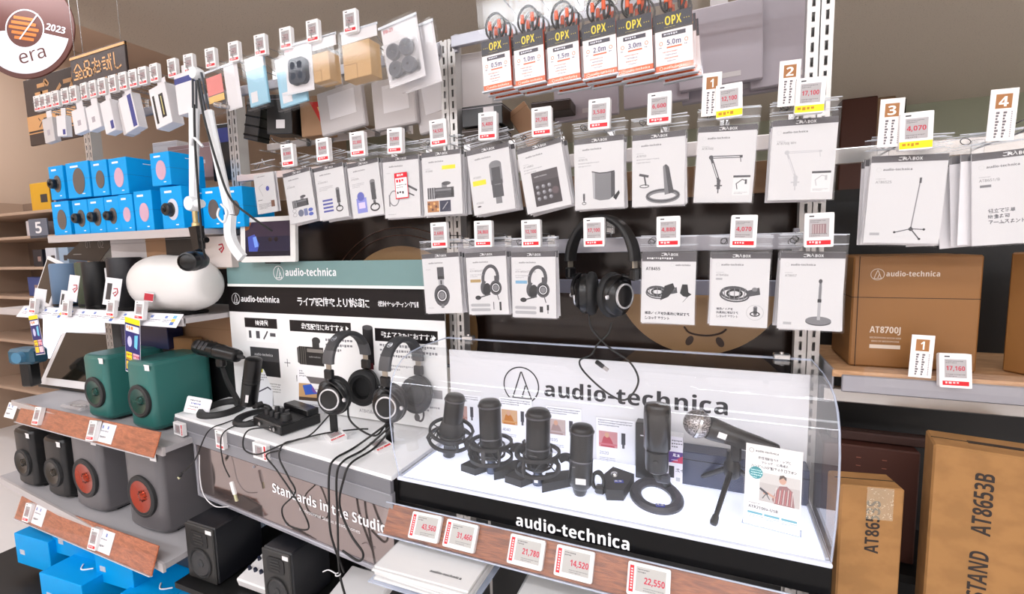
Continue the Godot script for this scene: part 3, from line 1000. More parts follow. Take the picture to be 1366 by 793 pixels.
	s.oval(620, 124, 20, 8, Color(0.3, 0.3, 0.31))
	s.rect(604, 236, 32, 20, Color(0.35, 0.12, 0.16))
	s.rect(648, 124, 226, 40, k)
	s.jp("歌ってみたにおすすめ", 672, 134, 19, Color.WHITE)
	s.poly([Vector2(858, 136), Vector2(868, 144), Vector2(858, 152)], Color.WHITE)
	s.small_print(664, 172, 200, 3, 9, Color(0.5, 0.5, 0.52))
	s.small_print(664, 236, 120, 2, 6, Color(0.65, 0.65, 0.67))
	s.rect(592, 300, 290, 26, Color(0.55, 0.54, 0.55))
	s.jp("音楽制作", 780, 336, 12, Color(0.4, 0.4, 0.42))
	s.small_print(780, 352, 90, 2, 6, Color(0.6, 0.6, 0.62))
	s.ring(560, 352, 28, 20, 7, Color(0.2, 0.2, 0.21))
	s.ring(560, 352, 18, 12, 4, Color(0.3, 0.3, 0.3))
	s.rect(590, 340, 26, 14, Color(0.25, 0.25, 0.25))
	s.text("AT8458a", 570, 400, 11, Color(0.5, 0.5, 0.52), 0, false)
	s.ring(800, 378, 14, 24, 6, Color(0.3, 0.28, 0.29))
	s.oval(790, 392, 10, 12, Color(0.3, 0.28, 0.29))
	s.small_print(76, 342, 150, 5, 5, Color(0.6, 0.6, 0.6))
	var q := thing("poster", "large white poster of microphones with a black headline band behind the counter", "poster", Vector3(-1.16, 1.178, 0.03))
	obj("board", bx(Vector3(0.9, 0.42, 0.004), 0.0005), mat("edge_white", Color(0.9, 0.91, 0.9), 0.4), q)
	obj("print", pane(0.9, 0.42), print_mat("poster_print", s.tex(), 0.4), q, Vector3(0, 0, 0.0022))
	obj("emblem", emblem(0.021, 0.002), ink, q, Vector3(-0.41, 0.164, 0.0026))
	obj("lettering", lettering("audio-technica", 0.0205, 0.185), ink, q, Vector3(-0.383, 0.154, 0.0026))
	obj("lettering", kana("ライブ配信をより快適に", 0.0275, 0.14, 1.0), ink, q, Vector3(-0.118, 0.149, 0.0026))
	obj("lettering", kana("機材セッティング別", 0.0165, 0.13, 0.98), ink, q, Vector3(0.216, 0.154, 0.0026))
	# the small tablet on the header
	s = sheet(230, 140, 1.0, Color(0.13, 0.12, 0.2))
	s.rect(0, 0, 230, 60, Color(0.2, 0.16, 0.22))
	s.poly([Vector2(0, 0), Vector2(36, 0), Vector2(20, 30), Vector2(0, 34)], Color(0.5, 0.3, 0.16))
	s.poly([Vector2(14, 60), Vector2(50, 50), Vector2(74, 90), Vector2(60, 130), Vector2(20, 126)], Color(0.24, 0.3, 0.62))
	s.poly([Vector2(40, 62), Vector2(58, 58), Vector2(70, 100), Vector2(50, 104)], Color(0.42, 0.55, 0.85))
	s.oval(130, 72, 10, 9, Color(0.12, 0.08, 0.1))
	s.oval(160, 72, 10, 9, Color(0.12, 0.08, 0.1))
	s.rect(0, 120, 230, 20, Color(0.1, 0.09, 0.14))
	var tb := thing("tablet_screen", "white framed tablet screen standing above the teal header strip", "tablet", Vector3(-1.335, 1.545, 0.075), "", rot(-4, 3, 0))
	obj("frame", mb().at(Vector3(0, 0, 0.006)).prism(round_rect(0.232, 0.146, 0.006), 0.012).done(), mat("tablet_white", Color(0.88, 0.88, 0.87), 0.35), tb)
	var sm := print_mat("tablet_print", s.tex(), 0.12)
	sm.emission_enabled = true
	sm.emission = Color.WHITE
	sm.emission_texture = sm.albedo_texture
	sm.emission_operator = BaseMaterial3D.EMISSION_OP_MULTIPLY
	sm.emission_energy_multiplier = 0.25
	obj("screen", pane(0.19, 0.112), sm, tb, Vector3(0, 0.002, 0.0066))
	obj("support_leg", mb().box(Vector3(0.03, 0.02, 0.05), Vector3(0, -0.068, -0.02), 0.002).done(), mat("box_black", Color(0.05, 0.05, 0.06), 0.3), tb)
	# loose small cards standing on the counter
	s = sheet(100, 130, 2.0, Color(0.92, 0.92, 0.93))
	s.small_print(8, 8, 80, 3, 4, Color(0.5, 0.5, 0.52))
	s.rect(6, 46, 84, 50, Color(0.75, 0.6, 0.42))
	s.poly([Vector2(20, 52), Vector2(60, 46), Vector2(74, 74), Vector2(30, 80)], Color(0.2, 0.35, 0.72))
	s.oval(66, 60, 12, 12, Color(0.45, 0.3, 0.62))
	s.rect(6, 86, 84, 10, Color(0.3, 0.24, 0.2))
	s.rect(12, 104, 14, 20, Color(0.3, 0.3, 0.32))
	s.small_print(40, 106, 50, 3, 3.2, Color(0.6, 0.6, 0.6))
	var c := thing("info_card", "white card with a colourful desk photo behind the small mixer", "info card", Vector3(-1.24, 0.965, 0.04), "", rot(-5, 6, 0))
	obj("paper", mb().box(Vector3(0.11, 0.15, 0.001), Vector3(0, 0.075, 0)).done(), mat("board_white", Color(0.87, 0.87, 0.885), 0.45), c)
	obj("print", pane(0.11, 0.15), print_mat("desk_card_print", s.tex()), c, Vector3(0, 0.075, 0.0007))
	s = sheet(100, 110, 2.0, Color(0.9, 0.91, 0.93))
	s.rect(0, 0, 60, 10, Color(0.75, 0.78, 0.1))
	s.small_print(20, 16, 70, 3, 4, Color(0.5, 0.5, 0.55))
	s.ring(24, 48, 12, 12, 4, Color(0.2, 0.3, 0.6))
	s.line([Vector2(40, 70), Vector2(80, 54), Vector2(92, 60)], 4, Color(0.25, 0.25, 0.3))
	c = thing("info_card", "pale card with a blue ring drawing between the two desk microphones", "info card", Vector3(-1.47, 0.965, 0.045), "", rot(-5, 10, 0))
	obj("paper", mb().box(Vector3(0.1, 0.13, 0.001), Vector3(0, 0.065, 0)).done(), mat("board_white", Color(0.87, 0.87, 0.885), 0.45), c)
	obj("print", pane(0.1, 0.13), print_mat("ring_card_print", s.tex()), c, Vector3(0, 0.065, 0.0007))
	s = sheet(100, 60, 2.2, Color(0.94, 0.94, 0.95))
	s.small_print(12, 8, 70, 1, 6, Color(0.4, 0.4, 0.45))
	s.small_print(18, 20, 70, 1, 7, Color(0.35, 0.4, 0.65))
	s.small_print(14, 34, 70, 1, 6, Color(0.4, 0.4, 0.45))
	s.small_print(10, 46, 60, 1, 4, Color(0.75, 0.4, 0.4))
	c = thing("notice_card", "rounded white notice card leaning at the left front of the counter", "notice", Vector3(-1.608, 0.966, 0.185), "", rot(-18, 14, -7))
	obj("card", mb().at(Vector3(0, 0.026, 0)).prism(round_rect(0.098, 0.055, 0.006), 0.001).done(), mat("board_white", Color(0.87, 0.87, 0.885), 0.45), c)
	obj("print", pane(0.088, 0.048), print_mat("notice_print", s.tex()), c, Vector3(0, 0.026, 0.0004))
# ---------------------------------------------------------------- order cards on hooks
var G0 := Color(0.13, 0.13, 0.14)
var G1 := Color(0.27, 0.27, 0.28)
var G2 := Color(0.45, 0.45, 0.46)
var G3 := Color(0.63, 0.63, 0.64)

func barrel(s: Sheet, x: float, y: float, w: float, h: float) -> void:
	s.rect(x, y, w, h, G1)
	s.rect(x, y + h * 0.12, w, h * 0.2, G2)
	s.rect(x, y - h * 0.05, w * 0.3, h * 1.1, G1)
	for i in 3:
		s.rect(x + w * (0.05 + 0.09 * i), y - h * 0.05, w * 0.03, h * 1.1, G3)
	s.rect(x + w * 0.55, y - h * 0.35, w * 0.2, h * 0.35, G2)
	s.oval(x + w * 0.72, y - h * 0.38, w * 0.17, h * 0.18, G1)
	s.rect(x + w * 0.9, y + h * 0.1, w * 0.08, h * 0.8, G0)

func stick_mic(s: Sheet, x: float, y: float, w: float, h: float) -> void:
	s.oval(x + w / 2, y + w * 0.3, w / 2, w * 0.3, G2)
	s.rect(x, y + w * 0.3, w, h * 0.45, G2)
	s.rect(x + w * 0.15, y + w * 0.5, w * 0.7, h * 0.38, G1)
	s.rect(x + w * 0.05, y + h * 0.45, w * 0.9, h * 0.4, G1)
	s.rect(x + w * 0.25, y + h * 0.85, w * 0.5, h * 0.15, G2)

func desk_mic(s: Sheet, x: float, y: float, h: float) -> void:
	stick_mic(s, x - h * 0.1, y, h * 0.2, h * 0.75)
	s.line([Vector2(x, y + h * 0.7), Vector2(x + h * 0.03, y + h * 0.8)], h * 0.07, G1)
	s.ring(x, y + h * 0.88, h * 0.17, h * 0.11, h * 0.045, G0)

func cup(s: Sheet, x: float, y: float, r: float) -> void:
	s.oval(x, y, r, r * 1.12, G1)
	s.oval(x, y, r * 0.8, r * 0.85, G0)
	s.ring(x, y, r * 0.56, r * 0.58, r * 0.12, Color(0.85, 0.85, 0.86))
	s.oval(x, y, r * 0.4, r * 0.42, G2)

func headset(s: Sheet, x: float, y: float, k: float) -> void:
	s.ring(x, y + 20 * k, 15 * k, 22 * k, 6 * k, G1, 0.12)
	s.oval(x - 13 * k, y + 38 * k, 8 * k, 13 * k, G1)
	s.oval(x - 3 * k, y + 38 * k, 10 * k, 15 * k, Color(0.8, 0.795, 0.8), 0.1)
	s.oval(x - 8 * k, y + 41 * k, 8 * k, 12 * k, G0, 0.15)
	cup(s, x + 10 * k, y + 38 * k, 12 * k)
	s.rect(x + 8 * k, y + 16 * k, 9 * k, 9 * k, G1)
	s.line([Vector2(x - 2 * k, y + 50 * k), Vector2(x - 22 * k, y + 55 * k)], 2.2 * k, G1)
	s.oval(x - 27 * k, y + 56 * k, 6 * k, 4 * k, G0)
	s.line([Vector2(x + 12 * k, y + 50 * k), Vector2(x + 15 * k, y + 60 * k)], 1.6 * k, G1)

func shock(s: Sheet, x: float, y: float, k: float) -> void:
	s.ring(x, y, 24 * k, 12 * k, 4 * k, G1, 0.06)
	s.ring(x, y + 4 * k, 26 * k, 13 * k, 3 * k, G1, 0.06)
	s.ring(x, y + 1 * k, 13 * k, 7 * k, 4 * k, G0)
	for i in 5:
		s.line([Vector2(x - 20 * k + i * 10 * k, y - 9 * k), Vector2(x - 16 * k + i * 8 * k, y + 13 * k)], 1.6 * k, G2)
	s.poly([Vector2(x + 20 * k, y - 4 * k), Vector2(x + 44 * k, y - 12 * k), Vector2(x + 46 * k, y + 2 * k), Vector2(x + 24 * k, y + 7 * k)], G1)
	s.oval(x + 36 * k, y - 8 * k, 5 * k, 4 * k, G2)

func boom(s: Sheet, a: Color, b: Color, w: float) -> void:
	s.line([Vector2(27, 60), Vector2(82, 60)], w, a)
	s.line([Vector2(30, 60), Vector2(78, 60)], w * 0.35, b)
	s.line([Vector2(27, 60), Vector2(44, 106)], w, a)
	s.line([Vector2(31, 72), Vector2(41, 99)], w * 0.35, b)
	s.oval(27, 60, 4, 4, a)
	s.oval(44, 106, 3.6, 3.6, a)
	s.rect(41, 108, 6, 14, a)
	s.rect(37, 114, 14, 2.4, a)
	s.rect(43, 120, 2, 10, a)
	s.line([Vector2(80, 62), Vector2(81, 70)], 1.2, a)
	s.rect(70, 96, 30, 38, Color(0.83, 0.83, 0.83))
	s.rect(70, 96, 30, 4, G1)
	s.line([Vector2(78, 122), Vector2(76, 112), Vector2(86, 104), Vector2(93, 106)], 1.6, a)
	s.rect(91, 104, 3.4, 9, a)
	s.small_print(73, 128, 24, 2, 1.4, G3)

func stand_base(s: Sheet) -> void:
	s.ring(62, 128, 30, 11, 8, G2)
	s.ring(62, 127, 31, 11.5, 3, G1)
	s.poly([Vector2(62, 68), Vector2(68, 64), Vector2(74, 70), Vector2(84, 122), Vector2(66, 126)], G1)
	s.poly([Vector2(62, 68), Vector2(66, 66), Vector2(74, 124), Vector2(66, 126)], G2)
	s.ring(24, 94, 15, 15, 0.6, Color(0.8, 0.8, 0.8))
	s.line([Vector2(16, 82), Vector2(32, 86)], 5, G1)
	s.line([Vector2(25, 86), Vector2(28, 104)], 3, G1)
	s.ring(25, 106, 9, 3, 1.6, G1)

func art(id: String) -> Texture2D:
	var paper := Color(0.79, 0.785, 0.79)
	var s := sheet(105, 148, 2.3, paper)
	var head := id != "arm_leaf"
	var model := {"desk": "AT2020USB-X", "mic": "AT2020", "mixer": "AT-UMX3", "shield": "AT8175", "base": "AT8703", "boom_black": "AT8700J", "boom_white": "AT8700J WH", "tall": "AT8652S", "lines": "AT8651/B", "barrel": "AT2040USB", "barrel_usb": "AT2040", "stick": "ATR2500x", "headphone": "", "headset_xlr": "ATH-M50xSTS", "headset_usb": "ATH-M50xSTS-USB", "shock": "AT8455", "shock_ring": "AT8458a", "table": "AT8657", "cable": "", "arm_leaf": "AT8700J WH"}
	var dark := Color(0.33, 0.32, 0.33)
	if head:
		var hh := 20.0 if id == "shock" else 11.0
		s.rect(0, 0, 105, hh, dark)
		s.jp("ご購入", 37, 2.6, 6, Color(0.9, 0.9, 0.9), 0.14)
		s.text("BOX", 57, 8.6, 5, Color(0.9, 0.9, 0.9))
		if id == "shock":
			s.small_print(10, 12, 86, 1, 4, Color(0.85, 0.85, 0.85))
	var ly := 25.0 if head else 12.0
	var lx := 60.0 if id == "shock" else 12.0
	if id == "shock":
		ly = 29
	s.ring(lx, ly - 2, 3.4, 3.4, 0.7, Color(0.75, 0.75, 0.75))
	s.text("audio-technica", lx + 6, ly, 3.6, Color(0.35, 0.35, 0.36), 0, true, 40 if id != "shock" else 28)
	var my := 46.0
	if id in ["shock"]:
		s.text(model[id], 8, 38, 6, Color(0.2, 0.2, 0.2), 0, true)
	elif id not in ["mic", "arm_leaf"]:
		s.small_print(9, my - 8, 22, 1, 1.4, G3)
		s.text(model[id], 9, my, 4.2, Color(0.42, 0.42, 0.43), 0, false)
		if id in ["mixer", "shield", "base"]:
			s.small_print(9, my + 4, 44, 2, 2.8, G3, 2.2)
	match id:
		"arm_leaf":
			s.line([Vector2(26, 46), Vector2(22, 52), Vector2(38, 84)], 2, G3)
			s.line([Vector2(26, 46), Vector2(44, 40)], 2, G3)
			s.oval(66, 58, 9, 9, Color(0.25, 0.28, 0.6))
			s.small_print(10, 96, 40, 1, 4, G1)
			s.small_print(10, 112, 74, 4, 3, G2, 1.8)
			s.rect(76, 104, 18, 24, Color(0.45, 0.3, 0.22))
		"barrel":
			barrel(s, 20, 84, 62, 20)
			for i in 2:
				s.ring(24, 112 + i * 12, 7, 5, 1, G2)
			s.oval(48, 122, 11, 10, Color(0.4, 0.42, 0.5))
			s.rect(60, 112, 14, 20, Color(0.42, 0.46, 0.6))
			s.oval(86, 118, 9, 5, Color(0.3, 0.36, 0.66))
			s.oval(86, 130, 9, 5, Color(0.3, 0.36, 0.66))
		"desk":
			desk_mic(s, 76, 64, 66)
			for i in 4:
				s.rect(18, 92 + i * 10, 36, 5, Color(0.28, 0.3, 0.58))
			s.small_print(10, 56, 50, 3, 2.4, G3)
		"stick":
			desk_mic(s, 78, 52, 84)
			s.rect(18, 96, 34, 40, Color(0.5, 0.52, 0.78))
			s.oval(34, 92, 12, 12, Color(0.36, 0.38, 0.66))
			s.rect(24, 108, 22, 16, Color(0.8, 0.75, 0.9))
			s.small_print(10, 56, 40, 3, 2.4, G3)
		"cable":
			s.line([Vector2(60, 62), Vector2(72, 72), Vector2(96, 84)], 5, G1)
			s.line([Vector2(60, 84), Vector2(88, 96)], 3, G1)
			s.ring(30, 100, 14, 18, 2.5, G2)
			s.line([Vector2(16, 92), Vector2(16, 118)], 4, G2)
			s.small_print(10, 138, 40, 1, 2.4, G3)
		"barrel_usb":
			s.rect(54, 34, 36, 9, Color(0.93, 0.8, 0.12))
			barrel(s, 12, 84, 72, 24)
			s.rect(10, 114, 32, 26, Color(0.62, 0.42, 0.25))
			for i in 6:
				s.oval(14 + i * 5, 120 + (i % 3) * 7, 3, 3, Color(0.85, 0.65, 0.4) if i % 2 else Color(0.35, 0.2, 0.15))
			s.rect(44, 114, 30, 26, Color(0.16, 0.17, 0.25))
			s.line([Vector2(52, 134), Vector2(66, 118)], 2.2, G3)
		"mic":
			s.text("AT2020", 9, 66, 4.2, Color(0.42, 0.42, 0.43), 0, false)
			s.rect(6, 71, 34, 11, Color(0.93, 0.8, 0.12))
			stick_mic(s, 52, 34, 30, 96)
			s.text("audio-technica", 60, 88, 1.6, Color(0.7, 0.7, 0.7))
			s.text("AT2020", 9, 124, 4, G2, 0, false)
			s.oval(16, 130, 5, 1.5, G0)
		"mixer":
			s.poly([Vector2(24, 60), Vector2(86, 60), Vector2(86, 136), Vector2(24, 136)], Color(0.2, 0.18, 0.19))
			s.rect(24, 60, 62, 22, Color(0.28, 0.26, 0.27))
			s.text("audio-technica", 30, 72, 3, Color(0.75, 0.75, 0.75))
			for r in 3:
				for c in 3:
					s.oval(34 + c * 14, 94 + r * 13, 4.4, 4.4, G2)
					s.oval(33 + c * 14, 92.6 + r * 13, 2.2, 2.2, G3)
			s.oval(74, 108, 8, 8, Color(0.33, 0.28, 0.29))
		"shield":
			s.poly([Vector2(38, 70), Vector2(52, 73), Vector2(70, 73), Vector2(84, 71), Vector2(86, 74), Vector2(86, 122), Vector2(74, 130), Vector2(54, 131), Vector2(40, 126)], G2)
			s.poly([Vector2(38, 70), Vector2(44, 72), Vector2(44, 128), Vector2(40, 126)], G3)
			s.poly([Vector2(78, 73), Vector2(86, 74), Vector2(86, 122), Vector2(78, 126)], G1)
			s.line([Vector2(38, 70), Vector2(54, 74), Vector2(70, 74), Vector2(85, 72)], 1.8, G0)
			s.poly([Vector2(82, 126), Vector2(94, 112), Vector2(96, 118), Vector2(88, 132)], G0)
			desk_mic(s, 20, 114, 24)
		"base":
			stand_base(s)
		"boom_black":
			boom(s, G1, Color(0.8, 0.8, 0.8), 5)
		"boom_white":
			boom(s, Color(0.69, 0.69, 0.7), Color(0.8, 0.795, 0.8), 3.4)
		"tall":
			s.line([Vector2(71, 40), Vector2(65, 122)], 1.6, G2)
			s.rect(69.6, 38, 3, 9, G1)
			s.poly([Vector2(61, 124), Vector2(65, 119), Vector2(69, 124), Vector2(65, 127)], G0)
			s.line([Vector2(44, 129), Vector2(65, 123), Vector2(82, 124)], 1.4, G1)
			s.line([Vector2(65, 123), Vector2(77, 139)], 1.8, G1)
			for q in [[43, 129], [83, 124], [78, 140]]:
				s.oval(q[0], q[1], 1.8, 1.8, G0)
			s.rect(8, 130, 14, 4.6, G3)
		"lines":
			s.rect(10, 51, 14, 4, G2)
			for i in 3:
				s.jp(["組立て簡単", "折曲げ可", "アームスタンド"][i], 20, 90 + i * 9, 6.5, Color(0.25, 0.25, 0.27))
		"headphone":
			s.poly([Vector2(41, 34), Vector2(60, 34), Vector2(60, 64), Vector2(41, 64)], G1)
			s.rect(43, 64, 15, 14, G3)
			s.rect(42, 56, 17, 7, G0)
			s.rect(48, 66, 5, 10, G1)
			s.oval(50, 104, 22, 27, G1)
			cup(s, 50, 104, 21)
			s.rect(46, 126, 8, 9, G2)
			s.text("ATH-M50x", 8, 136, 2.6, G3, 0, false)
		"headset_xlr", "headset_usb":
			headset(s, 62, 36, 1.28)
			s.small_print(9, 52, 32, 2, 2.4, G3)
			s.rect(9, 64, 28, 7, Color(0.62, 0.52, 0.33) if id == "headset_xlr" else Color(0.45, 0.62, 0.74))
			for i in 4:
				s.rect(10 + (i % 2) * 24, 122 + (i / 2) * 11, 21, 7, G3)
				s.oval(10 + (i % 2) * 24, 125.5 + (i / 2) * 11, 3.5, 3.5, G3)
				s.oval(31 + (i % 2) * 24, 125.5 + (i / 2) * 11, 3.5, 3.5, G3)
			if id == "headset_xlr":
				s.rect(66, 118, 2, 18, G1)
				s.rect(82, 118, 5, 20, G0)
			else:
				s.rect(66, 122, 8, 13, G0)
				s.rect(83, 118, 5, 12, G0)
				s.rect(84.5, 129, 2, 9, G1)
		"shock":
			shock(s, 32, 82, 0.85)
			s.poly([Vector2(46, 70), Vector2(62, 64), Vector2(66, 74), Vector2(54, 92), Vector2(38, 100)], G0)
			s.poly([Vector2(80, 66), Vector2(90, 66), Vector2(92, 82), Vector2(98, 86), Vector2(90, 92), Vector2(82, 90), Vector2(76, 84)], G0)
			s.line([Vector2(90, 92), Vector2(82, 102)], 1, G2)
			s.jp("振動ノイズを効果的に吸収する", 8, 124, 6, Color(0.2, 0.2, 0.22), 0.15, 1.05)
			s.jp("ショックマウント", 8, 134, 6, Color(0.2, 0.2, 0.22), 0.15, 1.05)
		"shock_ring":
			shock(s, 44, 80, 1.0)
			s.jp("振動ノイズを", 12, 110, 5, Color(0.3, 0.3, 0.32), 0.14)
			s.jp("効果的に吸収する", 12, 117.5, 5, Color(0.3, 0.3, 0.32), 0.14)
			s.jp("ショックマウント", 12, 125, 5, Color(0.3, 0.3, 0.32), 0.14)
			s.ring(82, 118, 15, 15, 0.7, G3)
			stick_mic(s, 79, 105, 7, 20)
			s.ring(82, 121, 8, 4, 2, G0)
			s.rect(9, 50, 12, 4, G3)
		"table":
			s.oval(68, 131, 21, 8, G1)
			s.oval(68, 129, 21, 8, G2)
			s.rect(65.6, 64, 5.2, 64, G3)
			s.rect(66.2, 54, 4, 36, G2)
			s.rect(65, 88, 6, 6, G0)
			s.oval(68, 54, 3, 4, G1)
			s.rect(10, 134, 14, 5, G3)
	return s.tex()

var card_mesh: ArrayMesh
var sleeve_mesh: ArrayMesh
var loop_mesh: ArrayMesh
var hook_mesh: ArrayMesh

func wire_hook(x: float, y: float, z0: float, z1: float, label: String, tagged := true, ytag := 0.0) -> void:
	var steel := mat("hook_steel", Color(0.72, 0.72, 0.72), 0.22, 0.85)
	var t := thing("display_hook", label, "hook", Vector3(x, y, z0), "wire hooks on the rails")
	var L := z1 - z0
	obj("prong", mb().tube(curve([Vector3(0, 0.0, 0.004), Vector3(0, 0, L - 0.02), Vector3(0, 0.004, L - 0.006), Vector3(0, 0.014, L)], 4), 0.0019, 7).done(), steel, t)
	obj("saddle", mb().box(Vector3(0.02, 0.03, 0.004), Vector3(0, 0.0, 0.002), 0.001).done(), steel, t)
	if tagged:
		var r: float = ytag - y
		obj("tag_arm", mb().tube(curve([Vector3(0.006, 0.008, 0.004), Vector3(0.008, r * 0.45, 0.018), Vector3(0.008, r - 0.006, 0.034), Vector3(0.008, r, 0.05), Vector3(0.004, r, L - 0.015), Vector3(0, r, L + 0.006)], 4), 0.0014, 6).done(), steel, t)

func hang_cards(id: String, x: float, y: float, z: float, roll: float, n: int, name_: String, size := Vector2(0.105, 0.148), yaw := 0.0, spread := 0.0) -> void:
	# y: centre of the front card
	var edge := mat("card_edge", Color(0.85, 0.84, 0.85), 0.55)
	var clear := clear_mat("sleeve_clear", Color(0.96, 0.97, 1.0), 0.02, 0.08, 0.35)
	if card_mesh == null:
		card_mesh = mb().box(Vector3(1, 1, 0.0022), Vector3.ZERO, 0.0003).done()
		sleeve_mesh = mb().quad(1, 1, Rect2(0, 0, 1, 1), 0.0).done()
	var ink := print_mat("card_print_" + id, art(id), 0.55, 0.35)
	var top := mat("header_grey", Color(0.33, 0.32, 0.33), 0.5)
	for i in n:
		var front := i == 0
		var r := roll + (rng.randf_range(-2.2, 2.2) if i else 0.0)
		var dx := spread * i + (rng.randf_range(-0.003, 0.003) if i else 0.0)
		var at := Vector3(x + dx, y + (rng.randf_range(-0.003, 0.002) if i else 0.0), z - i * 0.0095)
		var lab: String = (["front order card with %s", "second order card, behind the one with %s", "third order card in the stack with %s", "fourth order card in the stack with %s", "fifth order card in the stack with %s", "sixth order card in the stack with %s", "last order card in the stack with %s"][i]) % name_
		var c := thing("order_card", lab, "card", at, "order cards behind the card with " + name_ if not front else "front order cards", rot(0, yaw + (rng.randf_range(-2.0, 2.0) if i else 0.0), r))
		obj("card_board", card_mesh, edge, c, Vector3.ZERO, Basis.from_scale(Vector3(size.x, size.y, 1)))
		if front:
			obj("print", pane(size.x, size.y), ink, c, Vector3(0, 0, 0.0016))
		elif id != "arm_leaf":
			obj("header_band", pane(size.x, size.y * 0.075), top, c, Vector3(0, size.y * 0.4625, 0.0014))
		var sw := size.x + 0.006
		var sh := size.y + 0.036
		if i < 3:
			obj("clear_sleeve", pane(sw, sh), clear, c, Vector3(0, 0.0155, 0.0036 if front else 0.003))
		if i < 4:
			obj("sleeve_seal", mb().box(Vector3(sw, 0.0012, 0.0012)).box(Vector3(sw, 0.0008, 0.001), Vector3(0, -0.018, 0)).done(), mat("sleeve_seal", Color(0.8, 0.82, 0.85), 0.2), c, Vector3(0, 0.033 + size.y / 2, 0.002))
		if i < 3 and rng.randf() < 0.75:
			obj("binder_ring", mb().tube(circle_path(0.007, 14), 0.0007, 5, -1.0, [], true).done(), mat("ring_dark", Color(0.12, 0.12, 0.12), 0.4), c, Vector3(-size.x * 0.3, size.y / 2 + 0.024, 0.002), rot(60, rng.randf_range(-50, 50), 0))

func build_cards() -> void:
	var rows := [
		# id, x, y, z, roll, n, description
		["arm_leaf", -1.226, 1.678, 0.165, 4.0, 2, "a tiny white arm and dark blue dot", 0.78],
		["barrel", -1.108, 1.663, 0.15, 7.0, 4, "a barrel microphone over small pictures", 1.0],
		["desk", -0.99, 1.667, 0.15, 5.0, 5, "a desk microphone and blue label lines", 1.0],
		["stick", -0.872, 1.668, 0.148, 5.0, 4, "a desk microphone beside a lilac picture", 1.0],
		["cable", -0.752, 1.664, 0.152, 0.0, 4, "a plug cable under a red notice", 1.06],
		["barrel_usb", -0.63, 1.665, 0.152, 0.5, 6, "a large barrel microphone under a yellow label", 1.06],
		["mic", -0.496, 1.664, 0.15, 6.0, 6, "an upright microphone and yellow label", 1.05],
		["mixer", -0.362, 1.66, 0.152, 9.5, 5, "a small dark mixer, hanging tilted", 1.02],
		["shield", -0.236, 1.658, 0.15, 0.5, 5, "a curved grey pop shield", 1.03],
		["base", -0.112, 1.655, 0.15, 0.0, 4, "a stand with a ring base", 1.0],
		["boom_black", 0.014, 1.655, 0.15, -3.0, 3, "a black boom arm", 1.0],
		["boom_white", 0.146, 1.652, 0.15, -2.0, 5, "a pale boom arm drawn in thin lines", 1.0],
		["tall", 0.304, 1.569, 0.15, -2.5, 6, "a tall thin tripod stand", 1.03],
		["lines", 0.449, 1.565, 0.15, 3.5, 7, "three lines of print", 1.03],
		["headphone", -0.642, 1.414, 0.15, 2.5, 4, "one headphone cup seen from the side", 1.04],
		["headset_xlr", -0.514, 1.415, 0.15, 2.0, 4, "a headset and a tan label", 1.04],
		["headset_usb", -0.392, 1.412, 0.15, 0.0, 4, "a headset and a light blue label", 1.05],
		["shock", -0.09, 1.409, 0.15, -1.0, 3, "a clip shock mount and a tall black header", 1.03],
		["shock_ring", 0.046, 1.406, 0.15, -0.8, 4, "a round shock mount ring", 1.0],
		["table", 0.168, 1.405, 0.15, -1.0, 6, "a round base desk stand", 1.0],
	]
	for r in rows:
		var k: float = r[7]
		var size := Vector2(0.105, 0.148) * k
		var lean := 0.0
		if r[0] in ["lines"]:
			lean = -0.012
		hang_cards(r[0], r[1], r[2], r[3], r[4], r[5], r[6], size, 0.0, lean)
		var yt: float = r[2] + 0.122
		wire_hook(r[1], r[2] + size.y / 2 + 0.026, 0.012, 0.17, "wire hook holding the cards with %s" % r[6], true, yt)
	# the red notice stuck over the cable card
	var s := sheet(40, 62, 2.2, Color(0.93, 0.9, 0.9))
	s.rect(0, 0, 40, 62, Color(0.8, 0.12, 0.18))
	s.rect(2, 12, 36, 47, Color(0.95, 0.93, 0.93))
	s.small_print(8, 3, 24, 1, 6, Color(0.95, 0.85, 0.85))
	s.small_print(5, 16, 30, 1, 7, Color(0.8, 0.15, 0.2))
	s.small_print(5, 28, 30, 2, 3, Color(0.4, 0.4, 0.4))
	s.small_print(5, 44, 30, 1, 7, Color(0.2, 0.2, 0.22))
	var t := thing("notice_card", "small red framed notice taped on the card with a plug cable", "notice", Vector3(-0.749, 1.667, 0.157), "", rot(0, 0, 2))
	obj("paper", bx(Vector3(0.04, 0.066, 0.0006)), mat("card_edge", Color(0.85, 0.84, 0.85)), t)
	obj("print", pane(0.04, 0.066), print_mat("notice_red_print", s.tex()), t, Vector3(0, 0, 0.0005))
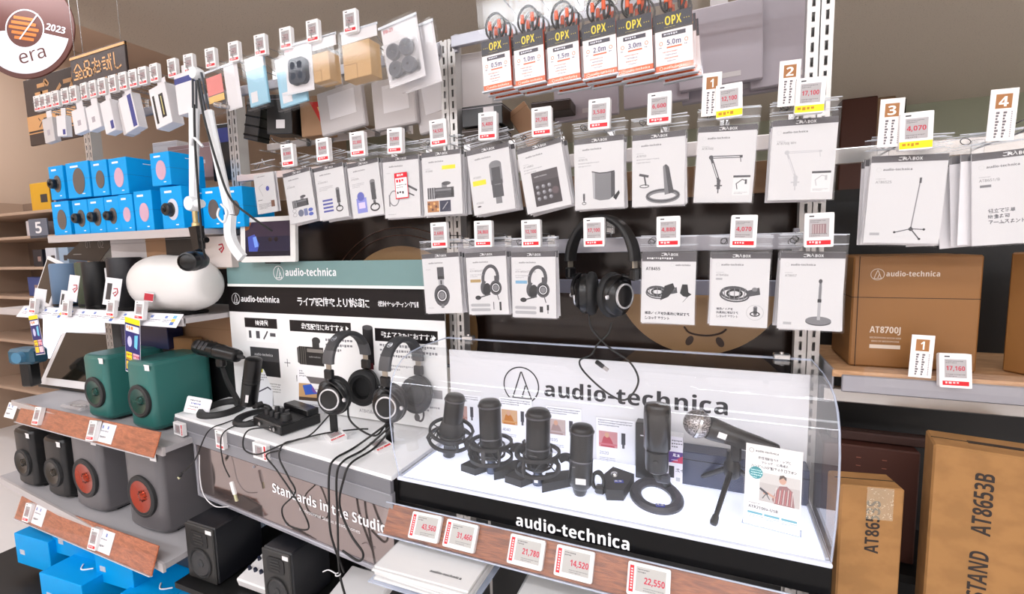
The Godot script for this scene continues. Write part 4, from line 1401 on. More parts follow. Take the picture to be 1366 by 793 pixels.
# ---------------------------------------------------------------- goods on the upper hooks
func opx_print(length: String) -> Texture2D:
	var s := sheet(72, 113, 2.0, Color(0.93, 0.9, 0.9))
	var org := Color(0.9, 0.38, 0.16)
	s.rect(0, 0, 72, 34, Color(0.12, 0.12, 0.17))
	s.rect(0, 30, 72, 4, Color(0.2, 0.18, 0.16))
	s.text("OPX", 36, 24, 17, Color(0.92, 0.82, 0.1), 0.5, true, 32)
	for i in 3:
		s.oval(6 + i * 4.5, 17, 0.9, 0.9, Color(0.92, 0.82, 0.1))
		s.oval(57 + i * 4.5, 17, 0.9, 0.9, Color(0.92, 0.82, 0.1))
	s.small_print(18, 27.4, 36, 1, 1.5, Color(0.7, 0.65, 0.3))
	s.rect(13, 38, 46, 8, Color(0.2, 0.19, 0.24))
	s.small_print(17, 40, 38, 1, 4, Color(0.85, 0.85, 0.88))
	s.text(length, 36, 63, 10, Color(0.22, 0.24, 0.4), 0.5, true, 27)
	s.rect(22, 66, 29, 3, org)
	for x in [11, 60]:
		s.ring(x, 58, 3, 3.4, 1, org)
		s.small_print(x - 4, 65, 8, 1, 2.4, Color(0.4, 0.4, 0.45))
	s.small_print(14, 75, 46, 1, 2.2, Color(0.8, 0.45, 0.4))
	s.small_print(19, 81, 36, 1, 2.2, Color(0.45, 0.42, 0.5))
	s.small_print(17, 87, 40, 1, 2.4, Color(0.85, 0.4, 0.3))
	s.small_print(22, 93, 28, 1, 2.2, Color(0.55, 0.5, 0.55))
	s.rect(0, 101, 72, 12, org)
	s.ring(10, 107, 3, 3, 0.8, Color(0.98, 0.9, 0.85))
	s.text("audio-technica", 15, 109, 4.6, Color(0.98, 0.93, 0.9), 0, true, 50)
	return s.tex()

func bag(called: String, label: String, cat: String, at: Vector3, size: Vector2, roll: float, group := "") -> Node3D:
	var t := thing(called, label, cat, at, group, rot(0, 0, roll))
	var film := clear_mat("bag_film", Color(0.94, 0.96, 0.98), 0.02, 0.08, 0.4)
	obj("bag_front", pane(size.x, size.y), film, t, Vector3(0, 0, 0.012))
	obj("bag_back", pane(size.x, size.y), film, t, Vector3(0, 0, -0.01))
	obj("bottom_fold", mb().box(Vector3(size.x, 0.002, 0.008), Vector3(0, -size.y / 2, 0.008)).done(), film, t)
	obj("bag_seal", mb().box(Vector3(size.x, 0.006, 0.002), Vector3(0, size.y / 2 - 0.003, 0)).done(), mat("sleeve_seal", Color(0.8, 0.82, 0.85), 0.2), t)
	return t

func build_upper_goods() -> void:
	var org := mat("plug_orange", Color(0.86, 0.33, 0.1), 0.4)
	var blk := mat("plug_black", Color(0.05, 0.05, 0.055), 0.4)
	var xs := [-0.475, -0.394, -0.314, -0.234, -0.161, -0.084]
	var ys := [1.926, 1.925, 1.918, 1.917, 1.912, 1.906]
	var said := ["half a metre", "one metre", "one and a half metres", "two metres", "three metres", "five metres"]
	var ln := ["0.5m", "1.0m", "1.5m", "2.0m", "3.0m", "5.0m"]
	var plugm := mb().lathe([Vector2(0, 0.02), Vector2(0.0042, 0.018), Vector2(0.0046, 0.0), Vector2(0.0036, -0.001), Vector2(0, -0.001)], 12).done()
	var tipm := mb().lathe([Vector2(0, 0.0), Vector2(0.003, 0.0), Vector2(0.003, -0.012), Vector2(0.002, -0.016), Vector2(0, -0.016)], 10).done()
	var coil := []
	for i in 90:
		var a := TAU * 3.0 * i / 89.0
		coil.append(Vector3(0.024 * cos(a), 0.03 + 0.03 * sin(a), -0.003 + 0.006 * i / 89.0))
	var coilm := mb().tube(coil, 0.002, 6).done()
	for i in 6:
		var pm := print_mat("cable_pack_print_%d" % i, opx_print(ln[i]), 0.35, 0.5)
		for k in 3:
			var t := thing("cable_pack", ["orange and black bagged cable pack for %s, front of its hook", "orange cable pack right behind the front one for %s", "rearmost orange cable pack on the hook for %s"][k] % said[i], "cable pack", Vector3(xs[i] + 0.006 * k, ys[i] - 0.004 * k, 0.15 - 0.02 * k), "cable packs for " + said[i] if k else "front cable packs", rot(0, 0, 2.5 + (rng.randf_range(-1.5, 1.5) if k else 0.0)))
			obj("card_board", mb().box(Vector3(0.071, 0.112, 0.012), Vector3(0, 0, -0.007), 0.001).done(), mat("pack_orange_edge", Color(0.75, 0.3, 0.16), 0.5), t)
			obj("print", pane(0.071, 0.112), pm, t, Vector3(0, 0, -0.0004))
			obj("cable_coil", coilm, blk, t, Vector3(0, 0.055, -0.008))
			for s in [-1.0, 1.0]:
				obj("plug", plugm, org, t, Vector3(0.012 * s, 0.078, -0.004))
				obj("plug_tip", tipm, blk, t, Vector3(0.012 * s, 0.078, -0.004))
			obj("bag_front", pane(0.077, 0.23), clear_mat("bag_film", Color(0.94, 0.96, 0.98), 0.02, 0.08, 0.4), t, Vector3(0, 0.056, 0.004))
			obj("bag_hem", mb().box(Vector3(0.077, 0.003, 0.01), Vector3(0, -0.0585, 0)).done(), mat("sleeve_seal", Color(0.8, 0.82, 0.85), 0.2), t)
		wire_hook(xs[i] + 0.003, ys[i] + 0.16, 0.012, 0.18, "wire hook holding the cable packs for %s" % said[i], false)
	# hanging goods of the left half
	var board := mat("hang_card", Color(0.86, 0.85, 0.86), 0.5)
	var t := bag("bagged_part", "clear bag with a pink card high behind the white boom arm", "bagged part", Vector3(-1.395, 2.0, 0.15), Vector2(0.15, 0.14), 5)
	obj("card_board", mb().box(Vector3(0.07, 0.055, 0.002), Vector3(-0.03, 0.022, 0), 0.0004).done(), mat("pink_card", Color(0.86, 0.5, 0.48), 0.5), t)
	obj("yellow_card", mb().box(Vector3(0.07, 0.02, 0.002), Vector3(-0.03, -0.018, 0), 0.0004).done(), mat("yellow_card", Color(0.88, 0.72, 0.42), 0.5), t)
	obj("white_card", mb().box(Vector3(0.06, 0.13, 0.002), Vector3(0.042, 0, -0.004), 0.0004).done(), board, t)
	obj("metal_part", mb().at(Vector3(-0.01, -0.045, 0.002), rot(0, 0, 70)).lathe([Vector2(0, 0.03), Vector2(0.008, 0.028), Vector2(0.01, 0.0), Vector2(0.006, -0.002), Vector2(0.006, -0.03), Vector2(0, -0.03)], 14).done(), mat("hook_steel", Color(0.72, 0.72, 0.72), 0.22, 0.85), t)
	var blue := mat("pale_blue_card", Color(0.58, 0.76, 0.84), 0.4)
	for q in [["pale blue bagged card left of the four-lobed foam pack", -1.244, 2.0, 0.076, 0.13, 0.15], ["pale blue bagged card partly behind the four-lobed foam pack", -1.13, 1.99, 0.105, 0.128, 0.13]]:
		t = bag("bagged_part", q[0], "bagged part", Vector3(q[1], q[2], q[5]), Vector2(q[3] + 0.008, q[4] + 0.02), 5)
		obj("card_board", mb().box(Vector3(q[3], q[4], 0.008), Vector3.ZERO, 0.001).done(), blue, t)
		obj("white_header", mb().box(Vector3(q[3], 0.03, 0.009), Vector3(0, q[4] / 2 - 0.012, 0), 0.001).done(), board, t)
		obj("label_patch", mb().box(Vector3(q[3] * 0.35, 0.03, 0.0095), Vector3(-q[3] * 0.2, -q[4] / 2 + 0.025, 0)).done(), board, t)
	t = bag("foam_pack", "hanging pack with a dark grey four-lobed foam piece", "foam pack", Vector3(-1.08, 2.012, 0.155), Vector2(0.108, 0.135), 1)
	obj("card_board", mb().box(Vector3(0.1, 0.128, 0.002), Vector3(0, 0, -0.006), 0.0004).done(), board, t)
	obj("lettering", lettering("PB-13", 0.008), mat("ink_red", Color(0.7, 0.12, 0.2), 0.5), t, Vector3(-0.046, 0.051, -0.0047))
	var lobe := PackedVector2Array()
	for i in 48:
		var a := TAU * i / 48
		var r := 0.034 + 0.004 * cos(4 * a + PI)
		lobe.append(Vector2(r * cos(a) * 1.02, r * sin(a) * 1.1))
	var foam := mat("foam_grey", Color(0.24, 0.26, 0.3), 0.9)
	obj("foam_piece", mb().at(Vector3(0.006, -0.01, 0.01)).prism(lobe, 0.014, true, true, true).done(), foam, t)
	for i in 4:
		var a := PI / 4 + PI / 2 * i
		obj("foam_knob", mb().at(Vector3(0.006 + 0.018 * cos(a), -0.01 + 0.02 * sin(a), 0.01), rot(90, 0, 0)).lathe([Vector2(0, 0.003), Vector2(0.009, 0.0025), Vector2(0.012, 0)], 16).done(), foam, t)
	var kraft := mat("pale_wood", Color(0.74, 0.6, 0.42), 0.6)
	for q in [["smaller pale wooden block in a hanging clear bag", -0.99, 2.02, 0.092, 0.132, 0.058, 0.075, -0.018], ["larger pale wooden block in a hanging clear bag", -0.868, 2.01, 0.122, 0.148, 0.09, 0.09, -0.01]]:
		t = bag("bagged_block", q[0], "wooden block", Vector3(q[1], q[2], 0.145), Vector2(q[3], q[4]), 2)
		obj("block", mb().box(Vector3(q[5], q[6], 0.045), Vector3(-0.006, q[7], -0.012), 0.0015).done(), kraft, t)
		obj("seam_line", mb().box(Vector3(q[5] * 0.5, 0.001, 0.0455), Vector3(-0.006 - q[5] * 0.25, q[7] - 0.008, -0.012)).box(Vector3(0.001, q[6] * 0.4, 0.0455), Vector3(-0.006, q[7] - q[6] * 0.29, -0.012)).done(), mat("block_seam", Color(0.52, 0.4, 0.27), 0.7), t)
		obj("white_header", mb().box(Vector3(q[3] * 0.95, 0.03, 0.002), Vector3(0, q[4] / 2 - 0.018, 0)).done(), board, t)
	for k in 2:
		t = bag("foam_pack", "hanging blister pack with four dark round pads" if k == 0 else "blister pack hanging behind the one with four dark round pads", "foam pack", Vector3(-0.735 + 0.028 * k, 1.998 - 0.008 * k, 0.15 - 0.03 * k), Vector2(0.118, 0.155), 8)
		obj("card_board", mb().box(Vector3(0.11, 0.15, 0.002), Vector3(0, 0, -0.006), 0.0004).done(), board, t)
		obj("lettering", lettering("PB-21", 0.0085), mat("ink_red", Color(0.7, 0.12, 0.2), 0.5), t, Vector3(-0.048, 0.06, -0.0047))
		if k == 0:
			obj("blister", mb().box(Vector3(0.1, 0.088, 0.018), Vector3(0, -0.018, 0.004), 0.006).done(), clear_mat("blister_clear", Color(0.9, 0.9, 0.92), 0.16, 0.12), t)
			for i in 4:
				var p := Vector3(-0.021 + 0.04 * (i % 2), 0.004 - 0.043 * (i / 2), 0.004)
				obj("round_pad", mb().at(p, rot(90, 0, 0)).lathe([Vector2(0.003, 0.008), Vector2(0.016, 0.008), Vector2(0.0195, 0.006), Vector2(0.02, -0.004), Vector2(0.003, -0.004), Vector2(0.003, 0.008)], 22).done(), foam, t)
	# goods standing or hanging behind, seen between the rows
	var dark := mat("box_black", Color(0.05, 0.05, 0.06), 0.3)
	var box := func(label: String, c: Vector3, size: Vector3, m: Material, roll := 0.0, stripe: Material = null) -> Node3D:
		var o := thing("product_box", label, "box", c, "", rot(0, 4, roll))
		obj("body", bx(size, 0.002), m, o)
		obj("flap_seam", mb().box(Vector3(size.x + 0.0006, 0.001, size.z + 0.0006), Vector3(0, size.y * 0.38, 0)).done(), mat("block_seam", Color(0.52, 0.4, 0.27), 0.7) if stripe == null else stripe, o)
		return o
	var grey := mat("package_back", Color(0.66, 0.63, 0.66), 0.5)
	var pale := mat("package_pale", Color(0.76, 0.74, 0.74), 0.5)
	var o: Node3D = box.call("black box with a white barcode label high behind the empty hooks", Vector3(-1.27, 1.935, 0.03), Vector3(0.1, 0.12, 0.06), dark, -5.0, grey)
	obj("barcode_label", mb().box(Vector3(0.034, 0.026, 0.001), Vector3(0.006, -0.03, 0.0305)).done(), board, o)
	o = box.call("ribbed black cartridge left of the barcode box", Vector3(-1.395, 1.935, 0.03), Vector3(0.06, 0.13, 0.05), dark, -14.0, grey)
	for i in 4:
		obj("rib", mb().box(Vector3(0.062, 0.006, 0.052), Vector3(0, -0.05 + i * 0.03, 0), 0.001).done(), mat("gloss_black", Color(0.022, 0.021, 0.023), 0.18), o)
	o = box.call("tan carton with a red and yellow print behind the empty hooks", Vector3(-1.165, 1.925, 0.0), Vector3(0.1, 0.12, 0.05), mat("carton_tan", Color(0.62, 0.48, 0.36), 0.7), 0.0)
	obj("red_print", mb().at(Vector3(0.02, 0.012, 0.0255)).prism(PackedVector2Array([Vector2(-0.03, 0.03), Vector2(0.028, 0.026), Vector2(0.01, -0.04)]), 0.0006).done(), mat("print_red", Color(0.75, 0.12, 0.08), 0.5), o)
	obj("yellow_print", mb().at(Vector3(0.026, 0.012, 0.0262)).prism(PackedVector2Array([Vector2(-0.008, 0.012), Vector2(0.01, 0.012), Vector2(0.002, -0.012)]), 0.0006).done(), mat("yellow_card", Color(0.88, 0.72, 0.42), 0.5), o)
	for q in [["greyish clear package hanging behind the smaller wooden block", -1.05, 1.93, 0.02, 0.17, 0.13, 6.0], ["greyish clear package hanging behind the larger wooden block", -0.87, 1.93, 0.0, 0.15, 0.14, 3.0], ["greyish package hanging beside the slotted upright at the round pads", -0.755, 1.92, -0.02, 0.11, 0.16, 9.0]]:
		o = thing("hanging_package", q[0], "package", Vector3(q[1], q[2], q[3]), "", rot(0, 0, q[6]))
		obj("body", mb().box(Vector3(q[4], q[5], 0.022), Vector3.ZERO, 0.004).done(), pale, o)
		obj("card_insert", mb().box(Vector3(q[4] * 0.6, q[5] * 0.55, 0.001), Vector3(0.01, 0.012, 0.0115)).done(), board, o)
		obj("hang_tab", mb().box(Vector3(0.03, 0.03, 0.002), Vector3(0, q[5] / 2 + 0.012, 0)).done(), pale, o)
	var gi := 0
	for q in [[-0.34, 1.955, -0.15, 0.18, 0.2, "behind the pack for one and a half metres"], [-0.155, 1.965, -0.16, 0.165, 0.19, "behind the pack for three metres"], [0.0, 1.985, -0.14, 0.19, 0.19, "right of the pack for five metres"], [0.155, 2.0, -0.17, 0.17, 0.24, "behind the right upright at the top"], [0.06, 1.925, -0.2, 0.3, 0.1, "lowest, under the others"]]:
		o = thing("hanging_package", "flat grey package seen from its back, %s" % q[5], "package", Vector3(q[0], q[1], q[2]), "", rot(0, 0, 1.5))
		obj("body", mb().box(Vector3(q[3], q[4], 0.02), Vector3.ZERO, 0.002).done(), grey, o)
		obj("print_label", mb().box(Vector3(q[3] * 0.3, 0.012, 0.001), Vector3(q[3] * 0.1, -q[4] / 2 + 0.02, 0.0105)).done(), pale, o)
		obj("hang_tab", mb().box(Vector3(0.04, 0.03, 0.002), Vector3(0, q[4] / 2 + 0.012, 0)).done(), pale, o)
		gi += 1
	o = box.call("grey ribbed carton left of the half metre cable pack", Vector3(-0.64, 1.97, -0.08), Vector3(0.12, 0.15, 0.08), pale, 0.0, grey)
	o = box.call("black carton with a white barcode below the half metre pack", Vector3(-0.595, 1.862, -0.05), Vector3(0.12, 0.055, 0.09), dark, 0.0, grey)
	obj("barcode_label", mb().box(Vector3(0.03, 0.016, 0.001), Vector3(0.02, 0.012, 0.0455)).done(), board, o)
	o = box.call("dark brown carton lowest below the half metre pack", Vector3(-0.6, 1.8, -0.05), Vector3(0.115, 0.06, 0.09), mat("carton_dark", Color(0.2, 0.16, 0.13), 0.6), 0.0, grey)
	o = box.call("open tan carton flap beside the barcode carton", Vector3(-0.49, 1.84, -0.08), Vector3(0.06, 0.12, 0.004), mat("carton_tan", Color(0.62, 0.48, 0.36), 0.7), 32.0)
	o = box.call("brown folded sleeve under the one metre packs", Vector3(-0.42, 1.88, -0.12), Vector3(0.11, 0.03, 0.1), mat("carton_dark", Color(0.2, 0.16, 0.13), 0.6), 0.0, grey)
	for i in 7:
		var x := -1.4 + i * 0.098
		wire_hook(x, 1.882, -0.09, -0.02, "empty steel hook %s" % ["at the left end of the white rail", "second from the left on the white rail", "third from the left on the white rail", "middle of the seven on the white rail", "third from the right on the white rail", "second from the right on the white rail", "at the right end of the white rail"][i], false)
	# left bay, white boxes on hooks
	var packs := [
		[-1.665, 1.985, 0.15, 0.085, 0.13, 0.04, 10.0, "white box with a black window and a yellow line, left of the boom arm"], [-1.55, 2.01, 0.15, 0.08, 0.125, 0.03, 3.0, "plain white box with a dark blue top, just behind the boom arm"],
		[-1.845, 1.988, 0.15, 0.075, 0.12, 0.03, 12.0, "white and blue box, third to the left of the boom arm"], [-1.905, 1.985, 0.13, 0.05, 0.115, 0.03, 9.0, "narrow clear tube pack beside a white and blue box"], [-1.965, 1.99, 0.15, 0.06, 0.11, 0.03, 10.0, "narrow white box with a tiny blue print"],
		[-2.055, 2.0, 0.15, 0.075, 0.085, 0.025, 8.0, "small white box with a grey square print"], [-2.15, 2.0, 0.15, 0.08, 0.085, 0.02, 6.0, "small white box with grey lines of print, left of the grey square one"], [-2.27, 1.995, 0.15, 0.06, 0.075, 0.02, -4.0, "small white pack near the left end of the upper hooks"], [-2.36, 1.99, 0.15, 0.07, 0.09, 0.02, 4.0, "crumpled clear pack at the left end of the upper hooks"]]
	var navy := mat("print_navy", Color(0.16, 0.2, 0.5), 0.4)
	for i in packs.size():
		var q: Array = packs[i]
		o = thing("hanging_box", q[7], "box", Vector3(q[0], q[1], q[2]), "", rot(0, 0, q[6]))
		obj("body", mb().box(Vector3(q[3], q[4], q[5]), Vector3.ZERO, 0.0015).done(), board if i not in [3, 8] else pale, o)
		obj("hang_tab", mb().box(Vector3(q[3] * 0.5, 0.03, 0.0015), Vector3(0, q[4] / 2 + 0.014, 0)).done(), board, o)
		if i == 0:
			obj("window", mb().box(Vector3(0.022, 0.075, 0.001), Vector3(0.012, -0.002, q[5] / 2)).done(), dark, o)
			obj("side_print", mb().box(Vector3(0.01, 0.09, 0.001), Vector3(-0.026, -0.006, q[5] / 2)).done(), dark, o)
			obj("line_print", mb().box(Vector3(0.004, 0.06, 0.0015), Vector3(0.012, -0.002, q[5] / 2)).done(), mat("line_yellow", Color(0.8, 0.76, 0.5), 0.5), o)
		elif i == 1:
			obj("top_print", mb().box(Vector3(q[3] + 0.0005, 0.018, q[5] + 0.0005), Vector3(0, 0.04, 0)).done(), navy, o)
		elif i in [2, 4, 7]:
			obj("blue_print", mb().box(Vector3(q[3] * 0.28, q[4] * (0.9 if i == 2 else 0.25), 0.001), Vector3(q[3] * 0.3, (0.0 if i == 2 else -q[4] * 0.3), q[5] / 2)).done(), navy, o)
		else:
			obj("grey_print", mb().box(Vector3(q[3] * 0.25, q[4] * 0.22, 0.001), Vector3(0, -q[4] * 0.1, q[5] / 2)).done(), grey, o)
	o = box.call("pinkish printed carton behind the blue camera boxes, under the white boxes", Vector3(-1.86, 1.86, -0.08), Vector3(0.26, 0.13, 0.06), mat("carton_pink", Color(0.62, 0.5, 0.5), 0.5), 0.0, board)
	obj("print_label", mb().box(Vector3(0.15, 0.014, 0.001), Vector3(-0.01, -0.005, 0.0305)).done(), board, o)
	o = box.call("navy and black packs on the left of the slotted upright", Vector3(-1.66, 1.87, -0.05), Vector3(0.1, 0.2, 0.05), dark, 0.0, navy)
	obj("blue_print", mb().box(Vector3(0.08, 0.05, 0.001), Vector3(0, 0.06, 0.0255)).done(), navy, o)
	o = box.call("white wrapped carton behind the second and third blue camera boxes", Vector3(-2.06, 1.9, -0.1), Vector3(0.14, 0.12, 0.05), board, 0.0, pale)
# ---------------------------------------------------------------- electronic price tags
var tag_body: ArrayMesh
var tag_face: Array = []
var tag_mat: StandardMaterial3D

func tag_atlas() -> void:
	var prices := ["4,880", "4,070", "24,860", "21,780", "3,580", "6,600", "12,100", "17,100", "8,980", "9,900", "22,000", "1,980", "14,520", "5,480", "2,680", "17,160"]
	var s := sheet(46 * 8, 62 * 4, 2.0, Color(0.92, 0.91, 0.91))
	var red := Color(0.8, 0.13, 0.17)
	for i in 32:
		var x := 46.0 * (i % 8)
		var y := 62.0 * (i / 8)
		s.rect(x + 7, y + 4, 8, 2.4, Color(0.25, 0.25, 0.26))
		s.rect(x + 7, y + 10, 32, 34, Color(0.66, 0.645, 0.65))
		s.small_print(x + 9, y + 13, 24, 2, 1.6, Color(0.45, 0.44, 0.45))
		if i < 24:
			s.text(prices[i % 16], x + 23, y + 32, 8, Color(0.72, 0.2, 0.26), 0.5, true, 27)
		else:
			s.rect(x + 12, y + 20, 22, 18, Color(0.55, 0.45, 0.46))
			for k in 5:
				s.rect(x + 13 + k * 4, y + 21, 2, 16, Color(0.66, 0.6, 0.6))
		s.small_print(x + 9, y + 37, 26, 2, 2.0, Color(0.5, 0.48, 0.49))
		if i >= 16 and i < 24:
			s.rect(x, y + 48, 46, 12, Color(0.95, 0.84, 0.08))
			s.small_print(x + 4, y + 51, 38, 1, 6, Color(0.72, 0.5, 0.08))
		else:
			s.rect(x + 4, y + 50, 38, 8, red)
			s.small_print(x + 8, y + 51.5, 30, 1, 5, Color(0.95, 0.8, 0.8))
	tag_mat = print_mat("price_tag_print", s.tex(), 0.35, 0.4)
	tag_body = mb().at(Vector3(0, 0, 0.0)).prism(round_rect(0.046, 0.062, 0.004, 4), 0.012).done()
	for i in 32:
		tag_face.append(pane(0.045, 0.061, Rect2((i % 8) / 8.0, (i / 8) / 4.0, 1.0 / 8, 1.0 / 4)))

func price_tag(at: Vector3, cell: int, label: String, group: String, k := 1.0, turn := Basis(), clip := true) -> Node3D:
	var white := mat("tag_white", Color(0.84, 0.835, 0.84), 0.35)
	var t := thing("price_tag", label, "price tag", at, group, turn.scaled(Vector3(k, k, k)))
	obj("body", tag_body, white, t, Vector3(0, 0, -0.001))
	obj("face_print", tag_face[cell], tag_mat, t, Vector3(0, 0, -0.0004))
	if clip:
		obj("clip", mb().box(Vector3(0.016, 0.02, 0.008), Vector3(0.004, 0, -0.017), 0.002).done(), mat("clip_clear", Color(0.78, 0.79, 0.8), 0.2), t)
	return t

func placard(at: Vector3, digit: String, label: String) -> void:
	var s := sheet(34, 80, 2.4, Color(0.92, 0.9, 0.89))
	s.rect(7, 8, 20, 22, Color(0.62, 0.42, 0.25))
	s.text(digit, 17, 27, 15, Color(0.97, 0.95, 0.93), 0.5, true, 12 if digit != "1" else 6)
	for i in 2:
		for k in 9:
			s.rect(9 + i * 9, 35 + k * 4.6, 4.4 - (k % 3), 3.4, Color(0.42, 0.4, 0.42))
	for k in 12:
		s.rect(27.5, 35 + k * 3.4, 1.6, 2.2, Color(0.62, 0.6, 0.62))
	var t := thing("number_card", label, "number card", at, "brown and white number cards", rot(0, 0, -1.5))
	obj("card", bx(Vector3(0.034, 0.08, 0.001)), mat("card_edge", Color(0.85, 0.84, 0.85), 0.55), t)
	obj("print", pane(0.034, 0.08), print_mat("number_print_" + digit + str(at.x), s.tex(), 0.5), t, Vector3(0, 0, 0.0007))

func build_price_tags() -> void:
	tag_atlas()
	var names := ["a small white leaf and the grey barrel microphone", "the desk microphone with blue label lines", "the desk microphone with the lilac picture", "the plug cable", "the barrel microphone under a yellow label", "the upright microphone", "the tilted small mixer", "the grey pop shield", "the ring base stand", "the black boom arm, with a yellow sticker", "the pale boom arm, with a yellow sticker", "the tall tripod stand, with a yellow sticker"]
	var p1 := [[-1.115, 1.775], [-0.985, 1.777], [-0.866, 1.78], [-0.748, 1.776], [-0.62, 1.781], [-0.488, 1.781], [-0.356, 1.775], [-0.229, 1.775], [-0.108, 1.771], [0.019, 1.768], [0.151, 1.759], [0.306, 1.68]]
	var cells := [8, 9, 10, 11, 12, 13, 3, 4, 5, 22, 23, 17]
	for i in 12:
		price_tag(Vector3(p1[i][0], p1[i][1], 0.18), cells[i], "white price tag above the card with " + names[i], "price tags of the upper card row", 1.0, rot(0, rng.randf_range(-4, 4), rng.randf_range(-2, 2)))
	var p2 := [[-0.629, 1.536], [-0.507, 1.535], [-0.386, 1.532], [-0.241, 1.53], [-0.088, 1.526], [0.05, 1.522], [0.173, 1.52]]
	var n2 := ["the single headphone cup card", "the headset card with a tan label", "the headset card with a light blue label", "the hanging headphones, inside their headband", "the clip shock mount card", "the round shock mount card", "the round base desk stand card"]
	for i in 7:
		price_tag(Vector3(p2[i][0], p2[i][1], 0.18), [14, 2, 6, 7, 0, 1, 26][i], "white price tag above " + n2[i], "price tags of the lower card row", 1.0, rot(0, rng.randf_range(-4, 4), rng.randf_range(-2, 2)))
	placard(Vector3(-0.012, 1.785, 0.174), "1", "white card with a brown number one left of a yellow stickered tag")
	placard(Vector3(0.118, 1.786, 0.174), "2", "white card with a brown number two left of a yellow stickered tag")
	placard(Vector3(0.272, 1.698, 0.174), "3", "white card with a brown number three above the tall tripod stand card")
	placard(Vector3(0.416, 1.693, 0.174), "4", "white card with a brown number four cut by the right photo edge")
	placard(Vector3(0.356, 1.283, 0.108), "1", "white card with a brown number one at the shelf edge of the cartons")
	price_tag(Vector3(0.403, 1.262, 0.118), 15, "white price tag on the shelf edge below the large carton", "", 1.0, rot(-8, 0, 1))
	# the long upper row
	var top := [-0.885, -1.014, -1.113, -1.213, -1.322, -1.425, -1.526, -1.607, -1.699, -1.759, -1.812, -1.868, -1.928, -1.99, -2.046, -2.102, -2.17, -2.224, -2.289, -2.338, -2.381, -2.419]
	var over := ["the larger wooden block", "the smaller wooden block", "the four-lobed foam pack", "the right pale blue card", "the left pale blue card", "the pink bagged card", "the boom arm elbow"]
	for i in 22:
		var nth := ["first", "second", "third", "fourth", "fifth", "sixth", "seventh", "eighth", "ninth", "tenth", "eleventh", "twelfth", "thirteenth", "fourteenth", "last"]
		var lab: String = "small white price tag in the long upper row, above " + over[i] if i < 7 else "%s small white price tag left of the boom arm in the upper row" % nth[i - 7]
		price_tag(Vector3(top[i], 2.097, 0.16), 24 + i % 8, lab, "price tags in the long upper row" if i < 7 else "price tags in the upper row left of the boom arm", 0.92, rot(0, rng.randf_range(-3, 3), 0))
		wire_hook(top[i] - 0.003, 2.075, 0.012, 0.165, "wire hook of the upper row holding a tag above " + over[i] if i < 7 else "%s wire hook left of the boom arm in the upper row" % nth[i - 7], true, 2.097)
	# large tags on the wood rail
	var tilt := Basis(Vector3(1, 0, 0), -atan2(0.036, 0.062))
	var big := [["43,560", -0.598, "leftmost"], ["31,460", -0.506, "second from the left"], ["21,780", -0.35, "middle one"], ["14,520", -0.247, "second from the right"], ["22,550", -0.103, "rightmost"]]
	for i in 5:
		var s := sheet(78, 56, 1.9, Color(0.92, 0.91, 0.91))
		s.rect(3, 5, 8, 46, Color(0.8, 0.13, 0.17))
		for k in 8:
			s.rect(5, 10 + k * 4.8, 4, 3, Color(0.95, 0.8, 0.8))
		s.rect(15, 5, 56, 43, Color(0.69, 0.68, 0.67))
		s.small_print(18, 9, 22, 2, 2.4, Color(0.4, 0.4, 0.4))
		s.text(big[i][0], 69, 35, 11, Color(0.72, 0.16, 0.24), 1.0, true, 38)
		s.small_print(30, 40, 38, 2, 2, Color(0.5, 0.5, 0.5))
		var t := thing("price_tag", "large price tag reading %s, %s on the wood rail" % [big[i][0], big[i][2]], "price tag", Vector3(big[i][1], 0.868, 0.334), "large price tags on the wood rail", tilt * rot(0, 0, 1.5 if i == 0 else 0.0))
		obj("body", mb().prism(round_rect(0.078, 0.056, 0.004, 4), 0.009).done(), mat("tag_white", Color(0.84, 0.835, 0.84), 0.35), t, Vector3(0, 0, 0.004))
		obj("face_print", pane(0.076, 0.054), print_mat("big_tag_print_%d" % i, s.tex(), 0.35), t, Vector3(0, 0, 0.0045))
	# tags on the counter front and lying on the counter
	var yaw := Basis(Vector3(0, 1, 0), -atan2(0.11, 0.98))
	var side := yaw * rot(0, 0, 90)
	price_tag(Vector3(-1.632, 0.925, 0.232), 24, "price tag at the left end of the grey counter front", "price tags on the counter front", 0.95, side, false)
	price_tag(Vector3(-1.394, 0.932, 0.257), 25, "upright price tag on the counter front below the desk microphones", "price tags on the counter front", 0.95, yaw, false)
	price_tag(Vector3(-1.193, 0.934, 0.279), 27, "price tag on the counter front below the small mixer", "price tags on the counter front", 1.05, side, false)
	price_tag(Vector3(-0.998, 0.977, 0.185), 26, "price tag lying flat on the counter before the left headphones", "price tags lying on the counter", 1.05, rot(-80, 0, 0) * rot(0, 0, 62), false)
	price_tag(Vector3(-0.832, 0.977, 0.195), 27, "price tag lying flat on the counter near the display case", "price tags lying on the counter", 1.05, rot(-80, 0, 0) * rot(0, 0, 66), false)
# ---------------------------------------------------------------- microphones
var MB_BLACK: StandardMaterial3D
var MB_SOFT: StandardMaterial3D
var MB_GRILLE: StandardMaterial3D

func mic_mats() -> void:
	if MB_BLACK:
		return
	MB_BLACK = mat("mic_black", Color(0.042, 0.042, 0.048), 0.3)
	MB_SOFT = mat("mic_rubber", Color(0.085, 0.085, 0.09), 0.6)
	MB_GRILLE = mat("mic_grille", Color(0.05, 0.046, 0.045), 0.3, 0.2)

# a cable lying or hanging along the points
func cable(label: String, pts: Array, r := 0.0022, m: Material = null, group := "") -> Node3D:
	var t := thing("cable", label, "cable", Vector3.ZERO, group)
	obj("cord", mb().tube(curve(pts, 8), r, 8).done(), m if m else mat("cord_black", Color(0.04, 0.04, 0.045), 0.45), t)
	return t

